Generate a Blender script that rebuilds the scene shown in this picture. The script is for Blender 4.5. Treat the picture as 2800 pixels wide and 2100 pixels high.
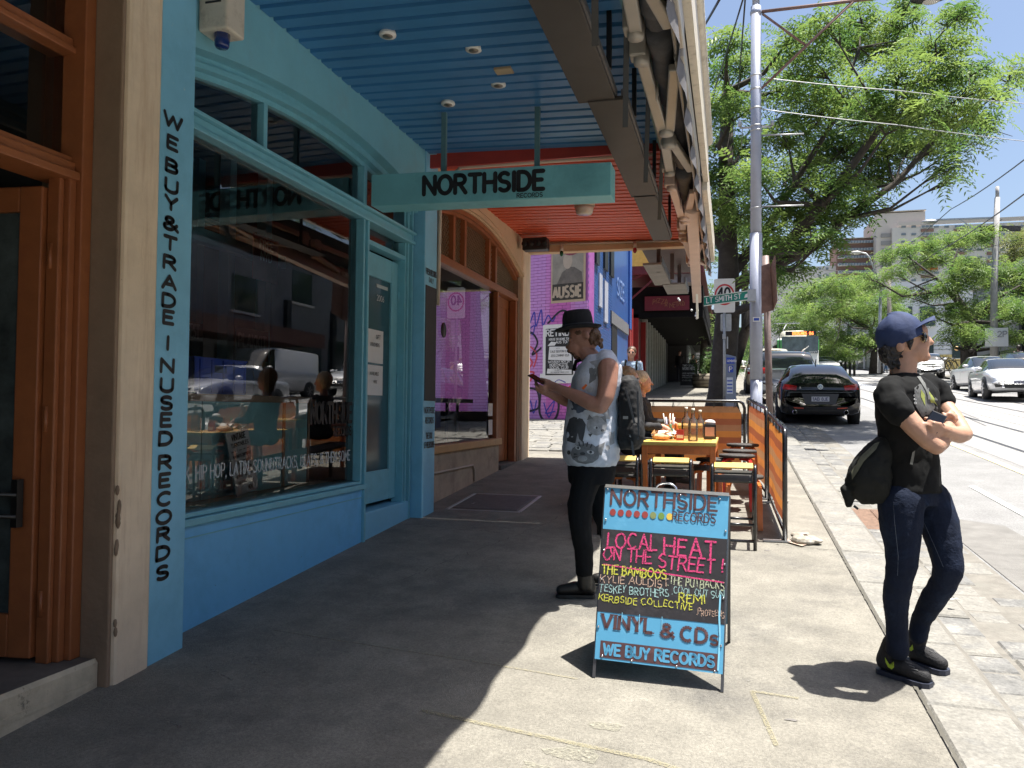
import bpy, math, random
from mathutils import Vector, Matrix, noise
from mathutils.bvhtree import BVHTree
random.seed(7)
for _o in list(bpy.data.objects): bpy.data.objects.remove(_o)
SC = bpy.context.scene
COL = SC.collection
R = math.radians
V = Vector
# ---------------------------------------------------------------- camera
FPX, EYE, G = 2177.0, 1.55, 0.068            # focal length in photo pixels, eye height, grade of the street
YAW, PIT, ROLL = R(15.3), R(1.78), R(.55)
_f = V((-math.sin(YAW)*math.cos(PIT), math.cos(YAW)*math.cos(PIT), math.sin(PIT)))
_r = V((math.cos(YAW), math.sin(YAW), 0)); _u = _r.cross(_f)
_r2 = _r*math.cos(ROLL)+_u*math.sin(ROLL); _u2 = _u*math.cos(ROLL)-_r*math.sin(ROLL)
CAM = V((0, 0, EYE))
cd = bpy.data.cameras.new('camera'); cam = bpy.data.objects.new('camera', cd); COL.objects.link(cam)
cd.sensor_width = 36; cd.lens = FPX/2800*36; cd.clip_start = .05; cd.clip_end = 3000
m = Matrix.Identity(4)
for i in range(3): m[i][0] = _r2[i]; m[i][1] = _u2[i]; m[i][2] = -_f[i]; m[i][3] = CAM[i]
cam.matrix_world = m; SC.camera = cam
def dirv(px, py): return _f+_r2*((px-1400)/FPX)-_u2*((py-1050)/FPX)
def P(px, py, Y): d = dirv(px, py); return CAM+d*(Y/d.y)          # the place seen there on the plane y = Y
def PX(px, py, X): d = dirv(px, py); return CAM+d*(X/d.x)
def PG(px, py, off=0): d = dirv(px, py); return CAM+d*((off-EYE)/(d.z-G*d.y))
def gz(y): return G*y
# ---------------------------------------------------------------- light
SUN_AZ, SUN_EL = R(85), R(76)                # azimuth measured from +Y towards +X
w = bpy.data.worlds.new('World'); SC.world = w; w.use_nodes = True
nt = w.node_tree; bg = nt.nodes['Background']; sky = nt.nodes.new('ShaderNodeTexSky'); sky.sky_type = 'NISHITA'
sky.sun_disc = False; sky.sun_elevation = SUN_EL; sky.sun_rotation = SUN_AZ; sky.air_density = 1.0; sky.dust_density = 3.0; sky.ozone_density = 2.2
nt.links.new(sky.outputs[0], bg.inputs[0]); bg.inputs[1].default_value = .082
sl = bpy.data.lights.new('sun', 'SUN'); sl.energy = 5.0; sl.angle = R(.55); sl.color = (1, .955, .88)
so = bpy.data.objects.new('sun', sl); COL.objects.link(so)
sdir = V((math.sin(SUN_AZ)*math.cos(SUN_EL), math.cos(SUN_AZ)*math.cos(SUN_EL), math.sin(SUN_EL)))
so.rotation_euler = sdir.to_track_quat('Z', 'Y').to_euler(); so.location = (5, 0, 30)
SC.view_settings.view_transform = 'Standard'; SC.view_settings.look = 'None'; SC.view_settings.gamma = 1
SC.view_settings.use_curve_mapping = False; SC.view_settings.exposure = 1.3
SC.render.engine = 'CYCLES'; SC.cycles.max_bounces = 8; SC.cycles.transparent_max_bounces = 24; SC.cycles.caustics_reflective = False
SC.cycles.caustics_refractive = False
# ---------------------------------------------------------------- materials
MATS = {}
def mat(name, col, rough=.6, metal=0, var=.12, scale=6, bump=.0, bscale=60, spec=.5, dirt=None, dscale=1.6, alpha=None, coat=0, emit=None, trans=0, dth=(.5, .68), streak=False, chips=None, grain=None):
    """principled paint / stone / cloth: base colour with a noisy mottling, optional dirt patches and fine relief"""
    if name in MATS: return MATS[name]
    m = bpy.data.materials.new(name); m.use_nodes = True; n = m.node_tree.nodes; l = m.node_tree.links
    b = n['Principled BSDF']; c = tuple(col)[:3]
    b.inputs['Roughness'].default_value = rough; b.inputs['Metallic'].default_value = metal
    b.inputs['Specular IOR Level'].default_value = spec; b.inputs['Coat Weight'].default_value = coat
    b.inputs['Base Color'].default_value = (*c, 1)
    tc = n.new('ShaderNodeTexCoord'); src = tc.outputs['Object']
    last = None
    if var:
        nz = n.new('ShaderNodeTexNoise'); nz.inputs['Scale'].default_value = scale; nz.inputs['Detail'].default_value = 6; nz.inputs['Roughness'].default_value = .65
        l.new(src, nz.inputs['Vector'])
        r = n.new('ShaderNodeMapRange'); r.inputs[1].default_value = .3; r.inputs[2].default_value = .7
        r.inputs[3].default_value = 1-var; r.inputs[4].default_value = 1+var; l.new(nz.outputs[0], r.inputs[0])
        mx = n.new('ShaderNodeVectorMath'); mx.operation = 'SCALE'; mx.inputs[0].default_value = c; l.new(r.outputs[0], mx.inputs['Scale'])
        last = mx.outputs[0]
    if dirt:
        nd = n.new('ShaderNodeTexNoise'); nd.inputs['Scale'].default_value = dscale; nd.inputs['Detail'].default_value = 9; nd.inputs['Roughness'].default_value = .75
        if streak:
            mp = n.new('ShaderNodeMapping'); mp.inputs['Scale'].default_value = (6, 6, .5); l.new(src, mp.inputs[0]); l.new(mp.outputs[0], nd.inputs['Vector'])
        else: l.new(src, nd.inputs['Vector'])
        rr = n.new('ShaderNodeMapRange'); rr.inputs[1].default_value = dth[0]; rr.inputs[2].default_value = dth[1]; l.new(nd.outputs[0], rr.inputs[0])
        mm = n.new('ShaderNodeMix'); mm.data_type = 'RGBA'; l.new(rr.outputs[0], mm.inputs[0])
        if last: l.new(last, mm.inputs[6])
        else: mm.inputs[6].default_value = (*c, 1)
        mm.inputs[7].default_value = (*dirt, 1); last = mm.outputs[2]
    if chips:
        cc, cs, ct = chips; nv = n.new('ShaderNodeTexNoise'); nv.inputs['Scale'].default_value = cs; nv.inputs['Detail'].default_value = 8; nv.inputs['Roughness'].default_value = .7; l.new(src, nv.inputs['Vector'])
        cr_ = n.new('ShaderNodeMapRange'); cr_.inputs[1].default_value = ct; cr_.inputs[2].default_value = ct+.025; l.new(nv.outputs[0], cr_.inputs[0])
        cm = n.new('ShaderNodeMix'); cm.data_type = 'RGBA'; l.new(cr_.outputs[0], cm.inputs[0]); cm.inputs[7].default_value = (*cc, 1)
        if last: l.new(last, cm.inputs[6])
        else: cm.inputs[6].default_value = (*c, 1)
        last = cm.outputs[2]
    if grain:
        ng = n.new('ShaderNodeTexNoise'); ng.inputs['Scale'].default_value = grain[0]; ng.inputs['Detail'].default_value = 3; ng.inputs['Roughness'].default_value = .8; l.new(src, ng.inputs['Vector'])
        rg = n.new('ShaderNodeMapRange'); rg.inputs[1].default_value = .32; rg.inputs[2].default_value = .68; rg.inputs[3].default_value = 1-grain[1]; rg.inputs[4].default_value = 1+grain[1]; l.new(ng.outputs[0], rg.inputs[0])
        gm = n.new('ShaderNodeVectorMath'); gm.operation = 'SCALE'; l.new(rg.outputs[0], gm.inputs['Scale'])
        if last: l.new(last, gm.inputs[0])
        else: gm.inputs[0].default_value = c
        last = gm.outputs[0]
    if last: l.new(last, b.inputs['Base Color'])
    if bump:
        nb = n.new('ShaderNodeTexNoise'); nb.inputs['Scale'].default_value = bscale; nb.inputs['Detail'].default_value = 5; l.new(src, nb.inputs['Vector'])
        bp = n.new('ShaderNodeBump'); bp.inputs['Strength'].default_value = min(1, bump); bp.inputs['Distance'].default_value = .01
        l.new(nb.outputs[0], bp.inputs['Height']); l.new(bp.outputs[0], b.inputs['Normal'])
    if emit: b.inputs['Emission Color'].default_value = (*emit[:3], 1); b.inputs['Emission Strength'].default_value = emit[3]
    if trans: b.inputs['Transmission Weight'].default_value = trans
    MATS[name] = m; return m
def sprayed(name, col, scale=40, th=.46, w=.08):
    """dry paint or chalk that skips over the grain of what it lies on"""
    if name in MATS: return MATS[name]
    m = mat(name, col, .9, var=.15, scale=scale); n = m.node_tree.nodes; l = m.node_tree.links; tc = n.new('ShaderNodeTexCoord'); nz = n.new('ShaderNodeTexNoise'); nz.inputs['Scale'].default_value = scale; nz.inputs['Detail'].default_value = 6
    l.new(tc.outputs['Object'], nz.inputs['Vector']); r = n.new('ShaderNodeMapRange'); r.inputs[1].default_value = th-w; r.inputs[2].default_value = th+w; l.new(nz.outputs[0], r.inputs[0]); l.new(r.outputs[0], n['Principled BSDF'].inputs['Alpha']); return m
def glass_mat(name, tint=(.9, .95, .95), ior=1.75, film=0.0):
    if name in MATS: return MATS[name]
    m = bpy.data.materials.new(name); m.use_nodes = True; n = m.node_tree.nodes; l = m.node_tree.links
    n.remove(n['Principled BSDF']); out = n['Material Output']
    t = n.new('ShaderNodeBsdfTransparent'); t.inputs[0].default_value = (*tint, 1)
    g = n.new('ShaderNodeBsdfGlossy'); g.inputs['Roughness'].default_value = .004
    fr = n.new('ShaderNodeFresnel'); fr.inputs[0].default_value = ior
    mx = n.new('ShaderNodeMixShader'); l.new(fr.outputs[0], mx.inputs[0]); l.new(t.outputs[0], mx.inputs[1]); l.new(g.outputs[0], mx.inputs[2])
    src = mx
    if film:
        d = n.new('ShaderNodeBsdfDiffuse'); d.inputs[0].default_value = (.5, .52, .52, 1)
        m2 = n.new('ShaderNodeMixShader'); nz = n.new('ShaderNodeTexNoise'); nz.inputs['Scale'].default_value = 3; tc = n.new('ShaderNodeTexCoord'); l.new(tc.outputs['Object'], nz.inputs[0])
        mp = n.new('ShaderNodeMapRange'); mp.inputs[3].default_value = 0; mp.inputs[4].default_value = film*2; l.new(nz.outputs[0], mp.inputs[0]); l.new(mp.outputs[0], m2.inputs[0])
        l.new(mx.outputs[0], m2.inputs[1]); l.new(d.outputs[0], m2.inputs[2]); src = m2
    l.new(src.outputs[0], out.inputs[0]); MATS[name] = m; return m
# ---------------------------------------------------------------- scene tree
ORG = {}
def tag(o, label=None, cat=None, group=None, kind=None):
    if label: o['label'] = label
    if cat: o['category'] = cat
    if group: o['group'] = group
    if kind: o['kind'] = kind
    return o
def thing(name, loc, label, cat, group=None, rz=0):
    o = bpy.data.objects.new(name, None); COL.objects.link(o); o.location = loc; o.rotation_euler.z = rz; o.empty_display_size = .2
    ORG[o.name] = V(loc); return tag(o, label, cat, group)
def copytree(o, dloc=None, rz=0, label=None, group=None, parent=None):
    c = o.copy(); COL.objects.link(c)
    if parent: c.parent = parent
    if dloc is not None: c.location = dloc; ORG[c.name] = V(dloc)
    if rz: c.rotation_euler.z += rz
    if label: c['label'] = label
    if group: c['group'] = group
    for ch in list(o.children): copytree(ch, parent=c)
    return c
class MB:
    """gathers shapes in world coordinates; build() links them as ONE mesh object, relative to its thing"""
    def __init__(s): s.v = []; s.f = []; s.mi = []; s.sm = []; s.cur = 0
    def add(s, vs, fs, smooth=False):
        o = len(s.v); s.v += [V(p) for p in vs]
        for f in fs: s.f.append([i+o for i in f]); s.mi.append(s.cur); s.sm.append(smooth)
        return s
    def box(s, a, b, rot=None, about=None):
        x0, y0, z0 = a; x1, y1, z1 = b
        vs = [V(p) for p in ((x0,y0,z0),(x1,y0,z0),(x1,y1,z0),(x0,y1,z0),(x0,y0,z1),(x1,y0,z1),(x1,y1,z1),(x0,y1,z1))]
        if rot is not None:
            c = V(about) if about is not None else (V(a)+V(b))/2
            vs = [c+rot@(p-c) for p in vs]
        return s.add(vs, [(0,3,2,1),(4,5,6,7),(0,1,5,4),(1,2,6,5),(2,3,7,6),(3,0,4,7)])
    def cbox(s, c, d, rot=None): c = V(c); d = V(d)/2; return s.box(c-d, c+d, rot, c)
    def beam(s, p, q, w_, h_, up=(0, 0, 1)):
        p = V(p); q = V(q); d = (q-p).normalized(); up = V(up)
        if abs(d.dot(up)) > .98: up = V((0, 1, 0))
        x = d.cross(up).normalized()*w_/2; y = x.cross(d).normalized()*h_/2
        vs = [p-x-y, p+x-y, p+x+y, p-x+y, q-x-y, q+x-y, q+x+y, q-x+y]
        return s.add(vs, [(0,1,2,3),(7,6,5,4),(4,5,1,0),(5,6,2,1),(6,7,3,2),(7,4,0,3)])
    def tube(s, pts, r, n=8, cap=True, smooth=True):
        pts = [V(p) for p in pts]; rs = r if isinstance(r, (list, tuple)) else [r]*len(pts); N = len(pts)
        vs = []; fs = []; x = None
        for i, p in enumerate(pts):
            d = (pts[min(i+1, N-1)]-pts[max(i-1, 0)])
            d = d.normalized() if d.length > 1e-9 else V((0, 0, 1))
            if x is None: a = V((0, 0, 1)) if abs(d.z) < .9 else V((1, 0, 0)); x = d.cross(a).normalized()
            else: x = (x-d*x.dot(d)).normalized()
            y = d.cross(x)
            for k in range(n): t = 2*math.pi*k/n; vs.append(p+(x*math.cos(t)+y*math.sin(t))*rs[i])
        for i in range(N-1):
            for k in range(n): a = i*n+k; b = i*n+(k+1) % n; fs.append((a, b, b+n, a+n))
        if cap: fs.append(tuple(range(n-1, -1, -1))); fs.append(tuple((N-1)*n+k for k in range(n)))
        return s.add(vs, fs, smooth)
    def lathe(s, c, prof, n=16, axis=(0, 0, 1), smooth=True):
        c = V(c); z = V(axis).normalized(); a = V((1, 0, 0)) if abs(z.x) < .9 else V((0, 1, 0)); x = z.cross(a).normalized(); y = z.cross(x)
        vs = []; fs = []; N = len(prof)
        for r, h in prof:
            for k in range(n): t = 2*math.pi*k/n; vs.append(c+z*h+(x*math.cos(t)+y*math.sin(t))*max(r, 1e-4))
        for i in range(N-1):
            for k in range(n): a = i*n+k; b = i*n+(k+1) % n; fs.append((a, b, b+n, a+n))
        fs.append(tuple(range(n-1, -1, -1))); fs.append(tuple((N-1)*n+k for k in range(n)))
        return s.add(vs, fs, smooth)
    def ell(s, c, r, rot=None, n=16, m_=10):
        c = V(c); vs = []; fs = []
        for i in range(m_+1):
            ph = math.pi*i/m_
            for k in range(n):
                t = 2*math.pi*k/n; p = V((r[0]*math.sin(ph)*math.cos(t), r[1]*math.sin(ph)*math.sin(t), r[2]*math.cos(ph)))
                vs.append(c+(rot@p if rot else p))
        for i in range(m_):
            for k in range(n): a = i*n+k; b = i*n+(k+1) % n; fs.append((b, a, a+n, b+n))
        return s.add(vs, fs, True)
    def caps(s, p, r0, q, r1, n=12):
        p = V(p); q = V(q); d = q-p; L = max(d.length, 1e-5); ax = d/L; prof = []
        for i in range(5): t = math.pi/2*(i/5); prof.append((r0*math.sin(t), -r0*math.cos(t)))
        prof.append((r0, 0)); prof.append((r1, L))
        for i in range(1, 6): t = math.pi/2*(i/5); prof.append((r1*math.cos(t), L+r1*math.sin(t)))
        return s.lathe(p, prof, n, ax)
    def chain(s, lst, n=12):
        """lst of (point, radius): tapered limbs that run into one another"""
        for (p, a), (q, b) in zip(lst, lst[1:]): s.caps(p, a, q, b, n)
        return s
    def loft(s, rings, n=24, power=2.0):
        """rings: (centre, half across, half deep, yaw)"""
        vs = []; fs = []; N = len(rings)
        for c, a, b, yw in rings:
            c = V(c); ux = V((math.cos(yw), math.sin(yw), 0)); uy = V((-math.sin(yw), math.cos(yw), 0))
            for k in range(n):
                t = 2*math.pi*k/n; cx, sx = math.cos(t), math.sin(t)
                cx = math.copysign(abs(cx)**(2/power), cx); sx = math.copysign(abs(sx)**(2/power), sx)
                vs.append(c+ux*a*cx+uy*b*sx)
        for i in range(N-1):
            for k in range(n): a = i*n+k; b = i*n+(k+1) % n; fs.append((a, b, b+n, a+n))
        fs.append(tuple(range(n-1, -1, -1))); fs.append(tuple((N-1)*n+k for k in range(n)))
        return s.add(vs, fs, True)
    def prism(s, poly, off):
        """poly: 3D outline, off: extrusion vector"""
        poly = [V(p) for p in poly]; off = V(off); n = len(poly); vs = poly+[p+off for p in poly]
        nrm = sum(((poly[i].cross(poly[(i+1) % n])) for i in range(n)), V()); fl = nrm.dot(off) > 0
        a = list(range(n)); b = [i+n for i in range(n)]
        fs = [tuple(reversed(a)) if fl else tuple(a), tuple(b) if fl else tuple(reversed(b))]
        for i in range(n):
            j = (i+1) % n; fs.append((i, j, j+n, i+n) if fl else (j, i, i+n, j+n))
        return s.add(vs, fs)
    def quad(s, a, b, c, d): return s.add([a, b, c, d], [(0, 1, 2, 3)])
    def grid(s, rows, smooth=True):
        n = len(rows[0]); vs = [p for r_ in rows for p in r_]; fs = []
        for i in range(len(rows)-1):
            for k in range(n-1): a = i*n+k; fs.append((a, a+1, a+n+1, a+n))
        return s.add(vs, fs, smooth)
    def mesh(s, name, mats, org=None):
        me = bpy.data.meshes.new(name); o = org or V()
        me.from_pydata([tuple(p-o) for p in s.v], [], s.f)
        for m_ in (mats if isinstance(mats, (list, tuple)) else [mats]): me.materials.append(m_)
        me.polygons.foreach_set('material_index', s.mi); me.polygons.foreach_set('use_smooth', s.sm); me.update(); return me
    def build(s, name, mats, parent=None, kind=None, label=None, cat=None, group=None, bevel=0, loc=None, smoothang=None):
        org = worg(parent) if parent else (V(loc) if loc is not None else V())
        me = s.mesh(name, mats, org); ob = bpy.data.objects.new(name, me); COL.objects.link(ob)
        if parent: ob.parent = parent
        elif loc is not None: ob.location = loc
        ORG[ob.name] = org
        if bevel:
            bm = ob.modifiers.new('bevel', 'BEVEL'); bm.width = bevel; bm.segments = 2; bm.limit_method = 'ANGLE'; bm.angle_limit = R(40)
        return tag(ob, label, cat, group, kind)
def worg(o):
    return ORG.get(o.name, V())
def struct(name, mb, mats, **k): return mb.build(name, mats, kind='structure', **k)
def remesh(ob, vox, smooth=4, disp=None):
    """one continuous skin over overlapping volumes"""
    md = ob.modifiers.new('skin', 'REMESH'); md.mode = 'VOXEL'; md.voxel_size = vox; md.use_smooth_shade = True
    sm = ob.modifiers.new('soft', 'SMOOTH'); sm.factor = .5; sm.iterations = smooth
    if disp:
        tx = bpy.data.textures.new('folds', 'CLOUDS'); tx.noise_scale = disp[1]; d = ob.modifiers.new('folds', 'DISPLACE'); d.texture = tx; d.strength = disp[0]; d.mid_level = .5
    dg = bpy.context.evaluated_depsgraph_get(); me = bpy.data.meshes.new_from_object(ob.evaluated_get(dg)); ob.modifiers.clear()
    me.name = ob.name; ob.data = me; return ob
# ---------------------------------------------------------------- lettering: a stroke alphabet on a 0..1 grid
def arc(cx, cy, rx, ry, a0, a1, n=9): return [(cx+rx*math.cos(R(a0+(a1-a0)*i/(n-1))), cy+ry*math.sin(R(a0+(a1-a0)*i/(n-1)))) for i in range(n)]
GL = {
'A': (.68, [[(0,0),(.34,1),(.68,0)],[(.12,.33),(.56,.33)]]), 'B': (.6, [[(0,0),(0,1),(.3,1)]+arc(.3,.76,.24,.24,90,-90)+[(0,.52)],[(.3,.52)]+arc(.3,.26,.28,.26,90,-90)+[(0,0)]]),
'C': (.66, [arc(.36,.5,.36,.5,50,310,13)]), 'D': (.64, [[(0,0),(0,1),(.24,1)]+arc(.24,.5,.4,.5,90,-90,11)+[(0,0)]]),
'E': (.5, [[(.5,1),(0,1),(0,0),(.5,0)],[(0,.52),(.42,.52)]]), 'F': (.5, [[(.5,1),(0,1),(0,0)],[(0,.52),(.4,.52)]]),
'G': (.7, [arc(.36,.5,.36,.5,50,330,13)+[(.68,.45),(.4,.45)]]), 'H': (.62, [[(0,0),(0,1)],[(.62,0),(.62,1)],[(0,.52),(.62,.52)]]),
'I': (.06, [[(.03,0),(.03,1)]]), 'J': (.45, [[(.45,1),(.45,.25)]+arc(.22,.25,.23,.25,0,-170,7)]), 'K': (.6, [[(0,0),(0,1)],[(.58,1),(0,.42)],[(.18,.58),(.6,0)]]),
'L': (.48, [[(0,1),(0,0),(.48,0)]]), 'M': (.8, [[(0,0),(.06,1),(.4,.3),(.74,1),(.8,0)]]), 'N': (.64, [[(0,0),(0,1),(.64,0),(.64,1)]]),
'O': (.74, [arc(.37,.5,.37,.5,90,450,17)]), 'P': (.56, [[(0,0),(0,1),(.3,1)]+arc(.3,.74,.26,.26,90,-90)+[(0,.48)]]),
'Q': (.74, [arc(.37,.5,.37,.5,90,450,17),[(.45,.25),(.75,-.05)]]), 'R': (.6, [[(0,0),(0,1),(.3,1)]+arc(.3,.75,.26,.25,90,-90)+[(0,.5)],[(.26,.5),(.6,0)]]),
'S': (.58, [arc(.29,.75,.27,.25,40,270,10)+arc(.29,.25,.28,.25,90,-145,10)]), 'T': (.62, [[(0,1),(.62,1)],[(.31,1),(.31,0)]]),
'U': (.62, [[(0,1),(0,.3)]+arc(.31,.31,.31,.31,180,360,9)+[(.62,1)]]), 'V': (.64, [[(0,1),(.32,0),(.64,1)]]), 'W': (.92, [[(0,1),(.22,0),(.46,.85),(.7,0),(.92,1)]]),
'X': (.6, [[(0,0),(.6,1)],[(0,1),(.6,0)]]), 'Y': (.6, [[(0,1),(.3,.48),(.6,1)],[(.3,.48),(.3,0)]]), 'Z': (.58, [[(0,1),(.58,1),(0,0),(.58,0)]]),
'0': (.6, [arc(.3,.5,.3,.5,90,450,15)]), '1': (.3, [[(0,.78),(.26,1),(.26,0)]]), '2': (.56, [arc(.28,.72,.27,.28,160,-30,9)+[(0,0),(.56,0)]]),
'4': (.6, [[(.44,0),(.44,1),(0,.3),(.6,.3)]]), '6': (.58, [[(.48,1),(.06,.45)],arc(.29,.29,.28,.29,90,450,13)]), '7': (.54, [[(0,1),(.54,1),(.18,0)]]),
'8': (.56, [arc(.28,.76,.24,.24,90,450,12),arc(.28,.27,.28,.27,90,450,13)]), '3': (.56, [arc(.26,.76,.26,.24,150,-90,9)+arc(.26,.26,.29,.26,90,-150,9)]),
'5': (.56, [[(.5,1),(.08,1),(.05,.56)]+arc(.26,.3,.29,.3,120,-140,10)]), '9': (.58, [arc(.29,.7,.28,.29,90,450,13),[(.57,.7),(.2,0)]]),
'&': (.78, [[(.78,0),(.12,.76)]+arc(.33,.8,.2,.2,180,-20,8)+[(.1,.35)]+arc(.3,.25,.25,.25,160,320,8)+[(.72,.45)]]),
'!': (.1, [[(.05,1),(.05,.32)],[(.05,.04),(.05,.0)]]), '.': (.08, [[(.04,0),(.04,.03)]]), '-': (.3, [[(0,.5),(.3,.5)]]), '/': (.4, [[(0,0),(.4,1)]]), "'": (.08, [[(.04,1),(.04,.8)]]), ',': (.1, [[(.06,.05),(0,-.15)]]),
'(': (.2, [arc(.3,.5,.3,.6,130,230,7)]), ')': (.2, [arc(-.1,.5,.3,.6,50,-50,7)]), '*': (.12, [[(.06,.5),(.07,.5)]])}
def ribbon(mb, pts, w_, o, ux, uy, z, lift, jit=0, square=False):
    """flat pen stroke lying on the plane (o, ux, uy)"""
    h = w_/2; pts = [V((p[0], p[1])) for p in pts]
    def W3(p, q=0): return o+ux*p[0]+uy*p[1]+z*(lift+q)
    if jit: pts = [p+V((random.uniform(-jit, jit), random.uniform(-jit, jit))) for p in pts]
    for a, b in zip(pts, pts[1:]):
        d = b-a
        if d.length < 1e-7: continue
        d.normalize(); nn = V((-d.y, d.x))*h
        mb.add([W3(a-nn), W3(b-nn), W3(b+nn), W3(a+nn)], [(0, 1, 2, 3)])
    if not square:
        for i, c in enumerate(pts):
            mb.add([W3(c+V((math.cos(t*math.pi/4), math.sin(t*math.pi/4)))*h, .0002) for t in range(8)], [tuple(range(8))])
def text(mb, s, o, ux, uy, size, weight=.16, gap=.22, lift=.003, width=None, jit=0, square=False, slant=0, align='l', squeeze=1):
    """stroke lettering; o = lower left, ux/uy unit vectors of the panel"""
    o = V(o); ux = V(ux).normalized(); uy = V(uy).normalized(); z = ux.cross(uy)
    tot = sum((.42 if ch == ' ' else GL[ch.upper()][0]+gap) for ch in s)-gap; k = size*squeeze
    if width: k = width/max(tot, .01)
    x = -tot*k/2 if align == 'c' else (-tot*k if align == 'r' else 0); wt = weight*size
    for ch in s:
        if ch == ' ': x += .42*k; continue
        wd, st = GL[ch.upper()]; sc = .72 if ch.islower() and jit == 0 and ch.upper() != ch and s.upper() != s and False else 1
        dy = random.uniform(-jit, jit)*2
        for pl in st: ribbon(mb, [(x+p[0]*k+slant*p[1]*size, p[1]*size*sc+dy) for p in pl], wt, o, ux, uy, z, lift, jit, square)
        x += (wd+gap)*k
    return mb
def rotz(a): return Matrix.Rotation(a, 3, 'Z')
def rotm(a, ax): return Matrix.Rotation(a, 3, ax)
# ================================================================ materials of the place
M_ASPH = mat('footpath_asphalt', (.212, .200, .170), .9, grain=(75, .26), var=.22, scale=3.5, bump=.8, bscale=190, dirt=(.125, .119, .107), dscale=1.3, chips=((.24, .23, .21), 95, .67))
M_ROAD = mat('road_asphalt', (.20, .20, .198), .85, grain=(60, .28), var=.14, scale=2.2, bump=.7, bscale=120, dirt=(.16, .16, .16), dscale=.5, chips=((.33, .33, .32), 80, .66))
M_STONE = mat('bluestone_pale', (.20, .193, .172), .85, grain=(45, .25), var=.22, scale=5, bump=.5, bscale=45, dirt=(.15, .15, .145), dscale=4)
M_STONE2 = mat('bluestone_grey', (.145, .144, .138), .85, grain=(45, .25), var=.25, scale=6, bump=.5, bscale=45, dirt=(.28, .27, .24), dscale=5)
M_MORT = mat('pale_mortar', (.17, .16, .14), .95, var=.25, scale=9, bump=.6, dirt=(.17, .165, .145), dscale=4)
M_TEAL = mat('shop_blue_paint', (.22, .53, .72), .42, var=.08, scale=2.5, bump=.12, bscale=30, dirt=(.16, .41, .56), dscale=2.2, dth=(.5, .8), chips=((.42, .58, .62), 22, .66))
M_TEALF = mat('shop_blue_frame', (.18, .46, .56), .38, var=.08, scale=9, bump=.12, bscale=60, dirt=(.24, .45, .52), dscale=14, dth=(.58, .72), chips=((.05, .12, .15), 35, .69))
M_SOFF = mat('soffit_blue', (.05, .20, .42), .4, var=.1, scale=2, bump=.05)
M_RED = mat('soffit_red', (.62, .095, .035), .5, var=.1, scale=2)
M_CREAM = mat('cream_render', (.60, .42, .26), .8, var=.1, scale=3, bump=.3, bscale=40, dirt=(.36, .25, .16), dscale=3, dth=(.55, .75))
M_CREAM2 = mat('cream_render_pale', (.76, .61, .44), .8, var=.12, scale=3, bump=.3, bscale=40, dirt=(.62, .46, .31), dscale=2.5, streak=True, chips=((.3, .2, .13), 26, .70))
M_BROWN = mat('brown_render', (.26, .18, .12), .85, var=.15, scale=4, bump=.35, bscale=35, dirt=(.3, .22, .15), dscale=7, dth=(.6, .7))
M_ORNG = mat('orange_joinery', (.31, .105, .038), .42, var=.14, scale=7, bump=.12, bscale=60, dirt=(.28, .09, .035), dscale=5, chips=((.12, .05, .03), 30, .69))
M_BLACK = mat('black_paint', (.012, .012, .013), .45, var=.1)
M_INK = mat('black_lettering', (.012, .011, .013), .5, var=0)
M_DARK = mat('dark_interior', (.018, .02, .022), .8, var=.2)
M_WHITE = mat('white_paint', (.75, .74, .7), .5, var=.06, scale=5, dirt=(.5, .48, .42), dscale=6, dth=(.6, .8))
M_PAPER = mat('paper_white', (.72, .72, .72), .7, var=.04)
M_GLASS = glass_mat('window_glass', (.93, .97, .97), 2.05, film=.005)
M_GLASSL = glass_mat('clear_glass', (.93, .95, .95), 1.5)
M_STEEL = mat('galvanised_steel', (.42, .43, .44), .45, .7, var=.15, scale=12)
M_PLAST = mat('cream_plastic', (.62, .56, .46), .45, var=.06, dirt=(.4, .35, .28), dscale=9)
# ================================================================ ground
def sheet(name, xs, y0, y1, off, m_, ny=2, parent=None):
    mb = MB(); ys = [y0+(y1-y0)*i/ny for i in range(ny+1)]
    mb.grid([[V((x, y, gz(y)+off)) for x in xs] for y in ys], False)
    return struct(name, mb, m_, parent=parent)
# base terrain to the horizon: it flattens out beyond the crest
mb = MB(); ys = [-60, 260, 300, 1500]; xs = [-900, -40, 60, 900]
mb.grid([[V((x, y, (gz(min(y, 260)))-.30)) for x in xs] for y in ys], False); struct('ground', mb, mat('far_ground', (.16, .17, .12), .95))
sheet('road', [.6, 13.4], -20, 260, -.09, M_ROAD, 4)
sheet('lane', [-14, .45], 12.35, 18.9, -.028, M_MORT)
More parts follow.
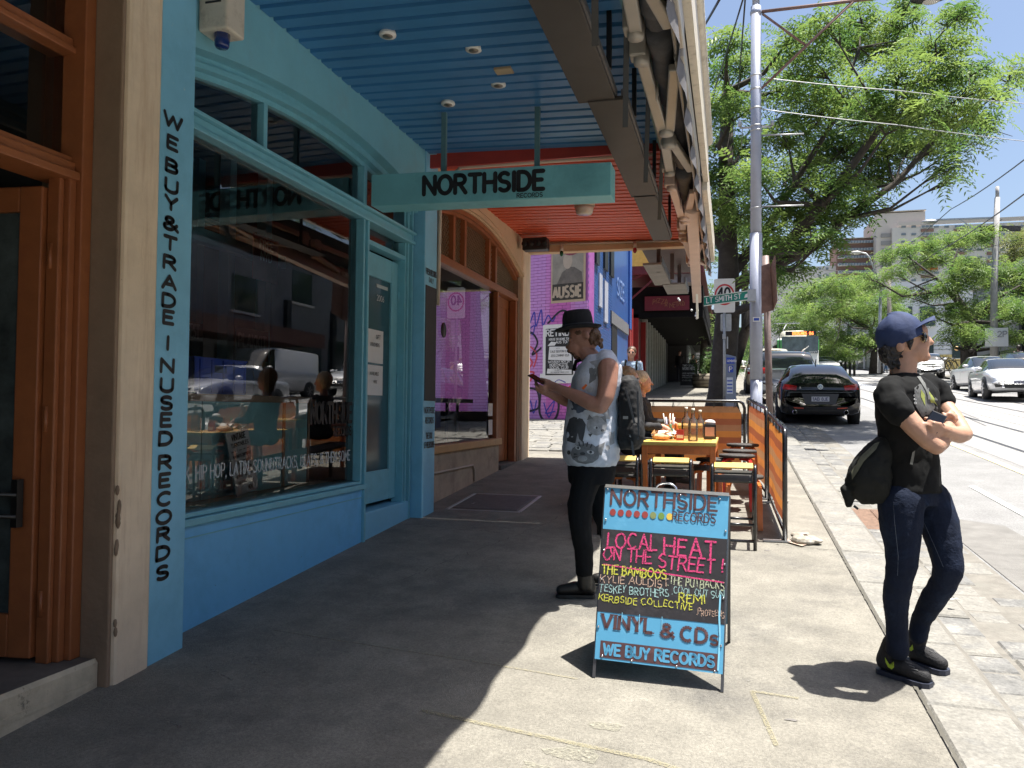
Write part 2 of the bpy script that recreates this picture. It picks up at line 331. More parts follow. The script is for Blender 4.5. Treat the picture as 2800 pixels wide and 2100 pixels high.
# footpath asphalt, with its seam of older asphalt
mb = MB(); mb.grid([[V((x, y, gz(y))) for x in (-8, -3.02, .82)] for y in (-6, 12.35)], False)
mb.grid([[V((x, y, gz(y)-.2)) for x in (.82, .82001)] for y in (-6, 12.35)], False)
fp = struct('footpath', mb, M_ASPH)
mb = MB(); mb.grid([[V((x, y, gz(y)+.0)) for x in (-12, .82)] for y in (18.9, 120)], False); struct('far_footpath', mb, M_ASPH)
mb = MB(); mb.box((-3.3, 12.1, gz(12.1)-.3), (.45, 12.36, gz(12.1)-.002)); struct('lane_kerb', mb, M_STONE)
def slopebox(mb, x0, x1, y0, y1, top, th=.16, rx=0):
    """a stone laid in the sloping ground"""
    z0 = gz(y0)+top; z1 = gz(y1)+top; e = min(.012, (x1-x0)*.1)
    vs = [(x0,y0,z0-th),(x1,y0,z0-th),(x1,y1,z1-th),(x0,y1,z1-th),
          (x0,y0,z0-e),(x1,y0,z0-e+rx),(x1,y1,z1-e+rx),(x0,y1,z1-e),
          (x0+e,y0+e,z0),(x1-e,y0+e,z0+rx),(x1-e,y1-e,z1+rx),(x0+e,y1-e,z1)]
    return mb.add(vs, [(0,1,5,4),(1,2,6,5),(2,3,7,6),(3,0,4,7),(4,5,9,8),(5,6,10,9),(6,7,11,10),(7,4,8,11),(8,9,10,11)])
# kerb: long bluestones along the footpath edge
kerb = thing('kerb', (.82, 0, 0), None, None); tag(kerb, kind='structure')
mbm = MB(); mbm.grid([[V((x, y, gz(y)+(-.012 if x < 1.2 else -.075))) for x in (.80, 1.17, 1.24, 1.9)] for y in (-6, 60)], False); struct('gutter_bed', mbm, M_MORT)
y = -1.0; i = 0
while y < 34:
    L = random.uniform(.75, 1.35); wd = .345+random.uniform(-.02, .015)
    mb = MB(); slopebox(mb, .835+random.uniform(-.006, .01), .835+wd, y+.008, y+L-.008, .004+random.uniform(-.004, .004), rx=-.008)
    mb.build('kerb_stone', M_STONE if random.random() < .6 else M_STONE2, kerb); y += L; i += 1
mb = MB(); mb.box((.835, 34, gz(34)-.2), (1.18, 34.1, gz(34)+.004))
mb = MB(); mb.grid([[V((x, y_, gz(y_)+.004)) for x in (.835, 1.18)] for y_ in (34, 150)], False); struct('far_kerb', mb, M_STONE)
# gutter: three wandering courses of pitchers
gut = thing('gutter', (1.2, 0, 0), None, None); tag(gut, kind='structure')
for c, (x0, x1) in enumerate(((1.19, 1.42), (1.42, 1.65), (1.65, 1.90))):
    y = .3+c*.13
    while y < 19 and not (False):
        L = random.uniform(.2, .36)
        if c < 2 and 7.9 < y < 8.95: y += L; continue
        mb = MB(); a = random.uniform(-.02, .02); a2_ = random.uniform(-.02, .02)
        slopebox(mb, x0+.012+a, x1-.012+a2_, y+.010, y+L-.010, -.062+random.uniform(-.007, .009)-.008*c, .1)
        mb.build('pitcher', M_STONE2 if random.random() < .55 else M_STONE, gut); y += L
# ragged edge where asphalt meets kerb
mb = MB(); y = .5
while y < 14:
    l = random.uniform(.03, .14); mb.add([(.832-random.uniform(0, .016), y, gz(y)+.006), (.839, y, gz(y)+.006), (.839, y+l, gz(y+l)+.006), (.832-random.uniform(0, .012), y+l, gz(y+l)+.006)], [(0, 1, 2, 3)]); y += l
struct('kerb_seam', mb, mat('seam_dark', (.09, .085, .07), .95))
# drain grate
t = thing('drain_grate', (1.4, 8.4, gz(8.4)-.06), 'rusty iron drain grate set in the bluestone gutter beside the cafe barrier', 'drain grate')
mb = MB(); slopebox(mb, 1.17, 1.63, 7.95, 8.9, -.085, .05); mb.build('pit', M_BLACK, t)
IRON = mat('rusty_iron', (.16, .10, .07), .7, .4, var=.3, scale=20)
mb = MB(); slopebox(mb, 1.17, 1.20, 7.95, 8.9, -.05, .04); slopebox(mb, 1.60, 1.63, 7.95, 8.9, -.05, .04); slopebox(mb, 1.19, 1.61, 7.95, 7.98, -.05, .04); slopebox(mb, 1.19, 1.61, 8.87, 8.9, -.05, .04)
slopebox(mb, 1.385, 1.415, 7.98, 8.87, -.05, .04); mb.build('frame', IRON, t)
for k in range(13):
    mb = MB(); yy = 8.01+k*.067; slopebox(mb, 1.2, 1.6, yy, yy+.025, -.052, .03); mb.build('bar', IRON, t)
# lane cobbles
lane = thing('lane_cobbles', (-3, 15, gz(15)), None, None); tag(lane, kind='structure')
y = 12.9; n = 0
while y < 18.6:
    wd = random.uniform(.24, .3); x = -6.2+random.uniform(0, .2)
    while x < -2.2:
        L = random.uniform(.28, .5); mb = MB(); slopebox(mb, x+.014, x+L-.014, y+.014, y+wd-.014, .0+random.uniform(-.01, .012), .08)
        mb.build('cobble', M_STONE if random.random() < .65 else M_STONE2, lane); x += L; n += 1
    y += wd
mb = MB(); slopebox(mb, -6.5, .45, 18.62, 18.98, .015, .1); struct('lane_gutter', mb, M_STONE)
mb = MB(); yy = 12.9
while yy < 18.6:
    x = -2.2
    while x < .4: L = random.uniform(.28, .5); slopebox(mb, x+.014, min(x+L, .44)-.014, yy+.01, yy+.26, .0+random.uniform(-.01, .01), .08); x += L
    yy += .275
tag(mb.build('cobbles', M_STONE, None), kind='stuff')
# road furniture: tram tracks and painted lines
RAIL = mat('tram_rail', (.16, .16, .165), .4, .6); M_LINE = mat('road_line_white', (.74, .74, .72), .7, var=.08, dirt=(.45, .45, .44), dscale=3, dth=(.55, .8))
M_YEL = mat('road_line_yellow', (.72, .62, .34), .75, var=.1, dirt=(.4, .38, .3), dscale=4); CONC = mat('track_concrete', (.25, .245, .24), .9, var=.1, scale=3, bump=.3)
def strip(name, x0, x1, y0, y1, lift, m_, ny=1, kind='structure'):
    mb = MB(); ys = [y0+(y1-y0)*i/ny for i in range(ny+1)]
    mb.grid([[V((x0, y, gz(y)-.09+lift)), V((x1, y, gz(y)-.09+lift))] for y in ys], False); return mb.build(name, m_, kind=kind)
strip('track_bed', 4.05, 6.3, -10, 250, .004, CONC); strip('track_bed', 7.1, 9.6, -10, 250, .004, CONC)
for x in (4.66, 5.79, 7.75, 8.9):
    strip('tram_rail', x-.045, x+.045, -10, 250, .009, RAIL); strip('rail_groove', x-.012, x+.012, -10, 250, .012, M_BLACK)
strip('lane_line', 3.78, 3.9, -10, 19, .008, M_YEL); strip('lane_line', 6.38, 6.98, -10, 120, .008, M_LINE)
for k in range(3): strip('lane_line', 2.82, 2.90, 2.2+k*6.2, 4.7+k*6.2, .008, M_LINE)
mb = MB(); mb.grid([[V((x, y, gz(y)-.086)) for x in (1.9, 3.6)] for y in (9.5, 10.1)], False)
mb = MB()   # patch of fresher asphalt beside the gutter
mb.add([(1.95, 1, gz(1)-.085), (2.75, 1, gz(1)-.085), (2.5, 8.5, gz(8.5)-.085), (1.93, 8.9, gz(8.9)-.085)], [(0, 1, 2, 3)]); struct('road_patch', mb, mat('road_patch', (.165, .16, .15), .9, var=.2, scale=6, bump=.6, bscale=150))
# painted survey marks on the footpath
M_SPR = sprayed('sprayed_yellow', (.27, .245, .16), 110, .52, .22)
def gline(pts, w_, m_, name, label=None):
    mb = MB()
    for (a, b) in zip(pts, pts[1:]):
        a = V(a); b = V(b); d = (b-a).normalized(); n_ = V((-d.y, d.x))*w_/2; q = [a-n_, b-n_, b+n_, a+n_]
        mb.add([(p.x, p.y, gz(p.y)+.004) for p in q], [(0, 1, 2, 3)])
    return struct(name, mb, m_)
gline([(.30, 3.83), (.10, 3.86), (.18, 3.35)], .022, M_SPR, 'survey_mark')
gline([(-1.3, 3.3), (-.3, 3.12), (.25, 2.9), (.7, 2.72)], .028, M_SPR, 'survey_line')
gline([(-2.5, 4.05), (-1.0, 3.85), (-.7, 3.8)], .012, M_SPR, 'survey_line')
M_CHALK = sprayed('scuff_grey', (.22, .21, .19), 30, .5, .08)
gline([(-2.42, 3.66), (-2.2, 3.5)], .012, M_CHALK, 'scuff'); gline([(-2.55, 3.5), (-2.3, 3.38)], .012, M_CHALK, 'scuff'); gline([(-2.33, 2.95), (-2.22, 2.9)], .02, M_CHALK, 'scuff')
# blotches of spilt paint on the path
def blot(x, y, r, m_, name='stain', n=14, el=.6):
    mb = MB(); pts = []
    for k in range(n): t = 2*math.pi*k/n; rr = r*random.uniform(.55, 1.15); px_, py_ = x+rr*math.cos(t), y+rr*el*math.sin(t); pts.append((px_, py_, gz(py_)+.003))
    mb.add(pts, [tuple(range(n))]); return struct(name, mb, m_)
M_BL = sprayed('old_paint_spill', (.26, .25, .20), 70, .50, .22)
for x, y, r in ((-.58, 3.1, .13), (-.45, 2.9, .16), (-.7, 2.95, .08), (-.5, 3.35, .07)): blot(x, y, r, M_BL)
for k in range(46): blot(random.uniform(-2.6, .7), random.uniform(2.4, 9), random.uniform(.008, .03), mat('gum_dark', (.16, .15, .14), .8) if k % 3 else M_CHALK, 'gum_spot', 7)
# cracks in the asphalt
M_CRK = mat('crack_dark', (.07, .065, .055), .95)
def crack(x0, y0, x1, y1, n=26, w_=.006, j=.02):
    pts = [(x0+(x1-x0)*k/n+random.gauss(0, j), y0+(y1-y0)*k/n+random.gauss(0, j)) for k in range(n+1)]; mb = MB()
    for a, b in zip(pts, pts[1:]):
        a = V(a); b = V(b); d = (b-a).normalized(); nn_ = V((-d.y, d.x))*w_*random.uniform(.3, 1); mb.add([(p.x, p.y, gz(p.y)+.0035) for p in (a-nn_, b-nn_*.8, b+nn_*.8, a+nn_)], [(0, 1, 2, 3)])
    struct('crack', mb, M_CRK)
crack(-.2, 7.0, .8, 6.75, 26, .004); crack(-2.9, 6.9, -.9, 6.6, 40, .004); crack(-2.2, 5.2, -1.2, 8.9, 50, .003); crack(-2.8, 9.4, .8, 9.1, 40, .005)
# service pit lid
t = thing('pit_lid', (-2.45, 8.1, gz(8.1)), 'dark steel service lid let into the shaded footpath outside the orange shop', 'pit lid')
mb = MB(); slopebox(mb, -2.75, -2.05, 7.75, 8.55, .006, .05); mb.build('lid', mat('lid_grey', (.11, .11, .11), .6, .3, var=.3, scale=15), t)
mb = MB(); slopebox(mb, -2.80, -2.76, 7.7, 8.6, .004, .05); slopebox(mb, -2.04, -2.0, 7.7, 8.6, .004, .05); slopebox(mb, -2.8, -2.0, 7.66, 7.7, .003, .05); slopebox(mb, -2.8, -2.0, 8.6, 8.64, .003, .05); mb.build('rim', M_STEEL, t)
# ================================================================ record shop
XF = -2.87
def arch(y, top=3.74, mid=5.45, k=.067): return top-k*(y-mid)**2
def archwall(mb, X0, X1, ya, yb, fz, ztop, n=28):
    """wall above an arched opening"""
    ys = [ya+(yb-ya)*i/n for i in range(n+1)]
    for a, b in zip(ys, ys[1:]):
        mb.add([(X0,a,fz(a)),(X0,b,fz(b)),(X0,b,ztop),(X0,a,ztop),(X1,a,fz(a)),(X1,b,fz(b)),(X1,b,ztop),(X1,a,ztop)], [(0,1,2,3),(1,0,4,5),(7,6,5,4)])
def archbar(mb, x0, x1, ya, yb, fz, d0, d1, n=28):
    """curved rail that follows the arch: between fz-d1 and fz-d0"""
    ys = [ya+(yb-ya)*i/n for i in range(n+1)]
    for a, b in zip(ys, ys[1:]):
        mb.add([(x0,a,fz(a)-d1),(x1,a,fz(a)-d1),(x1,a,fz(a)-d0),(x0,a,fz(a)-d0),(x0,b,fz(b)-d1),(x1,b,fz(b)-d1),(x1,b,fz(b)-d0),(x0,b,fz(b)-d0)],
               [(0,3,7,4),(1,5,6,2),(0,4,5,1),(3,2,6,7)]+([(0,1,2,3)] if a == ys[0] else [])+([(4,7,6,5)] if b == ys[-1] else []))
shop = thing('record_shop', (XF, 5.4, gz(5.4)), 'sky blue record shop front with one wide arched window and a recessed door', 'shop')
mb = MB(); mb.box((-3.2, 3.432, 0), (-2.83, 3.70, 4.02)); mb.build('pilaster', M_TEAL, shop, bevel=.006)
mb = MB(); archwall(mb, XF, -3.2, 3.70, 7.2, arch, 4.5); mb.box((-3.2, 3.70, 4.5), (XF, 7.5, 8.2)); mb.build('wall', mat('shop_blue_wall', (.19, .47, .57), .6, var=.08, scale=2, bump=.25, bscale=25, dirt=(.2, .42, .5), dscale=2.4), shop)
mb = MB(); mb.box((-3.2, 7.2, .2), (XF+.01, 7.53, 4.5)); mb.build('pilaster', M_TEAL, shop, bevel=.006)
mb = MB(); mb.box((-3.12, 7.07, .2), (-3.02, 7.199, 3.5)); mb.box((-3.06, 7.09, .2), (-2.99, 7.12, 3.5)); mb.box((-3.06, 7.15, .2), (-2.97, 7.175, 3.5)); mb.build('door_jamb', M_TEALF, shop, bevel=.004)
# stall riser with the slope of the street cutting its foot
mb = MB(); mb.box((-3.2, 3.70, 0), (-2.985, 6.19, .86)); mb.build('stall_riser', mat('riser_blue', (.17, .50, .82), .4, var=.07, scale=2, bump=.1, bscale=20, dirt=(.12, .38, .62), dscale=2.5, dth=(.48, .85), chips=((.05, .2, .34), 26, .67)), shop, bevel=.006)
mb = MB(); mb.box((-3.2, 3.701, .862), (-2.955, 6.21, .905)); mb.box((-3.18, 3.701, .907), (-2.985, 6.15, .935)); mb.build('sill', M_TEALF, shop, bevel=.006)
mb = MB(); mb.box((-2.985, 3.702, .79), (-2.979, 6.185, .797)); mb.build('bead', M_TEALF, shop)
# frame: arched head, transom, mullion, posts
Xg = -3.03
mb = MB(); archbar(mb, -3.08, -2.965, 3.702, 7.19, arch, .002, .05); archbar(mb, -3.08, -2.935, 3.702, 7.19, arch, .052, .085); archbar(mb, -3.08, -2.99, 3.702, 7.19, arch, .087, .125); mb.build('arch_frame', M_TEALF, shop)
mb = MB(); mb.box((-3.09, 3.702, 3.135), (-2.95, 7.19, 3.165)); mb.box((-3.09, 3.702, 3.167), (-2.975, 7.19, 3.225)); mb.box((-3.09, 3.702, 3.227), (-2.94, 7.19, 3.25)); mb.build('transom', M_TEALF, shop, bevel=.005)
mb = MB(); mb.box((-3.08, 4.60, 3.252), (-2.98, 4.645, arch(4.6)-.126)); mb.build('mullion', M_TEALF, shop, bevel=.005)
mb = MB(); mb.box((-3.08, 6.07, .936), (-2.96, 6.10, 3.133)); mb.box((-3.08, 6.102, .936), (-2.985, 6.15, 3.133)); mb.box((-3.08, 6.152, .2), (-2.96, 6.185, 3.133)); mb.box((-3.08, 6.08, 3.252), (-2.97, 6.14, arch(6.1)-.126)); mb.build('post', M_TEALF, shop, bevel=.004)
mb = MB(); mb.box((-3.08, 3.702, .936), (-2.99, 3.745, 3.133)); mb.build('jamb', M_TEALF, shop, bevel=.004)
def pane(parent, y0, y1, z0, z1, X=Xg, name='window_pane', fz=None, m_=None, tilt=0):
    mb = MB(); n = 14 if fz else 1; ys = [y0+(y1-y0)*i/n for i in range(n+1)]
    for a, b in zip(ys, ys[1:]):
        za = fz(a) if fz else z1; zb = fz(b) if fz else z1
        mb.add([(X,a,z0),(X,b,z0),(X,b,zb),(X,a,za)], [(0,1,2,3)])
    return mb.build(name, m_ or M_GLASS, parent)
fa = lambda y: arch(y)-.127
pane(shop, 3.746, 6.069, .936, 3.133); pane(shop, 3.702, 4.599, 3.252, 0, fz=fa); pane(shop, 4.646, 6.079, 3.252, 0, fz=fa); pane(shop, 6.141, 7.19, 3.252, 0, fz=fa)
# recessed door standing on its painted step
mb = MB(); mb.box((-4.1, 6.19, .2), (-2.98, 7.199, .655)); mb.build('step', M_TEAL, shop, bevel=.01)
XD = -3.07
door = MB(); door.box((XD-.045, 6.19, .70), (XD, 6.33, 2.93)); door.box((XD-.045, 6.90, .70), (XD, 7.04, 2.93)); door.box((XD-.045, 6.331, .70), (XD, 6.899, .98)); door.box((XD-.045, 6.331, 2.72), (XD, 6.899, 2.93))
door = door.build('door', M_TEALF, shop, bevel=.006)
mb = MB(); mb.box((XD-.03, 6.331, .98), (XD-.02, 6.899, 2.72)); mb.build('panel', mat('door_dark_glass', (.03, .09, .11), .12, var=.05), door)
mb = MB(); mb.box((XD-.019, 6.40, 1.95), (XD-.016, 6.76, 2.25)); mb.box((XD-.019, 6.42, 1.66), (XD-.016, 6.76, 1.93)); mb.build('notice', M_PAPER, door)
mb = MB(); text(mb, 'GIFT', (XD-.015, 6.6, 2.17), (0, 1, 0), (0, 0, 1), .035); text(mb, 'VOUCHERS', (XD-.015, 6.48, 2.1), (0, 1, 0), (0, 0, 1), .03); text(mb, 'AVAILABLE', (XD-.015, 6.48, 1.84), (0, 1, 0), (0, 0, 1), .028); text(mb, 'HERE', (XD-.015, 6.56, 1.77), (0, 1, 0), (0, 0, 1), .025)
mb.build('lettering', M_INK, door)
mb = MB(); text(mb, '2006', (XD-.013, 6.60, 2.52), (0, 1, 0), (0, 0, 1), .05); mb.box((XD-.019, 6.60, 2.64), (XD-.014, 6.84, 2.67)); mb.build('lettering', mat('pale_letter', (.45, .5, .5), .5, var=0), door)
for z in (.95, 1.8, 2.6):
    mb = MB(); mb.tube([(XD+.006, 7.045, z-.06), (XD+.006, 7.045, z+.06)], .011, 6); mb.build('hinge', M_TEALF, door)
mb = MB(); mb.box((-3.11, 7.042, .656), (-3.0, 7.068, 3.13)); mb.box((-3.11, 6.187, 2.96), (-3.0, 7.04, 3.0)); mb.build('door_frame', M_TEALF, shop)
pane(shop, 6.19, 7.04, 3.0, 3.13, X=-3.07)
# dark hoarding and lettering on the far pilaster
XP = XF+.011
mb = MB(); mb.box((XP, 7.225, 1.62), (XP+.006, 7.515, 2.75)); mb.build('blackboard_panel', mat('board_black', (.025, .023, .026), .6, var=.2, scale=8), shop)
mb = MB()
for s_, z, wd, sl in (('FRESH RECORDS', 2.86, .28, 0), ('DAILY', 2.79, .12, 0), ('NORTHSIDE', 1.50, .27, 0), ('RECORDS', 1.40, .22, 0), ('THE SOUL', 1.25, .17, 0), ('OF MELBOURNE', 1.16, .27, 0)):
    text(mb, s_, (XP, 7.37-wd/2, z), (0, 1, 0), (0, 0, 1), .055 if wd > .12 else .045, .15, width=wd)
mb.build('lettering', M_INK, shop)
# upright lettering WE BUY & TRADE IN USED RECORDS
XL = -2.83
rows = [('W', 332), ('E', 392), ('B', 455), ('U', 510), ('Y', 556), ('&', 612), ('T', 665), ('R', 718), ('A', 772), ('D', 822), ('E', 868), ('I', 938), ('N', 1000), ('U', 1054), ('S', 1102), ('E', 1148), ('D', 1199), ('R', 1264), ('E', 1313), ('C', 1364), ('O', 1414), ('R', 1461), ('D', 1512), ('S', 1566)]
mb = MB()
for ch, py in rows:
    p = PX(472-(py-330)*.0235, py, XL); hgt = .063
    text(mb, ch, (XL, p.y, p.z-hgt/2), (0, 1, 0), (0, 0, 1), hgt, .33, align='c', squeeze=2.3, slant=.04)
mb.build('lettering', M_INK, shop)
# lettering on the glass
M_VIN = mat('vinyl_white', (.5, .55, .58), .5, var=0)
mb = MB(); text(mb, 'FUNK, HIP HOP, LATIN, SOUNDTRACKS, BEATS, & THEN SOME', (Xg+.004, 3.80, 1.115), (0, 1, 0), (0, 0, 1), .080, .11, width=2.2, squeeze=.8); mb.build('lettering', M_VIN, shop)
mb = MB(); text(mb, 'NORTHSIDE', (Xg+.004, 5.36, 1.43), (0, 1, 0), (0, 0, 1), .15, .2, width=.66); text(mb, 'RECORDS', (Xg+.004, 5.72, 1.32), (0, 1, 0), (0, 0, 1), .07, .18, width=.3); mb.build('lettering', M_INK, shop)
# ---- inside of the shop
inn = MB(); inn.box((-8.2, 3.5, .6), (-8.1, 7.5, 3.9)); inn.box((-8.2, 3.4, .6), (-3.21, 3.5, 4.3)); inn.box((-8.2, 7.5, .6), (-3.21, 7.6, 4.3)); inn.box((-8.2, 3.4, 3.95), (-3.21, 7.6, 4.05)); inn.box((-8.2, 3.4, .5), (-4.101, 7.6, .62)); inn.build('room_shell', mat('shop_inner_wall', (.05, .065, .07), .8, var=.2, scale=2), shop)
mb = MB(); mb.box((-4.1, 3.5, .3), (-3.21, 6.19, .92)); mb.build('display_deck', mat('deck_timber', (.6, .55, .48), .7, var=.2), shop)
# low blue back panels of the display, with a cap rail
t = thing('display_screen', (-3.45, 4.9, .92), 'low blue plywood screen with a bare timber top rail inside the window', 'display screen')
M_SCR = mat('screen_blue', (.36, .74, .85), .6, var=.12, scale=3, dirt=(.28, .64, .78), dscale=2)
for a, b in ((3.52, 4.55), (4.56, 5.55), (5.57, 5.95)):
    mb = MB(); mb.box((-3.40, a, .925), (-3.375, b, 1.58)); mb.build('panel', M_SCR, t)
mb = MB(); mb.box((-3.41, 3.52, 1.582), (-3.35, 5.95, 1.63)); mb.build('rail', mat('bare_timber', (.42, .30, .22), .7, var=.15, scale=10), t)
mb = MB(); mb.box((-3.375, 5.54, .925), (-3.367, 5.575, 1.58)); mb.box((-3.375, 5.92, .925), (-3.367, 5.95, 1.58)); mb.build('batten', MATS['bare_timber'], t)
def card(name, X, y, z, wd, hg, m_, label, cat, lean=0, tilt=0, lines=(), group=None, lm=None, th=.008):
    t = thing(name, (X, y, z), label, cat, group); rt = rotm(tilt, 'X')@Matrix.Identity(3)
    def q(a, b, d=0): p = rotm(tilt, 'X')@V((0, a, b)); return V((X+d-lean*b, y+p.y, z+p.z))
    mb = MB(); mb.prism([q(0, 0), q(wd, 0), q(wd, hg), q(0, hg)], (-th, 0, 0)); mb.build('sheet', m_, t)
    if lines:
        ux = (q(1, 0)-q(0, 0)); uy = (q(0, 1)-q(0, 0)); mb = MB()
        for s_, a, b, h_, w2 in lines: text(mb, s_, q(a, b, .003), ux, uy, h_, .16, width=w2, lift=.001)
        mb.build('lettering', lm or M_INK, t)
    return t
card('placard', -3.25, 4.78, .93, .26, .44, mat('placard_grey', (.7, .7, .76), .6, var=.05), 'pale grey card headed Vintage leaning in the window', 'placard', lean=.12, tilt=R(9), lines=[('VINTAGE', .05, .375, .04, .16), ('TURNTABLES', .03, .33, .025, .2), ('-----', .02, .29, .02, .21), ('NEW BELTS CARTRIDGES', .03, .255, .018, .21), ('BEST ON MARKET', .04, .21, .018, .17), ('CLASSIC DESIGN', .04, .165, .018, .18), ('LOVINGLY RESTORED', .03, .12, .018, .19), ('BUILT TO LAST', .04, .075, .018, .13), ('NEW', .14, .02, .026, .05)])
t = card('poster', -3.12, 3.76, .935, .30, .55, mat('poster_dark', (.03, .022, .025), .4, var=.2), 'dark framed poster of a figure in a white cap, low in the window corner', 'poster', lean=.05, lines=[('NORTHSIDE', .02, .11, .04, .26), ('RECORDS', .04, .05, .04, .2)], lm=M_PAPER)
mb = MB(); c = V((-3.135, 3.9, 1.28)); X = V((.0, 1, 0)); Z = V((0, 0, 1))
def disc(mb, c, r, ux, uy, off, n=20, el=1): o = len(mb.v); ux = V(ux); uy = V(uy); nn = ux.cross(uy).normalized()*off; mb.add([V(c)+nn+(ux*math.cos(2*math.pi*k/n)+uy*el*math.sin(2*math.pi*k/n))*r for k in range(n)], [tuple(range(n))])
disc(mb, (-3.126, 3.92, 1.24), .12, X, Z, 0); mb.build('roundel', mat('roundel_red', (.35, .05, .04), .5), t)
mb = MB(); mb.add([(-3.118, 3.80, 1.09), (-3.118, 4.02, 1.09), (-3.122, 3.97, 1.22), (-3.122, 3.86, 1.22)], [(0, 1, 2, 3)]); mb.build('figure', mat('print_blue', (.12, .22, .5), .5), t)
mb = MB(); disc(mb, (-3.121, 3.92, 1.275), .045, X, Z, 0, el=1.25); mb.build('face', mat('print_brown', (.22, .12, .08), .5), t)
mb = MB(); disc(mb, (-3.118, 3.92, 1.33), .05, X, Z, 0, el=.55); mb.add([(-3.116, 3.89, 1.09), (-3.116, 3.95, 1.09), (-3.12, 3.94, 1.22), (-3.12, 3.9, 1.22)], [(0, 1, 2, 3)]); mb.build('cap', M_PAPER, t)
# posters on the inner columns
for X_, y_, z_, wd, hg, cc, lab, ln in (
    (-4.6, 5.30, 2.02, .42, .62, (.05, .045, .045), 'dark festival poster on the left inner column', [('PROGFEST', .05, .2, .09, .32), ('THE OCEAN MONUMENTS', .03, .12, .04, .36)]),
    (-4.6, 5.30, 1.62, .42, .38, (.28, .28, .3), 'grey poster with a round emblem beneath the left festival poster', [('MAPPING', .05, .05, .05, .32)]),
    (-4.9, 6.1, 1.62, .50, .72, (.03, .03, .035), 'second festival poster hanging near the middle of the shop', [('PROGFEST', .06, .58, .12, .38)]),
    (-4.5, 6.55, 2.0, .55, .3, (.03, .03, .04), 'black poster reading Plakkit near the right of the window', [('PLAKKIT', .04, .12, .12, .46)]),
    (-4.2, 6.35, 2.72, .42, .42, (.16, .03, .04), 'dark red poster high inside the window by the door', [('FREE', .1, .3, .08, .22), ('NYD', .12, .19, .08, .18)])):
    card('poster', X_, y_, z_, wd, hg, mat('poster_%d' % int(y_*100+z_*10), cc, .5, var=.25, scale=8), lab, 'poster', lines=ln, lm=mat('poster_ink', (.4, .4, .38), .5, var=0))
mb = MB()
for yy, xx in ((5.15, -4.62), (5.95, -4.95), (6.5, -4.55)): mb.box((xx-.12, yy, .62), (xx-.01, yy+.1, 3.95)); mb.box((xx-.12, yy+.62, .62), (xx-.01, yy+.72, 3.95))
mb.box((-4.6, 3.5, 3.0), (-4.5, 7.4, 3.12)); mb.build('inner_column', M_TEALF, shop)
# strip lights and racks deeper in
mb = MB()
for k in range(3): mb.box((-6.2+k*.5, 4.2, 3.5-.03*k), (-6.15+k*.5, 7.2, 3.53-.03*k))
mb.build('light_rail', mat('rail_grey', (.5, .48, .46), .5), shop)
def crate(x, y, z, c, label):
    t = thing('plastic_crate', (x, y, z), label, 'crate', 'plastic crates of records inside the shop'); m_ = mat('crate_%d' % int(c[0]*100), c, .4, var=.06)
    a, b, h_ = .2, .3, .26; mb = MB()
    mb.box((x-a, y-b, z), (x+a, y+b, z+.02)); mb.box((x-a, y-b, z+.02), (x-a+.012, y+b, z+h_)); mb.box((x+a-.012, y-b, z+.02), (x+a, y-.07, z+h_)); mb.box((x+a-.012, y+.07, z+.02), (x+a, y+b, z+h_)); mb.box((x+a-.012, y-.07, z+.02), (x+a, y+.07, z+.17)); mb.box((x+a-.012, y-.07, z+.22), (x+a, y+.07, z+h_))
    mb.box((x-a, y-b, z+.02), (x+a, y-b+.012, z+h_)); mb.box((x-a, y+b-.012, z+.02), (x+a, y+b, z+h_)); mb.build('shell', m_, t)
    mb = MB(); mb.box((x-a-.01, y-b-.01, z+h_), (x+a+.01, y+b+.01, z+h_+.012)); [mb.box((x+a, y-b+.06+.13*k, z+.03), (x+a+.01, y-b+.075+.13*k, z+h_)) for k in range(5)]; mb.build('rim', m_, t)
crate(-3.72, 4.25, 1.615, (.75, .68, .07), 'yellow plastic record crate on the shelf behind the screen'); crate(-3.72, 4.95, 1.615, (.05, .12, .75), 'blue plastic record crate next to the yellow one')
mb = MB(); mb.box((-4.05, 3.55, 1.55), (-3.45, 6.2, 1.614)); mb.box((-4.0, 3.6, .93), (-3.5, 6.15, 1.55)); tag(mb.build('record_bench', mat('bench_orange', (.5, .2, .09), .5, var=.1), None, loc=(-4.4, 4.9, .62)), 'long orange topped bench behind the blue screen inside the shop', 'bench')
# mirror ball
mb = MB(); mb.ell((-4.0, 4.62, 3.02), (.13, .13, .13), n=16, m_=10); o = mb.build('mirror_ball', mat('mirror_tile', (.8, .8, .78), .15, 1, var=.3, scale=30), None, loc=(-4, 4.62, 3.02)); tag(o, 'silver mirror ball hanging behind the shop window', 'mirror ball')
for p in o.data.polygons: p.use_smooth = False
# alarm siren
t = thing('alarm_box', (-2.75, 3.86, 3.86), 'cream plastic alarm siren box with a blue strobe on the blue wall', 'alarm box')
mb = MB(); mb.box((-2.868, 3.76, 3.64), (-2.68, 3.93, 4.05)); mb.build('case', M_PLAST, t, bevel=.014)
mb = MB(); [mb.box((-2.73+.0, 3.752, 3.80+.02*k), (-2.69+.0, 3.759, 3.81+.02*k)) for k in range(0)]; [mb.box((-2.82, 3.755, 3.79+.024*k), (-2.72, 3.762, 3.80+.024*k)) for k in range(9)]; mb.build('louvre', M_BLACK, t)
mb = MB(); mb.lathe((-2.76, 3.83, 3.565), [(.034, 0), (.04, .01), (.045, .075)], 14); mb.build('strobe', mat('strobe_blue', (.01, .03, .16), .2, var=0, coat=.5), t)
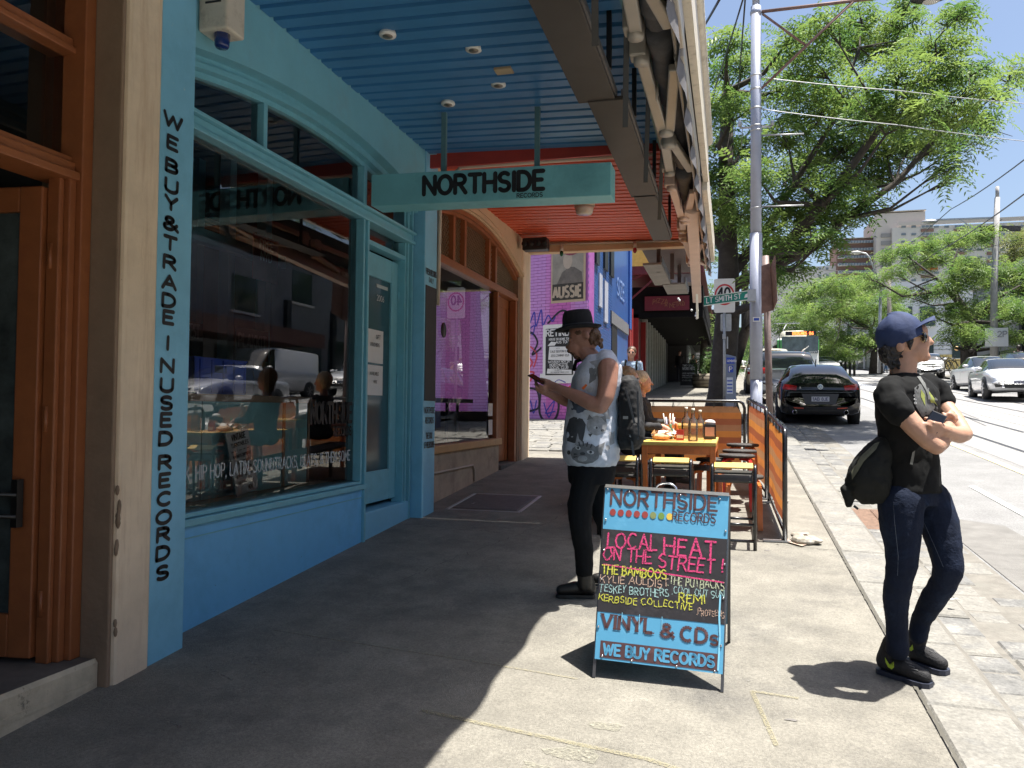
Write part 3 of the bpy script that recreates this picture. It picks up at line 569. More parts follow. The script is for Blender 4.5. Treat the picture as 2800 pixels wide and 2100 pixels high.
# ================================================================ orange door shop at the near left
t = ls = thing('orange_door_shop', (-3.0, 1.8, gz(1.8)), 'brown rendered shop front with orange joinery and a glazed door standing open', 'shop')
mb = MB(); mb.box((-3.3, 3.19, 0), (-2.82, 3.43, 8)); mb.build('pilaster', M_CREAM2, t, bevel=.02)
mb = MB(); mb.box((-3.3, 3.165, 0), (-2.835, 3.188, 4.2)); mb.build('reveal', M_BROWN, t, bevel=.008)
mb = MB(); mb.box((-3.3, -4, 4.4), (-2.84, 3.19, 8)); mb.box((-3.3, -4, -.5), (-2.84, .2, 4.4)); mb.build('wall', M_CREAM, t)
mb = MB(); mb.box((-4.6, .2, -.3), (-2.90, 3.16, .345)); mb.build('step', mat('step_grey', (.16, .14, .12), .8, var=.3, scale=6), t)
mb = MB(); mb.add([(-2.9, .2, -.2), (-2.9, 3.16, -.2), (-2.9, 3.16, .35), (-2.9, .2, .35), (-2.885, .2, -.2), (-2.885, 3.16, -.2), (-2.885, 3.16, .33), (-2.885, .2, .33)], [(4, 5, 6, 7), (3, 7, 6, 2), (1, 2, 6, 5)])
mb.box((-2.886, .2, .225), (-2.881, 3.15, .25)); mb.build('step_face', mat('step_cream', (.55, .47, .34), .85, var=.2, scale=8, bump=.5, bscale=30, dirt=(.2, .17, .13), dscale=9, dth=(.58, .66)), t)
# joinery
def arch2(y): return 4.02-.09*(y-1.9)**2
mb = MB(); mb.box((-3.18, 3.10, .345), (-2.99, 3.164, 3.88)); mb.box((-3.15, 3.06, .345), (-3.02, 3.099, 2.66)); mb.box((-3.12, 3.03, .345), (-3.05, 3.059, 2.66)); mb.build('door_jamb', M_ORNG, t, bevel=.006)
mb = MB(); mb.box((-3.2, .3, 2.62), (-3.0, 3.099, 2.66)); mb.box((-3.2, .3, 2.662), (-3.03, 3.099, 2.71)); mb.box((-3.2, .3, 2.712), (-3.05, 3.099, 2.74)); mb.build('transom', M_ORNG, t, bevel=.005)
mb = MB(); mb.box((-3.2, .3, 3.24), (-3.04, 3.099, 3.27)); mb.box((-3.2, .3, 3.272), (-3.06, 3.099, 3.315)); mb.build('transom', M_ORNG, t, bevel=.005)
mb = MB(); archbar(mb, -3.2, -3.02, .3, 3.10, arch2, -.02, .06); mb.build('arch_frame', M_ORNG, t)
mb = MB(); archwall(mb, -2.98, -3.3, .2, 3.16, lambda y: arch2(y)+.02, 4.6); mb.build('wall', M_BROWN, t)
pane(t, .3, 3.1, 2.74, 3.24, X=-3.12); pane(t, .3, 3.1, 3.315, 0, X=-3.12, fz=arch2)
# open door leaf, hinged on the jamb and swung into the shop
dl = thing('x', (0, 0, 0), None, None); bpy.data.objects.remove(dl)
h0 = V((-3.13, 3.05, 0)); dd = V((-.93, -.10, 0)).normalized(); dn = V((-dd.y, dd.x, 0))
def leaf(mb, a, b, z0, z1, t0=0, t1=.045): mb.prism([h0+dd*a+V((0, 0, z0))+dn*t0, h0+dd*b+V((0, 0, z0))+dn*t0, h0+dd*b+V((0, 0, z1))+dn*t0, h0+dd*a+V((0, 0, z1))+dn*t0], dn*(t1-t0))
dn = -dn if dn.y > 0 else dn
mb = MB(); leaf(mb, 0, .12, .37, 2.58); leaf(mb, .78, .9, .37, 2.58); leaf(mb, .121, .779, .37, .57); leaf(mb, .121, .779, 2.46, 2.58); dr = mb.build('door', M_ORNG, t, bevel=.006)
mb = MB(); leaf(mb, .121, .779, .571, 2.459, .02, .026); mb.build('pane', mat('grimy_glass', (.06, .075, .075), .25, var=.5, scale=5), dr)
mb = MB()
for z0 in (1.03, 1.13):
    a = h0+dd*.05+V((0, 0, z0))+dn*.09; b = h0+dd*.9+V((0, 0, z0+.0))+dn*.09; mb.tube([a, b], .011, 6)
mb.box((-3.2, 2.95, .98), (-3.165, 2.985, 1.2)); mb.build('handle', mat('gunmetal', (.06, .06, .06), .35, .8), dr)
for z in (.62, 1.48, 2.25):
    mb = MB(); mb.tube([(-3.095, 3.03, z-.06), (-3.095, 3.03, z+.06)], .012, 6); mb.build('hinge', M_ORNG, dr)
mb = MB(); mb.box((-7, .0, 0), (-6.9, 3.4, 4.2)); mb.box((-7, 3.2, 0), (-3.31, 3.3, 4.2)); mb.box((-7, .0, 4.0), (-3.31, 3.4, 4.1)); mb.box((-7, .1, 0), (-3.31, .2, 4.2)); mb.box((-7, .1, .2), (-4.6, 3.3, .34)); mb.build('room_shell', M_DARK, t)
mb = MB(); rr_ = []
for k in range(15): rr_.append([V((-4.3-.05*k, 2.7+.04*math.sin(k*1.9), z)) for z in (.36, 2.5)])
mb.grid(rr_); mb.build('curtain', mat('curtain_grey', (.14, .155, .15), .9, var=.3, scale=5), t)
mb = MB(); mb.ell((-3.9, 2.9, 2.86), (.02, .16, .22)); mb.ell((-3.9, 2.78, 2.6), (.04, .1, .2)); o = mb.build('statue_bust', mat('plaster_grey', (.3, .31, .3), .8, var=.2), None, loc=(-3.9, 2.9, 2.7)); tag(o, 'pale cloth covered bust behind the glass over the orange door', 'bust')
# broken plaster at the foot of the pilaster
mb = MB(); random.seed(3)
for k in range(15):
    z = random.choice([.45, .5, .9, .98, 1.03, 1.1, .7])+random.uniform(-.05, .05); mb.ell((-2.822+random.uniform(-.006, .004), 3.192+random.uniform(0, .008), z), (.010, .010, random.uniform(.012, .035)), n=6, m_=4)
tag(mb.build('chipped_plaster', M_BROWN, ls), kind='stuff')
# ================================================================ verandah roofs over the footpath
def corrug(ya, yb, x0, x1, z0, z1, pitch, name, m_, parent, sheets=5):
    """ribbed soffit sheets, the ribs running out from the wall"""
    y = ya; prof = []
    while y < yb-1e-6:
        p = min(pitch, yb-y); prof.append([(y, .034), (y+p*.14, .034), (y+p*.20, -.008), (y+p*.90, -.008), (y+p*.96, .034)]); y += p
    for i in range(0, len(prof), sheets):
        mb = MB(); pts = [q for g in prof[i:i+sheets] for q in g]; pts.append((min(prof[i:i+sheets][-1][0][0]+pitch, yb)-.004, .034))
        dz = -.006 if (i//sheets) % 2 else 0
        mb.grid([[V((x0, a, z0+h+dz)) for a, h in pts], [V((x1, a, z1+h+dz)) for a, h in pts]], False); mb.build(name, m_, parent)
can = thing('blue_verandah', (-1.7, 4, 4.07), 'blue ribbed verandah roof over the record shop footpath with grey awning gear on its edge', 'verandah roof')
corrug(2.6, 7.3, -2.868, -.62, 4.07, 4.0, .157, 'soffit_sheet', M_SOFF, can)
mb = MB(); mb.box((-2.87, 2.6, 4.25), (-.3, 7.3, 4.28)); mb.build('roof_deck', M_STEEL, can)
mb = MB(); mb.box((-.62, 2.6, 3.93), (-.56, 7.3, 4.3)); mb.box((-.56, 2.6, 3.90), (-.44, 7.3, 3.925)); mb.build('fascia', mat('fascia_teal', (.14, .27, .31), .5, var=.1), can)
# the neighbour's roof towards the camera is narrower
can0 = thing('near_verandah', (-1.8, 0, 4.07), 'narrow grey verandah roof overhead, before the blue one', 'verandah roof')
mb = MB(); mb.box((-2.838, -4, 4.05), (-.66, 2.61, 4.24)); mb.box((-.64, -4, 3.2), (-.6, 2.61, 4.2)); mb.build('deck', M_STEEL, can0)
crn = thing('red_verandah', (-1.7, 9.6, 4.1), 'red ribbed verandah roof over the corner shop footpath with a cream end beam', 'verandah roof')
corrug(7.30, 11.78, -3.05, -.62, 4.12, 4.05, .157, 'soffit_sheet', M_RED, crn, 5)
mb = MB(); mb.box((-3.1, 7.31, 4.3), (-.3, 11.95, 4.33)); mb.build('roof_deck', M_STEEL, crn)
mb = MB(); mb.box((-2.86, 7.302, 3.92), (-.62, 7.33, 4.05)); mb.box((-2.86, 7.60, 4.01), (-.62, 7.66, 4.06)); mb.build('beam', mat('beam_red', (.45, .045, .03), .5), crn)
mb = MB(); mb.box((-3.1, 11.78, 3.94), (-.55, 11.95, 4.12)); mb.build('end_beam', M_CREAM, crn, bevel=.006)
mb = MB(); mb.tube([(-2.9, 11.74, 4.06), (-.7, 11.74, 4.02)], .016, 6); mb.build('conduit', mat('conduit_beige', (.5, .42, .34), .5, var=.08), crn); mb = MB(); mb.tube([(-2.75, 7.5, 3.85), (-2.6, 7.5, 3.97), (-.7, 7.5, 3.96)], .022, 6); mb.build('conduit', MATS['conduit_beige'], crn); mb = MB(); mb.tube([(-2.88, 7.62, 2.6), (-2.86, 7.6, 3.8), (-2.75, 7.5, 3.88)], .022, 6); mb.build('conduit', mat('conduit_beige', (.5, .42, .34), .5, var=.08), crn)
for x, c, nm in ((-2.45, (.01, .1, .04), 'green'), (-1.35, (.35, .01, .02), 'red')):
    t = thing('festoon_bulb', (x, 11.72, 3.95), '%s unlit festoon bulb hanging under the end beam of the red verandah' % nm, 'bulb')
    mb = MB(); mb.lathe((x, 11.72, 3.94), [(.022, 0), (.026, .03), (.02, .09)], 10); mb.build('socket', M_PLAST, t); mb = MB(); mb.ell((x, 11.72, 3.90), (.03, .03, .045), n=10, m_=8); mb.build('bulb', mat('bulb_'+nm, c, .15, var=0), t)
t = thing('ceiling_lamp', (-1.72, 9.6, 4.0), 'round cream bulkhead lamp on the red ribbed soffit', 'ceiling lamp'); c = P(1598, 578, 8.9)
d = dirv(1598, 572); c = CAM+d*((3.985-EYE)/d.z); mb = MB(); mb.lathe(c, [(.06, .12), (.125, .09), (.125, .03)][::-1], 18); mb.build('base', M_PLAST, t); mb = MB(); mb.lathe(c, [(.095, -.06), (.11, 0), (.12, .03)], 18); mb.build('diffuser', mat('frosted', (.6, .56, .5), .2, var=.05), t)
t = thing('junction_box', (-2.85, 11.2, 3.9), 'black speaker box tucked under the red soffit by the corner column', 'speaker'); mb = MB(); mb.box((-2.92, 11.15, 3.86), (-2.55, 11.35, 4.04)); mb.build('case', M_BLACK, t, bevel=.02); mb = MB(); [mb.tube([(-2.88+.1*k, 11.14, 3.95), (-2.88+.1*k, 11.12, 3.95)], .04, 10) for k in range(4)]; mb.build('cone', M_DARK, t)
# downlights and a small cream plate in the blue soffit
for i, (px, py, lab) in enumerate(((1060, 97, 'white downlight nearest the camera in the blue soffit'), (1295, 136, 'second white downlight, halfway to the light boxes in the blue soffit'), (1363, 233, 'third small downlight in the blue soffit beyond the cream plate'), (1225, 285, 'farthest downlight in the blue soffit, nearest the sign rods'))):
    d = dirv(px, py); p = CAM+d*((4.022-EYE)/d.z); t = thing('downlight', p, lab, 'downlight', 'downlights in the blue soffit')
    mb = MB(); mb.lathe(p, [(.055, -.005), (.058, .004), (.05, .03)], 18); mb.build('ring', M_WHITE, t); mb = MB(); mb.lathe(p, [(.034, -.008), (.034, .01)], 14); mb.build('lamp', mat('lamp_grey', (.2, .18, .15), .3, .5), t)
d = dirv(1378, 193); p = CAM+d*((4.012-EYE)/d.z); mb = MB(); mb.cbox(p, (.13, .10, .02)); tag(mb.build('cover_plate', mat('plate_tan', (.42, .32, .2), .6), None, loc=p, bevel=.004), 'small tan cover plate screwed to the blue soffit', 'cover plate')
# hanging sign board
sg = thing('hanging_sign', (-1.9, 6.25, 3.4), 'long teal box sign reading NORTHSIDE RECORDS hung under the verandah', 'sign')
a, b = V((-2.925, 6.12, 3.515)), V((-.90, 6.17, 3.495)); hh = .265
mb = MB(); dn_ = V((0, .24, 0)); mb.prism([a-V((0, 0, hh)), b-V((0, 0, hh)), b, a], dn_); mb.build('box', mat('sign_teal', (.19, .49, .54), .45, var=.09, scale=3, dirt=(.14, .38, .43), dscale=2), sg, bevel=.006)
ux = (b-a).normalized(); uy = V((0, 0, 1))
# the lettering: o placed by its distance along the board
mb = MB(); o = a+ux*.475-uy*.190; text(mb, 'NORTHSIDE', o-V((0, .002, 0)), ux, uy, .145, .25, width=1.01, lift=.003)
o2 = a+ux*1.27-uy*.252; text(mb, 'RECORDS', o2-V((0, .002, 0)), ux, uy, .032, .2, width=.21, lift=.003); mb.build('lettering', M_INK, sg)
for px_ in (-2.33, -1.52):
    mb = MB(); mb.box((px_-.02, 6.25, 3.50), (px_+.02, 6.29, 4.05)); mb.build('hanger', mat('hanger_teal', (.1, .2, .22), .5), sg)
# light boxes along the edge of the roof, hung on black straps
M_LB = mat('heater_grey', (.055, .047, .042), .55, .2, var=.18, scale=2.5); M_LBE = mat('heater_edge', (.16, .16, .17), .4, .5)
for i, (x0, x1, ya, yb, z, lab) in enumerate(((-.97, -.725, 2.4, 5.16, 3.58, 'dark grey light box nearest the camera, under the blue soffit'), (-.905, -.665, 5.13, 7.55, 3.57, 'dark grey light box in the middle of the row, beside the hanging sign'), (-.885, -.672, 7.5, 9.55, 3.57, 'dark grey light box at the end of the row, under the red soffit'))):
    t = thing('light_box', ((x0+x1)/2, (ya+yb)/2, z), lab, 'light box', 'light boxes hung along the verandah edge')
    mb = MB(); mb.box((x0, ya, z), (x1, yb, z+.028)); mb.build('pan', M_LB, t, bevel=.004); mb = MB(); mb.box((x1-.02, ya, z+.028), (x1+.012, yb, z+.07)); mb.box((x0, yb-.01, z+.028), (x1, yb, z+.06)); mb.build('edge', M_LBE, t)
    for y_ in (ya+.5, yb-.35):
        mb = MB(); mb.box((x1-.01, y_, z+.07), (x1+.02, y_+.035, 4.02)); mb.build('strap', M_BLACK, t)
for i, (y0_, y1_, x0_, x1_, z, lab) in enumerate(((11.3, 13.2, -1.19, -.93, 3.60, 'pale grey light box just past the end of the red verandah'), (13.1, 14.2, -1.06, -.70, 3.59, 'last pale grey light box over the mouth of the lane'))):
    t = thing('light_box', ((x0_+x1_)/2, (y0_+y1_)/2, z), lab, 'light box', 'light boxes hung along the verandah edge')
    mb = MB(); mb.box((x0_, y0_, z), (x1_, y1_, z+.03)); mb.build('pan', mat('heater_pale', (.22, .2, .18), .6, .1, var=.2, scale=4), t, bevel=.004); mb = MB(); mb.box((x1_-.02, y0_, z+.03), (x1_+.01, y1_, z+.12)); mb.build('edge', M_LBE, t)
mb = MB(); mb.box((-1.3, 11.8, 4.0), (-.6, 14.4, 4.06)); [mb.box((x, y_, 3.6), (x+.06, y_+.06, 4.03)) for x, y_ in ((-1.05, 11.9), (-.9, 12.6), (-.85, 13.6))]; o = mb.build('light_bracket', mat('bracket_brown', (.09, .06, .055), .6, var=.2), None, loc=(-1, 13, 4)); tag(o, 'brown steel bracket holding the far light boxes over the lane mouth', 'bracket')
# black raking stays between roof edge and fascia
for i, (y_, lab) in enumerate(((3.4, 'nearest'), (4.6, 'second'), (5.9, 'third'), (7.2, 'farthest'))):
    mb = MB(); mb.beam((-.66, y_+.55, 3.4), (-.58, y_, 4.02), .035, .035); tag(mb.build('roof_stay', M_BLACK, None, loc=(-.6, y_, 3.9)), '%s black raking strut at the outer edge of the verandah roof' % lab, 'strut', 'raking struts at the roof edge')
# retractable awning gear on the outer edge
M_AWN = mat('awning_arm_beige', (.40, .36, .31), .4, .15, var=.08, scale=5); M_AWN2 = mat('awning_arm_pink', (.60, .44, .37), .4, .15, var=.08, scale=5); M_ROLL = mat('awning_cloth_dark', (.10, .095, .10), .85, var=.3, scale=10)
def awning(ya, yb, X, z, m_, lab, low=0):
    t = thing('folded_awning', (X, (ya+yb)/2, z), lab, 'folding awning', 'folded awnings on the verandah edge')
    mb = MB(); L = yb-ya; n = 22
    mb.tube([(X+.05, ya+L*i/n, z+.12+.006*math.sin(i*2.1)) for i in range(n+1)], [.075+.012*math.sin(i*1.7) for i in range(n+1)], 12); mb.build('cloth_roll', M_ROLL, t)
    mb = MB(); mb.box((X+.14, ya, z-.06), (X+.20, yb, z+.10)); mb.box((X+.145, ya, z-.09), (X+.17, yb, z-.061)); mb.build('front_bar', m_, t, bevel=.008)
    mb = MB(); mb.box((X-.12, ya, z+.14), (X-.06, yb, z+.2)); mb.build('back_bar', m_, t, bevel=.006)
    for y0, s in ((ya+.12, 1), (yb-.12, -1)):
        a = V((X-.06, y0, z+.02)); e = V((X-.02, y0+s*L*.40, z-.07)); f = V((X+.10, y0+s*.10, z-.02))
        mb = MB(); mb.beam(a, e, .075, .05); mb.build('arm', m_, t, bevel=.01); mb = MB(); mb.beam(e+V((.055, 0, -.005)), f+V((.03, 0, 0)), .07, .05); mb.build('arm', m_, t, bevel=.01)
        mb = MB(); mb.lathe(e+V((.03, 0, -.05)), [(.05, 0), (.055, .02), (.055, .08), (.05, .1)], 12); mb.build('knuckle', m_, t); mb = MB(); mb.lathe(a-V((0, 0, .05)), [(.045, 0), (.05, .02), (.045, .12)], 12); mb.build('knuckle', m_, t)
        mb = MB(); mb.cbox((X-.08, y0, z+.12), (.1, .12, .22)); mb.build('bracket', m_, t, bevel=.01)
    mb = MB(); p = V((X+.0, ya+.5, z-.07)); mb.tube([p+V((.0, .03*math.cos(k*.7), .045*math.sin(k*.7))) for k in range(10)], .008, 6); mb.build('crank_eye', m_, t)
    return t
awning(2.5, 4.55, -.45, 3.66, M_AWN, 'beige folded awning nearest the camera on the verandah edge'); awning(4.7, 7.3, -.46, 3.68, M_AWN, 'beige folded awning in the middle of the verandah edge')
awning(7.5, 9.6, -.47, 3.66, M_AWN2, 'pinkish folded awning beyond the middle one'); awning(9.7, 11.6, -.47, 3.62, M_AWN2, 'pinkish folded awning at the far end of the verandah edge')
mb = MB(); a = V((-.37, 8.2, 3.62)); b = V((-.50, 12.9, 3.30)); mb.beam(a, b, .13, .09); mb.lathe(a, [(.085, -.01), (.085, .01)], 12, (b-a)); o = mb.build('awning_case', M_AWN2, None, loc=a, bevel=.015); tag(o, 'long drooping white awning case under the far folded awnings', 'awning case')
mb = MB(); mb.beam((-.45, 11.4, 3.45), (-.52, 13.6, 3.1), .035, .035); tag(mb.build('crank_handle', M_WHITE, None, loc=(-.48, 12.5, 3.3)), 'thin white crank pole hanging at the far end of the awnings', 'pole')
# white gutter board with ragged torn lining behind
gx = -.235; mb = MB(); mb.box((gx-.02, 2.5, 3.80), (gx+.03, 8.0, 4.20)); mb.lathe((gx+.03, 2.5, 4.2), [(.045, 0), (.045, 5.5)], 10, (0, 1, 0)); mb.box((gx-.03, 8.0, 3.72), (gx+.02, 11.9, 4.05))
o = mb.build('gutter_board', M_PLAST, can)
mb = MB(); r1, r2, r3 = [], [], []
for k in range(60):
    y_ = 2.5+9.3*k/59; r1.append(V((gx-.05, y_, 4.1))); r2.append(V((gx-.045+.01*math.sin(k), y_, 3.9))); r3.append(V((gx-.04+.02*math.sin(k*1.3), y_, 3.46+.05*noise.noise((y_*1.2, 0, 0))+.02*random.random())))
mb.grid([r1, r2, r3]); mb.build('torn_lining', mat('lining_grey', (.12, .115, .12), .8, var=.25, scale=8), can)
mb = MB(); mb.box((-.56, 2.5, 4.19), (gx, 11.9, 4.22)); mb.build('eave_board', M_PLAST, can)
# ================================================================ corner shop with orange frames
cs = thing('corner_shop', (-3.0, 9.7, gz(9.7)), 'cream rendered corner shop with orange arched window frames and stone riser', 'shop')
XA = -3.0
def arch3(y): return 3.90-.085*(y-9.35)**2
mb = MB(); archwall(mb, XA, -3.35, 7.53, 11.5, arch3, 4.6); mb.box((-3.35, 7.53, 4.6), (XA, 11.95, 8.2)); mb.box((-9, 11.7, 0), (-3.351, 11.95, 1.5)); mb.box((-9, 11.7, 3.4), (-3.351, 11.95, 8.2)); mb.box((-9, 11.7, 1.5), (-6.2, 11.95, 3.4)); mb.build('wall', M_CREAM, cs); mb = MB(); mb.box((-6.2, 11.8, 1.5), (-3.351, 11.806, 3.4)); mb.build('side_window_pane', M_GLASSL, cs); mb = MB(); mb.box((-5.0, 11.78, 1.5), (-4.92, 11.83, 3.4)); mb.box((-6.2, 11.72, 1.45), (-3.351, 11.9, 1.5)); mb.build('side_window_frame', M_ORNG, cs)
mb = MB(); archbar(mb, XA, XA+.03, 7.55, 11.5, lambda y: arch3(y)+.02, -.05, 0); archbar(mb, XA, XA+.015, 7.55, 11.5, lambda y: arch3(y)+.1, -.03, 0); mb.build('moulding', M_CREAM, cs)
mb = MB(); mb.box((-3.35, 11.5, 0), (-2.985, 11.95, 4.6)); mb.build('corner_column', M_CREAM2, cs, bevel=.012)
mb = MB(); mb.box((-3.3, 11.38, 0), (-3.03, 11.499, 3.65)); mb.build('reveal', M_BROWN, cs)
mb = MB(); mb.box((-3.3, 7.54, 0), (-3.03, 10.42, 1.06)); mb.build('riser', mat('riser_stone', (.42, .34, .25), .85, var=.16, scale=4, bump=.3, dirt=(.27, .22, .17), dscale=3), cs)
mb = MB(); mb.box((-3.2, 7.54, 1.062), (-2.99, 10.45, 1.15)); mb.build('sill', mat('sill_tan', (.5, .30, .13), .6, var=.1), cs, bevel=.01)
mb = MB(); mb.tube([(-3.015, 7.6, .86), (-3.015, 9.25, .86), (-3.015, 9.32, .80), (-3.015, 9.32, .66)], .014, 6); mb.build('pipe', MATS['conduit_beige'], cs)
mb = MB(); archbar(mb, -3.14, -3.02, 7.56, 11.38, arch3, .0, .05); archbar(mb, -3.14, -3.05, 7.56, 11.38, arch3, .052, .09); mb.build('arch_frame', M_ORNG, cs)
mb = MB(); mb.box((-3.15, 7.56, 3.14), (-3.03, 11.38, 3.19)); mb.box((-3.15, 7.56, 3.192), (-3.055, 11.38, 3.245)); mb.build('transom', M_ORNG, cs, bevel=.005)
for y_ in (8.55, 8.95, 9.95, 10.25):
    mb = MB(); mb.box((-3.14, y_, 3.247), (-3.05, y_+.07, arch3(y_)-.08)); mb.build('mullion', M_ORNG, cs)
mb = MB(); mb.box((-3.14, 10.34, 1.151), (-3.04, 10.39, 3.139)); mb.box((-3.14, 10.392, .7), (-3.06, 10.45, 3.139)); mb.box((-3.14, 11.28, .7), (-3.04, 11.379, 3.139)); mb.box((-3.14, 7.56, 1.151), (-3.05, 7.62, 3.139)); mb.build('post', M_ORNG, cs, bevel=.004)
# leaded lattice in the toplights
LM = mat('lattice_brass', (.32, .22, .13), .4, .5, var=.2)
for (a, b) in ((7.62, 8.55), (8.62, 8.95), (9.02, 9.95), (10.02, 10.25), (10.32, 11.38)):
    mb = MB(); ns = max(2, int((b-a)/.055))
    for k in range(-20, ns+20):
        for s in (1, -1):
            y0 = a+(b-a)*k/ns; z0 = 3.25; pts = []
            for q in range(0, 26):
                yy = y0+s*q*.03; zz = z0+q*.03
                if a <= yy <= b and zz < arch3(yy)-.09: pts.append((-3.105, yy, zz))
            if len(pts) > 1: mb.beam(pts[0], pts[-1], .008, .008, (1, 0, 0))
    if mb.v: mb.build('leaded_lattice', LM, cs)
mb = MB(); mb.box((-3.2, 7.56, 3.2), (-3.16, 11.38, 3.95)); mb.build('toplight_backing', mat('dull_bronze', (.12, .085, .06), .4, var=.3), cs)
pane(cs, 7.62, 10.34, 1.151, 3.139, X=-3.1, m_=glass_mat('corner_glass', (.74, .74, .76), 2.3))
mb = MB(); mb.box((-3.35, 10.46, .2), (-3.0, 11.3, .78)); mb.build('step', mat('step_dark', (.1, .09, .08), .85, var=.4, scale=9), cs, bevel=.02)
mb = MB(); mb.box((-3.2, 10.451, .8), (-3.15, 10.56, 3.139)); mb.box((-3.2, 11.18, .8), (-3.15, 11.279, 3.139)); mb.box((-3.19, 10.561, .8), (-3.16, 11.179, 3.0)); mb.box((-3.2, 10.561, 3.0), (-3.15, 11.179, 3.139)); mb.build('door', mat('door_brown', (.30, .10, .03), .5, var=.2), cs)
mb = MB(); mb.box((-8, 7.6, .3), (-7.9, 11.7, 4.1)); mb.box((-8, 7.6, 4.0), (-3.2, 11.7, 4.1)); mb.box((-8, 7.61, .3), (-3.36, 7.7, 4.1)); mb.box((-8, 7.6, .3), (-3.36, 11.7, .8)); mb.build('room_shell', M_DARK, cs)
t = thing('window_stool', (-3.5, 9.2, .8), 'dark bentwood bar table standing inside the orange window', 'table'); mb = MB(); mb.box((-3.75, 8.4, 1.62), (-3.3, 10.1, 1.67)); mb.build('top', mat('dark_wood', (.05, .03, .02), .5), t)
for y_ in (8.5, 8.9, 9.6, 10.0): mb = MB(); mb.tube([(-3.5, y_, .8), (-3.5, y_+.05, 1.62)], .022, 6); mb.build('leg', MATS['dark_wood'], t)
mb = MB(); mb.lathe((-3.085, 8.35, 2.42), [(.085, 0), (.085, .006)], 18, (1, 0, 0)); mb.build('sticker', M_INK, cs)
mb = MB(); mb.box((-3.09, 10.1, 1.45), (-3.085, 10.3, 1.62)); mb.box((-3.09, 10.12, 1.2), (-3.085, 10.3, 1.4)); mb.build('notice', M_PAPER, cs)
# ================================================================ mural building across the lane
PB = [V((-10.6, 21.2, 0)), V((-3.26, 18.72, 0))]
M_MUR = None
def mural_mat():
    m = bpy.data.materials.new('mural_pink'); m.use_nodes = True; n = m.node_tree.nodes; l = m.node_tree.links; b = n['Principled BSDF']; b.inputs['Roughness'].default_value = .55
    tc = n.new('ShaderNodeNewGeometry'); mp = n.new('ShaderNodeMapping'); mp.inputs['Scale'].default_value = (1.0, 1.0, .28); l.new(tc.outputs['Position'], mp.inputs[0])
    w_ = n.new('ShaderNodeTexWave'); w_.inputs['Scale'].default_value = .22; w_.inputs['Distortion'].default_value = 3.5; w_.inputs['Detail'].default_value = 0; w_.bands_direction = 'X'; l.new(mp.outputs[0], w_.inputs[0])
    r = n.new('ShaderNodeValToRGB'); e = r.color_ramp; e.interpolation = 'CONSTANT'; e.elements[0].position = 0; e.elements[0].color = (.56, .14, .47, 1); e.elements[1].position = .42; e.elements[1].color = (.60, .24, .60, 1); k = e.elements.new(.72); k.color = (.56, .27, .64, 1)
    l.new(w_.outputs[0], r.inputs[0]); l.new(r.outputs[0], b.inputs['Base Color']); return m
M_MUR = mural_mat()
mu = thing('mural_building', (-3.6, 18.9, gz(18.9)), 'brick corner building painted pink on its splayed end wall and blue along the street', 'building')
ux = (PB[1]-PB[0]).normalized(); nn = V((ux.y, -ux.x, 0))
mb = MB(); a, b = PB; mb.prism([a, b, b+V((0, 0, 8)), a+V((0, 0, 8))], -nn*.3); mb.build('wall', mat('mural_joint', (.36, .11, .37), .7, var=.1), mu)
brick_me = {}
def brick(L, m_, key):
    k = (round(L, 3), key)
    if k not in brick_me:
        q = MB(); q.box((0, 0, 0), (L, .014, .064)); me = q.mesh('brick', m_); brick_me[k] = me
    return brick_me[k]
cnt = 0; rest = MB(); L0 = (PB[1]-PB[0]).length
for row in range(0, 56):
    z = 1.25+row*.0765; s = L0-.004; off = (row % 2)*.12
    first = True
    while s > .3:
        L = .225 if not (first and row % 2) else .108; first = False
        s -= L
        p = PB[0]+ux*s+nn*.0; p.z = z
        ptx = L0-s
        hidden = (.06 < ptx < 1.02 and z > 4.12) or (.40 < ptx < 1.26 and 2.26 < z < 3.62)
        if not hidden:
            if cnt < 292 and ptx < 1.95 and z < 4.95:
                ob = bpy.data.objects.new('brick', brick(L, M_MUR, 'p')); COL.objects.link(ob); ob.parent = mu; ob.location = p-worg(mu)+nn*random.uniform(0, .003); ob.rotation_euler.z = math.atan2(ux.y, ux.x)+math.pi; ob.location += ux*L; cnt += 1
            else: rest.prism([p, p+ux*L, p+ux*L+V((0, 0, .064)), p+V((0, 0, .064))], nn*.013)
        s -= .01
tag(rest.build('bricks', M_MUR, mu), kind='stuff')
def onw(s, z, d=.02): p = PB[1]-ux*s+nn*d; return V((p.x, p.y, z))      # s metres left of the corner
# the wide print near the corner (plain stand-in portrait panel) with its word
po = thing('print_panel', onw(.55, 4.2), 'large sepia pasted print with a maroon shape and the word AUSSIE', 'poster')
def wq(mb, s0, s1, z0, z1, d): mb.prism([onw(s0, z0, d), onw(s1, z0, d), onw(s1, z1, d), onw(s0, z1, d)], nn*.004)
mb = MB(); wq(mb, 1.02, .06, 4.14, 5.75, .018); mb.build('border', mat('print_tan', (.50, .38, .27), .7, var=.08), po)
mb = MB(); wq(mb, .98, .12, 4.60, 5.7, .024); mb.build('ground_tone', mat('print_grey', (.30, .27, .23), .7, var=.25, scale=3), po)
mb = MB(); wq(mb, .98, .12, 4.2, 4.6, .024); mb.build('base_tone', mat('print_black', (.04, .035, .03), .7, var=.2), po)
mb = MB(); mb.add([onw(s, z, .031) for s, z in ((.85, 4.6), (.14, 4.6), (.16, 4.85), (.36, 4.98), (.5, 5.0), (.7, 4.88))], [tuple(range(6))]); mb.build('coat', mat('print_coat', (.15, .13, .115), .7, var=.3, scale=5), po)
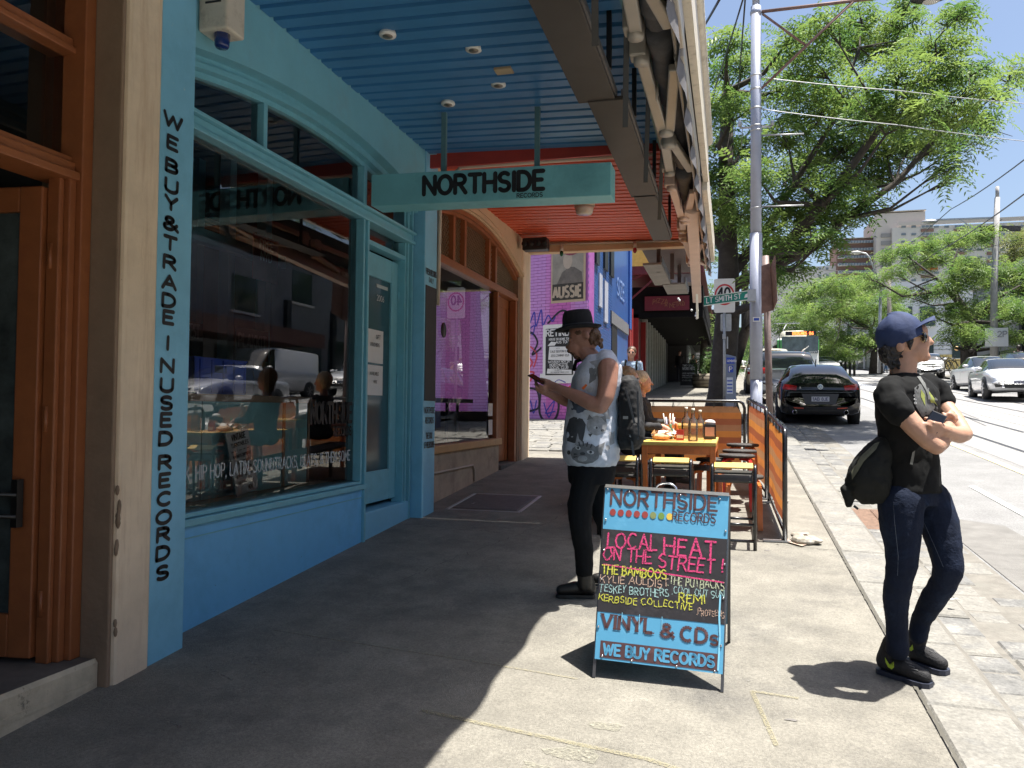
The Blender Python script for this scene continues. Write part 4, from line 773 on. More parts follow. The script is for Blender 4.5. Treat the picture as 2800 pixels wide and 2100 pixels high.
mb = MB(); mb.add([onw(.55-.13*math.cos(k/8*math.pi), 5.15+.2*math.sin(k/8*math.pi), .032) for k in range(16)], [tuple(range(16))]); mb.build('profile', mat('print_face', (.45, .37, .3), .7, var=.1), po)
mb = MB(); mb.add([onw(.45-.25*math.cos(k/9*math.pi), 5.42+.15*math.sin(k/9*math.pi), .034) for k in range(18)], [tuple(range(18))]); mb.build('hat', mat('print_maroon', (.22, .05, .08), .7, var=.3, scale=14), po)
mb = MB(); text(mb, 'AUSSIE', onw(.95, 4.27, .03), ux, (0, 0, 1), .26, .24, width=.78, square=True); mb.build('lettering', mat('print_letter', (.5, .4, .3), .7, var=.08), po)
# the gig bill
bl = thing('gig_bill', onw(.9, 2.9), 'black and white gig bill reading RETIREE pasted on the pink wall', 'poster')
mb = MB(); wq(mb, 1.32, .28, 2.18, 2.42, .018); wq(mb, 1.24, .34, 2.30, 3.62, .020); mb.build('paper', M_PAPER, bl)
mb = MB(); wq(mb, 1.16, .38, 2.38, 3.52, .025); mb.build('black_ground', M_INK, bl)
def pq(mb, pts, d): mb.add([onw(s, z, d) for s, z in pts], [tuple(range(len(pts)))])
mb = MB(); pq(mb, [(1.08, 2.76), (.42, 2.72), (.44, 3.06), (1.05, 3.08)], .031); pq(mb, [(1.12, 2.42), (.42, 2.4), (.42, 2.5), (1.1, 2.54)], .031); pq(mb, [(1.1, 3.1), (.9, 3.1), (.84, 3.18), (1.0, 3.2)], .031); mb.build('torn_strip', M_PAPER, bl)
mb = MB()
for s_, s0, z, h_, w2 in (('RETIREE', 1.14, 3.34, .15, .72), ('HOUSE OR HOME TOUR', 1.06, 3.23, .05, .62), ('AUS TOUR', .86, 3.15, .06, .4), ('SATURDAY NOV 24', 1.08, 2.68, .05, .6), ('NORTHCOTE', 1.03, 2.60, .06, .5), ('SOCIAL CLUB', 1.03, 2.53, .06, .52)): text(mb, s_, onw(s0, z, .031), ux, (0, 0, 1), h_, .2, width=w2)
mb.build('white_lettering', M_PAPER, bl)
mb = MB()
for s_, s0, z, h_, w2 in (('WITH', .85, 3.02, .02, .1), ('CALE SEXTON (LIVE)', 1.02, 2.93, .05, .56), ('JESS ZAMMIT (DJ)', 1.0, 2.83, .05, .5), ('TICKETS', .9, 2.48, .03, .2), ('RETIREERETIREE.COM', 1.0, 2.43, .03, .5)): text(mb, s_, onw(s0, z, .034), ux, (0, 0, 1), h_, .14, width=w2)
mb.build('black_lettering', M_INK, bl)
# graffiti tags
random.seed(12)
def scrawl(pts, w_, m_, nm='graffiti', d=.022):
    mb = MB(); P2 = []
    for i in range(len(pts)-1):
        p0 = pts[max(i-1, 0)]; p1 = pts[i]; p2 = pts[i+1]; p3 = pts[min(i+2, len(pts)-1)]
        for q in range(6):
            t_ = q/6; P2.append(tuple(.5*((2*p1[j])+(-p0[j]+p2[j])*t_+(2*p0[j]-5*p1[j]+4*p2[j]-p3[j])*t_**2+(-p0[j]+3*p1[j]-3*p2[j]+p3[j])*t_**3) for j in (0, 1)))
    P2.append(pts[-1]); ribbon(mb, [(-s, z) for s, z in P2], w_, PB[1].copy(), ux, V((0, 0, 1)), nn, d); return mb.build(nm, m_, mu)
MK = mat('spray_black', (.02, .015, .03), .6, var=0); MB_ = mat('spray_blue', (.05, .05, .4), .6, var=0); MRD = mat('spray_red', (.6, .06, .1), .6, var=0); MWT = mat('spray_white', (.7, .6, .7), .6, var=0)
for pts, w_, m_ in (
    ([(1.62, 3.7), (1.5, 3.95), (1.45, 3.6), (1.3, 4.0), (1.25, 3.62), (1.1, 3.85), (.98, 3.7), (.9, 3.8)], .035, MB_), ([(1.7, 3.5), (1.5, 3.62), (1.55, 3.4), (1.7, 3.62)], .03, MB_),
    ([(1.75, 3.15), (1.6, 3.45), (1.4, 3.2), (1.55, 2.9), (1.3, 3.05)], .05, MK), ([(1.1, 3.66), (.7, 3.95), (.4, 3.72), (.3, 3.3)], .05, MK), ([(1.8, 2.4), (1.7, 2.1), (1.4, 2.0), (1.35, 1.6), (1.6, 1.5)], .05, MK),
    ([(1.3, 1.95), (1.32, 1.45), (1.1, 1.22), (.85, 1.35), (.78, 1.7), (.95, 1.95)], .06, MK), ([(1.75, 2.9), (1.55, 2.7), (1.7, 2.5), (1.5, 2.45), (1.6, 2.25)], .045, MRD), ([(1.6, 3.1), (1.42, 2.9), (1.5, 2.6)], .04, MRD),
    ([(1.78, 1.75), (1.7, 1.45), (1.6, 1.75), (1.5, 1.45), (1.42, 1.75)], .035, MB_), ([(1.2, 1.7), (1.05, 1.35), (.9, 1.75), (1.15, 1.45), (.88, 1.5)], .03, MB_),
    ([(.75, 2.1), (.7, 1.75), (.55, 2.05), (.5, 1.7)], .04, MWT), ([(.95, 2.12), (.9, 1.85), (1.0, 2.0), (.85, 2.1)], .035, MWT), ([(1.1, 2.2), (1.0, 2.12), (.8, 2.26), (.6, 2.2)], .03, MB_), ([(.6, 1.95), (.45, 2.1), (.3, 1.8)], .04, MRD)): scrawl(pts, w_, m_)
# blue flank along the street
M_BLU = mat('mural_blue', (.05, .12, .34), .3, var=.12, scale=2); M_BLJ = mat('blue_joint', (.03, .08, .26), .6)
Xb = -3.255; mb = MB(); mb.prism([V((Xb, 18.73, 1)), V((Xb, 26.6, 1)), V((-3.6, 26.6, 1)), V((-3.6, 19.1, 1))], (0, 0, 7.5)); mb.build('wall', M_BLU, mu)
mb = MB()
for row in range(90):
    z = 1.35+row*.0765; y_ = 18.74+(row % 2)*.12
    while y_ < 22.5: mb.box((Xb, y_, z), (Xb+.010, y_+.225, z+.066)); y_ += .236
tag(mb.build('bricks', M_BLU, mu), kind='stuff')
mb = MB(); mb.box((Xb, 22.5, 1.3), (Xb+.03, 23.6, 4.0)); mb.build('doorway', M_INK, mu)
for (y0, y1, z0, z1) in ((19.5, 20.0, 5.2, 7.6), (20.9, 21.5, 5.3, 7.8), (22.0, 22.6, 5.3, 7.9)):
    mb = MB(); mb.box((Xb, y0, z0), (Xb+.07, y1, z1)); w2 = mb.build('window', M_BLACK, mu); 
mb = MB(); mb.box((Xb+.0, 20.1, 4.2), (Xb+.05, 20.6, 5.05)); mb.box((Xb, 21.0, 3.9), (Xb+.05, 21.6, 5.0)); mb.build('pale_board', mat('board_pale', (.4, .42, .5), .6), mu)
mb = MB(); mb.box((Xb, 22.3, 4.0), (Xb+.05, 26.2, 4.35)); mb.build('lintel', mat('lintel_grey', (.14, .14, .15), .8), mu)
cols = ((.045, .13, .42), (.30, .03, .03), (.50, .17, .03), (.40, .48, .03), (.03, .22, .08), (.03, .1, .3))
for k, (z0, z1) in enumerate(((4.25, 9), (3.55, 4.25), (2.9, 3.55), (2.2, 2.9), (1.9, 2.2), (1.2, 1.9))):
    mb = MB()
    for r_ in range(int((z1-z0)/.078)): mb.box((-3.9, 26.38-.006*(r_ % 2), z0+r_*.078), (-3.19, 26.9, z0+r_*.078+.07))
    mb.box((-3.89, 26.4, z0), (-3.2, 26.9, z1)); mb.build('pilaster_band', mat('rainbow_%d' % k, cols[k], .5, var=.1), mu)
mb = MB(); text(mb, 'SIZE', (Xb+.02, 23.6, 5.0), (0, 1, 0), (0, 0, 1), .5, .14, width=1.6); mb.build('lettering', mat('blue_letter', (.2, .3, .55), .6), mu)
# ================================================================ the shops beyond
def shopbox(name, label, Y0, Y1, X, H, m_, parts=(), depth=6):
    t = thing(name, (X, (Y0+Y1)/2, gz(Y0)), label, 'building'); mb = MB(); mb.box((X-depth, Y0, gz(Y0)-1), (X, Y1, gz(Y0)+H)); mb.build('wall', m_, t); return t
rs = shopbox('red_shop', 'narrow shop with deep red posts beyond the rainbow pilaster', 27, 33, -3.5, 3.3, mat('shop_maroon', (.2, .03, .03), .6, var=.15))
for i, y_ in enumerate((27.1, 28.2, 30.0, 32.7)):
    mb = MB(); mb.box((-3.5, y_, gz(27)), (-3.32, y_+.22, gz(27)+3.3)); mb.build('post', mat('post_red', (.42, .03, .03), .5), rs)
for y_ in (27.5, 28.6, 30.5):
    mb = MB(); mb.box((-3.5, y_, gz(27)+.7), (-3.47, y_+.6, gz(27)+2.9)); mb.build('window', mat('shop_glass_dark', (.04, .06, .06), .08, var=.1), rs)
ws = shopbox('white_column_shop', 'pale green shop front with white columns under the dark verandah', 33, 44, -3.5, 3.6, mat('shop_palegreen', (.2, .27, .22), .6, var=.15))
for i in range(9):
    y_ = 33.2+i*1.2; mb = MB(); mb.box((-3.5, y_, gz(33)), (-3.3, y_+.22, gz(33)+3.4)); mb.build('column', mat('column_white', (.55, .55, .5), .6), ws); mb = MB(); mb.box((-3.5, y_+.3, gz(33)+.6), (-3.46, y_+1.05, gz(33)+2.8)); mb.build('window', MATS['shop_glass_dark'], ws)
# dark verandah with its end gable and red sign
dv = thing('dark_verandah', (-2.2, 34, gz(34)+3), 'long dark street verandah with a maroon fascia beyond the lane', 'verandah roof')
zb = P(1800, 868, 30).z
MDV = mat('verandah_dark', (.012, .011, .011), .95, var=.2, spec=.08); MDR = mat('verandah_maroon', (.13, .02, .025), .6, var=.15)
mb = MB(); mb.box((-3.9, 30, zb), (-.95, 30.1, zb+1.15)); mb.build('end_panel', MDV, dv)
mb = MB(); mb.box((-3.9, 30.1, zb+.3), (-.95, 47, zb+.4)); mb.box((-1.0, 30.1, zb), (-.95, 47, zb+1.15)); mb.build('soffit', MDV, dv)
mb = MB(); mb.box((-4.0, 28.9, zb+1.45), (-.9, 29.05, zb+1.75)); mb.box((-4.0, 29.05, zb+1.72), (-.9, 47, zb+1.78)); mb.beam((-3.9, 29, zb+.2), (-2.4, 29, zb+1.5), .06, .06); mb.beam((-3.9, 29, zb+1.1), (-2.9, 29, zb+1.5), .05, .05); mb.box((-1.25, 28.9, zb+.9), (-1.0, 29.1, zb+1.75)); mb.build('fascia', MDR, dv)
mb = MB()
for k in range(14): mb.beam((-2.9+.1*k, 28.88, zb+1.78), (-2.95+.1*k, 30.6, zb+2.0), .05, .02)
mb.build('roof_rib', mat('rib_red', (.5, .06, .05), .5), dv)
mb = MB(); mb.box((-2.3, 29.12, zb+1.15), (-1.05, 29.98, zb+1.6)); mb.build('infill', mat('infill_grey', (.28, .27, .26), .7, var=.2), dv)
t = thing('fascia_sign', (-2.4, 29.9, zb+.6), 'dark red pizza sign hung on the end of the dark verandah', 'sign'); p0 = P(1763, 850, 29.9); p1 = P(1885, 808, 29.9)
mb = MB(); mb.box((p0.x, 29.88, p0.z), (p1.x, 29.95, p1.z)); mb.build('board', mat('sign_darkred', (.16, .012, .02), .5), t); mb = MB(); text(mb, 'PIZZA', (p0.x+.3, 29.87, p0.z+.28), (1, 0, 0), (0, 0, 1), .16, .13, jit=.02, width=.55); text(mb, 'A METRO', (p0.x+.75, 29.87, p0.z+.14), (1, 0, 0), (0, 0, 1), .16, .13, jit=.02, width=.7); mb.build('lettering', mat('sign_letter_dull', (.3, .12, .05), .6), t)
# festoon globes
t = thing('festoon_string', P(1905, 880, 29), 'string of clear globes dangling at the edge of the dark verandah', 'festoon lights')
pts = [P(1905+random.uniform(-3, 3), 842+k*7, 28.8) for k in range(5)]; mb = MB(); mb.tube(pts, .006, 4); mb.build('cord', M_BLACK, t)
for p in pts+[P(1891, 848, 28.8), P(1855, 817, 28.8), P(1858, 821, 28.8)]: mb = MB(); mb.ell(p, (.04, .04, .045), n=8, m_=6); mb.build('globe', mat('globe_glass', (.75, .75, .7), .1, var=0), t)
# hanging small sign, further building, upper storeys
t = thing('hanging_sign', P(1837, 895, 46), 'small white hanging shingle reading EDGELEY above the far footpath', 'sign'); a = P(1817, 903, 46); b = P(1857, 890, 46)
mb = MB(); mb.box((a.x, 46, a.z), (b.x, 46.08, b.z)); mb.build('board', M_WHITE, t); mb = MB(); text(mb, 'EDGELEY', (a.x+.08, 45.99, a.z+.09), (1, 0, 0), (0, 0, 1), .12, .2, width=.65); mb.build('lettering', M_INK, t)
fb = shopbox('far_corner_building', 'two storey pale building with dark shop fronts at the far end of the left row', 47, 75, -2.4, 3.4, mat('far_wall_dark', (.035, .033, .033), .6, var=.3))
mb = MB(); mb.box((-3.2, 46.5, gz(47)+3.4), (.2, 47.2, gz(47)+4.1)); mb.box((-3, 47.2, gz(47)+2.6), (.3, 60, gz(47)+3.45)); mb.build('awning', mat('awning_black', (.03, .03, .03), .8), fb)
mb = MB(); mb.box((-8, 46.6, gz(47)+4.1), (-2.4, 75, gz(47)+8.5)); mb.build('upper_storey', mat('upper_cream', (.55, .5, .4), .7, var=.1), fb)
for k in range(5): mb = MB(); mb.box((-2.42, 48+k*4, gz(47)+4.9), (-2.38, 49.6+k*4, gz(47)+7.2)); w_ = mb.build('window', MATS['shop_glass_dark'], fb); mb = MB(); mb.box((-2.45, 47.9+k*4, gz(47)+4.8), (-2.36, 49.7+k*4, gz(47)+4.88)); mb.build('sill', M_WHITE, w_)
mb = MB(); mb.box((-2.41, 48.5, gz(47)+.3), (-2.36, 51.5, gz(47)+2.3)); mb.build('window', mat('far_bright_window', (.3, .32, .33), .2), fb)
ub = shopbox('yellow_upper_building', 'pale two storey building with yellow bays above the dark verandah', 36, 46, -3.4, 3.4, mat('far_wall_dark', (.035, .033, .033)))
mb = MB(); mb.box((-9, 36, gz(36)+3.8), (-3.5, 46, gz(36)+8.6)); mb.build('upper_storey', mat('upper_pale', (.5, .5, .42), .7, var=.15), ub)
for k in range(4): mb = MB(); mb.box((-3.5, 36.4+k*2.4, gz(36)+4.8), (-3.3, 37.6+k*2.4, gz(36)+8.0)); mb.build('bay', mat('bay_yellow', (.65, .45, .10), .6), ub)
for k in range(4): mb = MB(); mb.box((-3.5, 37.9+k*2.4, gz(36)+5.2), (-3.44, 38.6+k*2.4, gz(36)+7.2)); mb.build('window', MATS['shop_glass_dark'], ub)
mb = MB(); mb.box((-4.6, 35.85, gz(36)+4.2), (-3.5, 36, gz(36)+8.4)); mb.build('end_wall', mat('bay_yellow', (.65, .45, .10)), ub)
# blackboard sign, planter
def aboard(px0, px1, py0, py1, Y, lab, lines):
    a = P(px0, py1, Y); b = P(px1, py0, Y); zt = b.z; g0 = gz(Y); t = thing('pavement_sign', (a.x, Y, g0), lab, 'pavement sign')
    mb = MB(); mb.prism([V((a.x, Y, g0)), V((b.x, Y, g0)), V((b.x, Y+.3, zt)), V((a.x, Y+.3, zt))], (0, .04, 0)); mb.build('board', M_INK, t); mb = MB(); mb.prism([V((a.x, Y+.65, g0)), V((b.x, Y+.65, g0)), V((b.x, Y+.34, zt)), V((a.x, Y+.34, zt))], (0, -.04, 0)); mb.build('back_board', M_INK, t)
    mb = MB(); hgt = zt-g0; wd = b.x-a.x
    for s_, f, sz in lines: text(mb, s_, (a.x+wd*.12, Y+.3*f-.012, g0+hgt*f), (1, 0, 0), (0, .3, hgt), hgt*sz, .17, width=wd*.76)
    mb.build('lettering', mat('chalk_dull', (.5, .5, .5), .8), t); return t
aboard(1860, 1906, 992, 1052, 41.5, 'far chalkboard reading TWO SPACE WORK HERE outside the dark shops', [('TWO SPACE', .85, .09), ('WORK HERE', .7, .12), ('DESKS AND ROOMS', .52, .05), ('FREE WIFI COFFEE', .42, .05), ('PRINTING', .33, .05), ('COME IN', .2, .05)])
# ================================================================ right hand side of the street
sheet('right_footpath', [13.2, 16.4], -20, 62, .02, M_ASPH); sheet('right_kerb', [13.1, 13.25], -20, 62, .025, M_STONE)
sheet('side_street', [13.3, 60], 62, 79, -.09, M_ROAD); sheet('right_footpath', [12.9, 60], 79, 81, .02, M_ASPH); sheet('right_footpath', [12.9, 16.4], 81, 200, .02, M_ASPH)
def facade(name, label, X, y0, y1, H, col, bays, storeys=2, shopcol=(.04, .045, .05), ver=None):
    """row building on the right side, facing the street (towards -X)"""
    t = thing(name, (X, (y0+y1)/2, gz(y0)), label, 'building'); z0 = gz(y0)-1
    mb = MB(); mb.box((X, y0, z0), (X+9, y1, gz(y0)+H)); mb.build('wall', mat(name+'_wall%d' % int(y0), col, .75, var=.12, scale=.7, dirt=tuple(c*.6 for c in col), dscale=.6), t)
    mb = MB(); mb.box((X-.2, y0, gz(y0)+H), (X+.3, y1, gz(y0)+H+.35)); mb.build('cornice', mat('cornice_pale', (.5, .48, .42), .7), t)
    L = (y1-y0)/bays
    for b_ in range(bays):
        ya = y0+L*b_
        mb = MB(); mb.box((X-.03, ya+.4, gz(y0)+.8), (X, ya+L-.4, gz(y0)+3.0)); mb.build('shop_window', MATS['shop_glass_dark'], t)
        for s_ in range(1, storeys):
            zz = gz(y0)+3.3*s_+1.4; mb = MB(); mb.box((X-.03, ya+L*.3, zz), (X, ya+L*.7, zz+1.7)); w_ = mb.build('window', MATS['shop_glass_dark'], t); mb = MB(); mb.box((X-.12, ya+L*.27, zz-.12), (X, ya+L*.73, zz)); mb.build('sill', M_WHITE, w_)
    if ver: mb = MB(); mb.box((X-2.8, y0, gz(y0)+3.2), (X, y1, gz(y0)+3.4)); mb.box((X-2.85, y0, gz(y0)+3.1), (X-2.8, y1, gz(y0)+3.8)); mb.build('awning', mat('awn%d' % int(y0), ver, .6, var=.1), t)
    return t
facade('brick_terrace', 'brick terrace of shops, raised to hide sky, on the right side behind the camera', 16.4, -16, 4, 11.5, (.28, .13, .09), 4, 2, ver=(.1, .12, .12))  # out of view; height raised to cut the sky light on the shaded footpath
facade('cream_terrace', 'cream rendered terrace of shops on the right side beside the camera', 16.4, 4, 20, 10.5, (.36, .32, .25), 3, 3, ver=(.06, .1, .08))  # also unseen and made taller to hide sky from the footpath
facade('grey_terrace', 'grey painted terrace of shops on the right side, out beyond the parked van', 16.4, 20, 36, 9, (.25, .26, .27), 3, 2, ver=(.12, .05, .04))
facade('dark_corner_shop', 'dark glass fronted shop with a grey upper storey at the right edge', 16.4, 36, 62, 7.6, (.20, .21, .23), 5, 2)
for k in range(6): mb = MB(); mb.box((16.2, 37+k*5-.2, gz(36)), (16.4, 37+k*5+.25, gz(40)+4.4)); mb.build('pier', M_DARK, bpy.data.objects['dark_corner_shop'])
# white pub across the side street, its flank facing the camera
wb = thing('white_pub', (20, 81, gz(81)), 'white painted two storey corner building with a yellow base and dark windows', 'building'); YW = 81
def wq2(mb, px0, px1, py0, py1, d=0, th=.06): a = P(px0, py1, YW); b = P(px1, py0, YW); mb.box((a.x, YW-d-th, a.z), (b.x, YW-d, b.z))
a = P(2512, 985, YW); top = P(2500, 770, YW).z
mb = MB(); mb.box((14.6, YW, gz(81)-1), (40, YW+14, top)); mb.build('wall', mat('pub_white', (.62, .63, .64), .7, var=.06, scale=.5), wb)
mb = MB(); wq2(mb, 2480, 2900, 967, 1035); mb.build('base', mat('pub_yellow', (.60, .47, .18), .7, var=.1, scale=.6), wb)
for py in (942, 954): mb = MB(); wq2(mb, 2550, 2800, py, py+2); mb.build('stripe', M_INK, wb)
for q in ((2603, 2655, 931, 980), (2677, 2716, 931, 980), (2515, 2556, 838, 893), (2483, 2494, 838, 868), (2530, 2552, 930, 1010), (2745, 2775, 840, 893)):
    mb = MB(); wq2(mb, *q, d=.05); w_ = mb.build('window', MATS['shop_glass_dark'], wb); mb = MB(); wq2(mb, q[0]-1, q[1]+1, q[3], q[3]+2, d=.0, th=.2); mb.build('sill', M_WHITE, w_)
mb = MB(); p = P(2710, 925, YW); text(mb, 'DRUMMOND CO', P(2605, 922, YW)-V((0, .1, 0)), (1, 0, 0), (0, 0, 1), .35, .14, width=5.4); mb.build('lettering', mat('pub_letter', (.2, .2, .2), .6), wb)
mb = MB(); p = P(2616, 953, YW-.15); mb.lathe(p, [(.22, 0), (.22, .04)], 12, (0, 1, 0)); mb.build('badge', mat('badge_tan', (.7, .45, .2), .6), wb)
mb = MB(); mb.tube([P(2662, 930, YW-.1), P(2662, 985, YW-.1)], .06, 6); mb.build('downpipe', M_INK, wb)
facade('far_row_building', 'long far row of shops with verandah posts beyond the white corner building', 14.6, 95, 200, 7, (.4, .4, .38), 12, 2, ver=(.2, .2, .2))
mb = MB(); 
for k in range(9): mb.box((12.9, 86+k*4.5, gz(86)), (13.05, 86.15+k*4.5, gz(86+k*4.5)+3.2)); 
mb.box((12.8, 85, gz(90)+3.0), (16, 130, gz(90)+3.3)); mb.build('posts', mat('post_grey', (.4, .4, .4), .6), bpy.data.objects['far_row_building'])
# left row far away
for k, (y0, y1, H, c) in enumerate(((76, 110, 7.5, (.35, .3, .25)), (110, 170, 8, (.3, .3, .3)))):
    t = thing('left_row_building', (-4, y0, gz(y0)), ('brown' if k == 0 else 'grey')+' far shop row on the left side under the trees', 'building'); mb = MB(); mb.box((-12, y0, gz(y0)-1), (-3.2, y1, gz(y0)+H)); mb.build('wall', mat('leftrow%d' % k, c, .8), t); mb = MB(); mb.box((-3.2, y0, gz(y0)+3.2), (-.6, y1, gz(y0)+3.6)); mb.build('awning', M_DARK, t)
mb = MB(); mb.box((-40, 255, 8), (60, 262, gz(255)+10)); tag(mb.build('far_trees', mat('far_green', (.07, .12, .05), .95, var=.5, scale=.3, bump=1, bscale=.5), None), kind='stuff')
# ================================================================ housing towers
TY = 190
tw = thing('apartment_tower', (36, TY, gz(150)), 'tall pale housing block with a plain lift tower and brown banded wings on the skyline', 'apartment tower')
MC = mat('tower_concrete', (.50, .45, .42), .85, var=.06, scale=.1); MC2 = mat('tower_concrete_pale', (.55, .52, .5), .85, var=.05, scale=.1); MBR = mat('tower_brick', (.22, .13, .105), .85, var=.1, scale=.2); MTG = mat('tower_glass', (.16, .19, .22), .15, var=.3, scale=.3); MTF = mat('tower_frame', (.6, .6, .6), .6)
def TP(px, py, d=0): return P(px, py, TY+d)
def tbox(mb, px0, px1, py0, py1, d0, d1): a = TP(px0, py1, 0); b = TP(px1, py0, 0); mb.box((a.x, TY+d0, a.z), (b.x, TY+d1, b.z))
mb = MB(); tbox(mb, 2391, 2521, 587, 1010, -3, 14); mb.build('lift_tower', MC, tw)
mb = MB(); tbox(mb, 2100, 2293, 722, 1010, 2, 14); mb.build('plain_wing', MC2, tw)
mb = MB(); tbox(mb, 2290, 2391, 649, 1010, 1, 14); mb.build('brown_wing', MBR, tw)
mb = MB(); tbox(mb, 2432, 2785, 618, 1010, -4, 10); mb.build('long_wing', MC2, tw)
mb = MB(); tbox(mb, 2288, 2392, 646, 652, .5, 2); tbox(mb, 2445, 2790, 614, 620, -4.3, -3.9); tbox(mb, 2389, 2523, 584, 589, -3.3, 0); mb.build('parapet', MC, tw)
for r_ in range(7):
    py = 655+r_*20.5
    mb = MB(); tbox(mb, 2292, 2390, py, py+10, .4, 1); band = mb.build('window_band', MTF, tw)
    for k in range(12):
        if r_ > 5 and k > 8: continue
        mb = MB(); tbox(mb, 2294+k*8, 2300.5+k*8, py+1.5, py+8.5, .25, .39); mb.build('pane', MTG, band)
for r_ in range(9):
    for k in range(2): mb = MB(); tbox(mb, 2261-k*20, 2268-k*20, 707+r_*20.5, 713+r_*20.5, 1.7, 2.0); mb.build('window', MTG, tw)
for r_ in range(5): mb = MB(); tbox(mb, 2402, 2428, 646+r_*20.5, 658+r_*20.5, -3.2, -3.0); mb.build('louvre', mat('tower_louvre', (.25, .24, .24), .7), tw)
for s_ in range(4):
    x0 = 2446+s_*88
    for r_ in range(9):
        py = 628+r_*20.5
        mb = MB(); tbox(mb, x0+60, x0+94, py+9, py+17, -4.3, -4.0); mb.build('spandrel', MBR, tw)
        mb = MB(); tbox(mb, x0+60, x0+94, py-2, py+8, -4.15, -4.0); f = mb.build('window_band', MTF, tw)
        for k in range(3): mb = MB(); tbox(mb, x0+62+k*10.5, x0+70+k*10.5, py, py+6, -4.3, -4.16); mb.build('pane', MTG, f)
        for k in range(2): mb = MB(); tbox(mb, x0+8+k*27, x0+20+k*27, py, py+6, -4.15, -4.0); mb.build('window', MTG, tw)
mb = MB(); tbox(mb, 2500, 2550, 741, 748, -4.5, -4.2); mb.build('sign_band', mat('sign_orange', (.7, .12, .05), .6), tw)
# ================================================================ poles, wires and signs
PY = 14.5
M_POLE = mat('pole_paint', (.33, .355, .44), .4, .15, var=.07, scale=6, dirt=(.3, .29, .3), dscale=3, dth=(.62, .72))
pl = thing('tram_pole', (.42, PY, gz(PY)), 'thick pale lilac grey steel tram pole rising at the kerb', 'pole')
def xy(px, py, Y): p = P(px, py, Y); return p
b0 = P(2068, 1300, PY); top = P(2066, -120, PY); mid = P(2066, 510, PY)
mb = MB(); c0 = V((b0.x, PY, gz(PY))); c1 = P(2067, 640, PY); c1.y = PY; c2 = P(2066, 205/2.212+0, PY); r0 = .150
mb.tube([c0, V((c0.x, PY, 2.1))], .100, 20); mb.tube([V((c0.x, PY, 2.1)), c1], .107, 20); mb.build('shaft', M_POLE, pl)
mb = MB(); mb.tube([c1-V((0, 0, .05)), V((c1.x, PY, 8.7))], [.094, .088], 20); mb.build('shaft', M_POLE, pl)
mb = MB(); mb.tube([V((c1.x, PY, 8.6)), V((c1.x, PY, 11.5))], .062, 16); mb.lathe((c1.x, PY, 8.55), [(.092, 0), (.102, .03), (.102, .06), (.065, .12)], 18); mb.build('upper_shaft', M_POLE, pl)
for py in (208, 245, 297, 345, 358, 570, 640, 735): p = P(2067, py, PY); mb = MB(); mb.lathe((c1.x, PY, p.z), [(.10, -.012), (.106, 0), (.10, .012)], 20); mb.build('band', M_STEEL, pl)
p = P(2068, 875, PY); mb = MB(); mb.cbox((p.x, PY-.108, p.z), (.09, .006, .045)); mb.build('blue_sticker', mat('sticker_blue', (.03, .08, .4), .5), pl); mb = MB(); mb.cbox((p.x, PY-.104, p.z), (.12, .006, .08)); mb.build('label', M_WHITE, pl)
RUST = mat('rusty_bracket', (.20, .12, .10), .7, .2, var=.3, scale=10)
mb = MB(); mb.tube([P(2082, 32, PY), P(2420, -8, PY)], .03, 8); mb.tube([P(2082, 242, PY), P(2335, 2, PY)], .024, 8); mb.tube([P(2085, 38, PY), P(2202, 123, PY)], .022, 8); mb.build('bracket_arm', RUST, pl)
for py in (367, 562): mb = MB(); mb.tube([P(2082, py+3, PY), P(2198, py-1, PY)], .014, 6); mb.build('stub_arm', M_STEEL, pl)
mb = MB(); mb.tube([P(2022, 350, PY), P(2112, 345, PY)], .018, 6); mb.lathe(P(2023, 345, PY), [(.04, 0), (.03, .03), (.04, .06), (.02, .1)], 10); mb.lathe(P(2112, 342, PY), [(.04, 0), (.03, .03), (.04, .06), (.02, .08)], 10); mb.build('insulator_arm', M_STEEL, pl)
t = thing('street_lamp', P(2530, -8, PY), 'street lamp cut by the top edge of the view, over the road', 'lamp'); mb = MB(); mb.ell(P(2540, -4, PY), (.3, .12, .07), n=12, m_=8); mb.build('hood', M_BLACK, t); mb = MB(); mb.ell(P(2545, 0, PY), (.16, .1, .07), n=12, m_=8); mb.build('bowl', mat('lamp_bowl', (.5, .48, .44), .2), t)
def wire(pts, r, lab, grp='overhead wires'):
    mb = MB(); P_ = []
    for (a, b) in zip(pts, pts[1:]):
        for k in range(8): t_ = k/8; q = a.lerp(b, t_); q.z -= (1-(2*t_-1)**2)*(a-b).length*.006; P_.append(q)
    P_.append(pts[-1]); mb.tube(P_, r, 5); tag(mb.build('wire', M_BLACK if r > .008 else M_STEEL, None, loc=pts[0]), lab, 'wire', grp)
wire([P(2082, 212, PY), P(2460, 248, 15.5), P(2860, 288, 17)], .008, 'upper span wire from the lilac pole out over the road')
wire([P(2082, 298, PY), P(2460, 342, 15.5), P(2860, 392, 17)], .008, 'lower span wire from the lilac pole out over the road')
wire([P(1975, -15, 12), P(1890, 125, 17)], .022, 'thick black service cable beside the verandah edge'); wire([P(2034, -10, 12), P(1940, 280, 22)], .014, 'black cable crossing down to the left tree')
wire([P(2038, -10, 12), P(2008, 370, 25)], .014, 'black twisted cable hanging nearly straight beside the pole'); wire([P(2030, 350, 16), P(2022, 470, 28)], .008, 'thin cable running off behind the lilac pole')
wire([P(2880, 375, 22), P(2600, 572, 40), P(2380, 740, 80), P(2230, 850, 160)], .02, 'tram contact wire, upper of the two crossing the sky'); wire([P(2880, 470, 20), P(2560, 690, 40), P(2330, 830, 80), P(2200, 900, 150)], .02, 'tram contact wire, lower of the two crossing the sky')
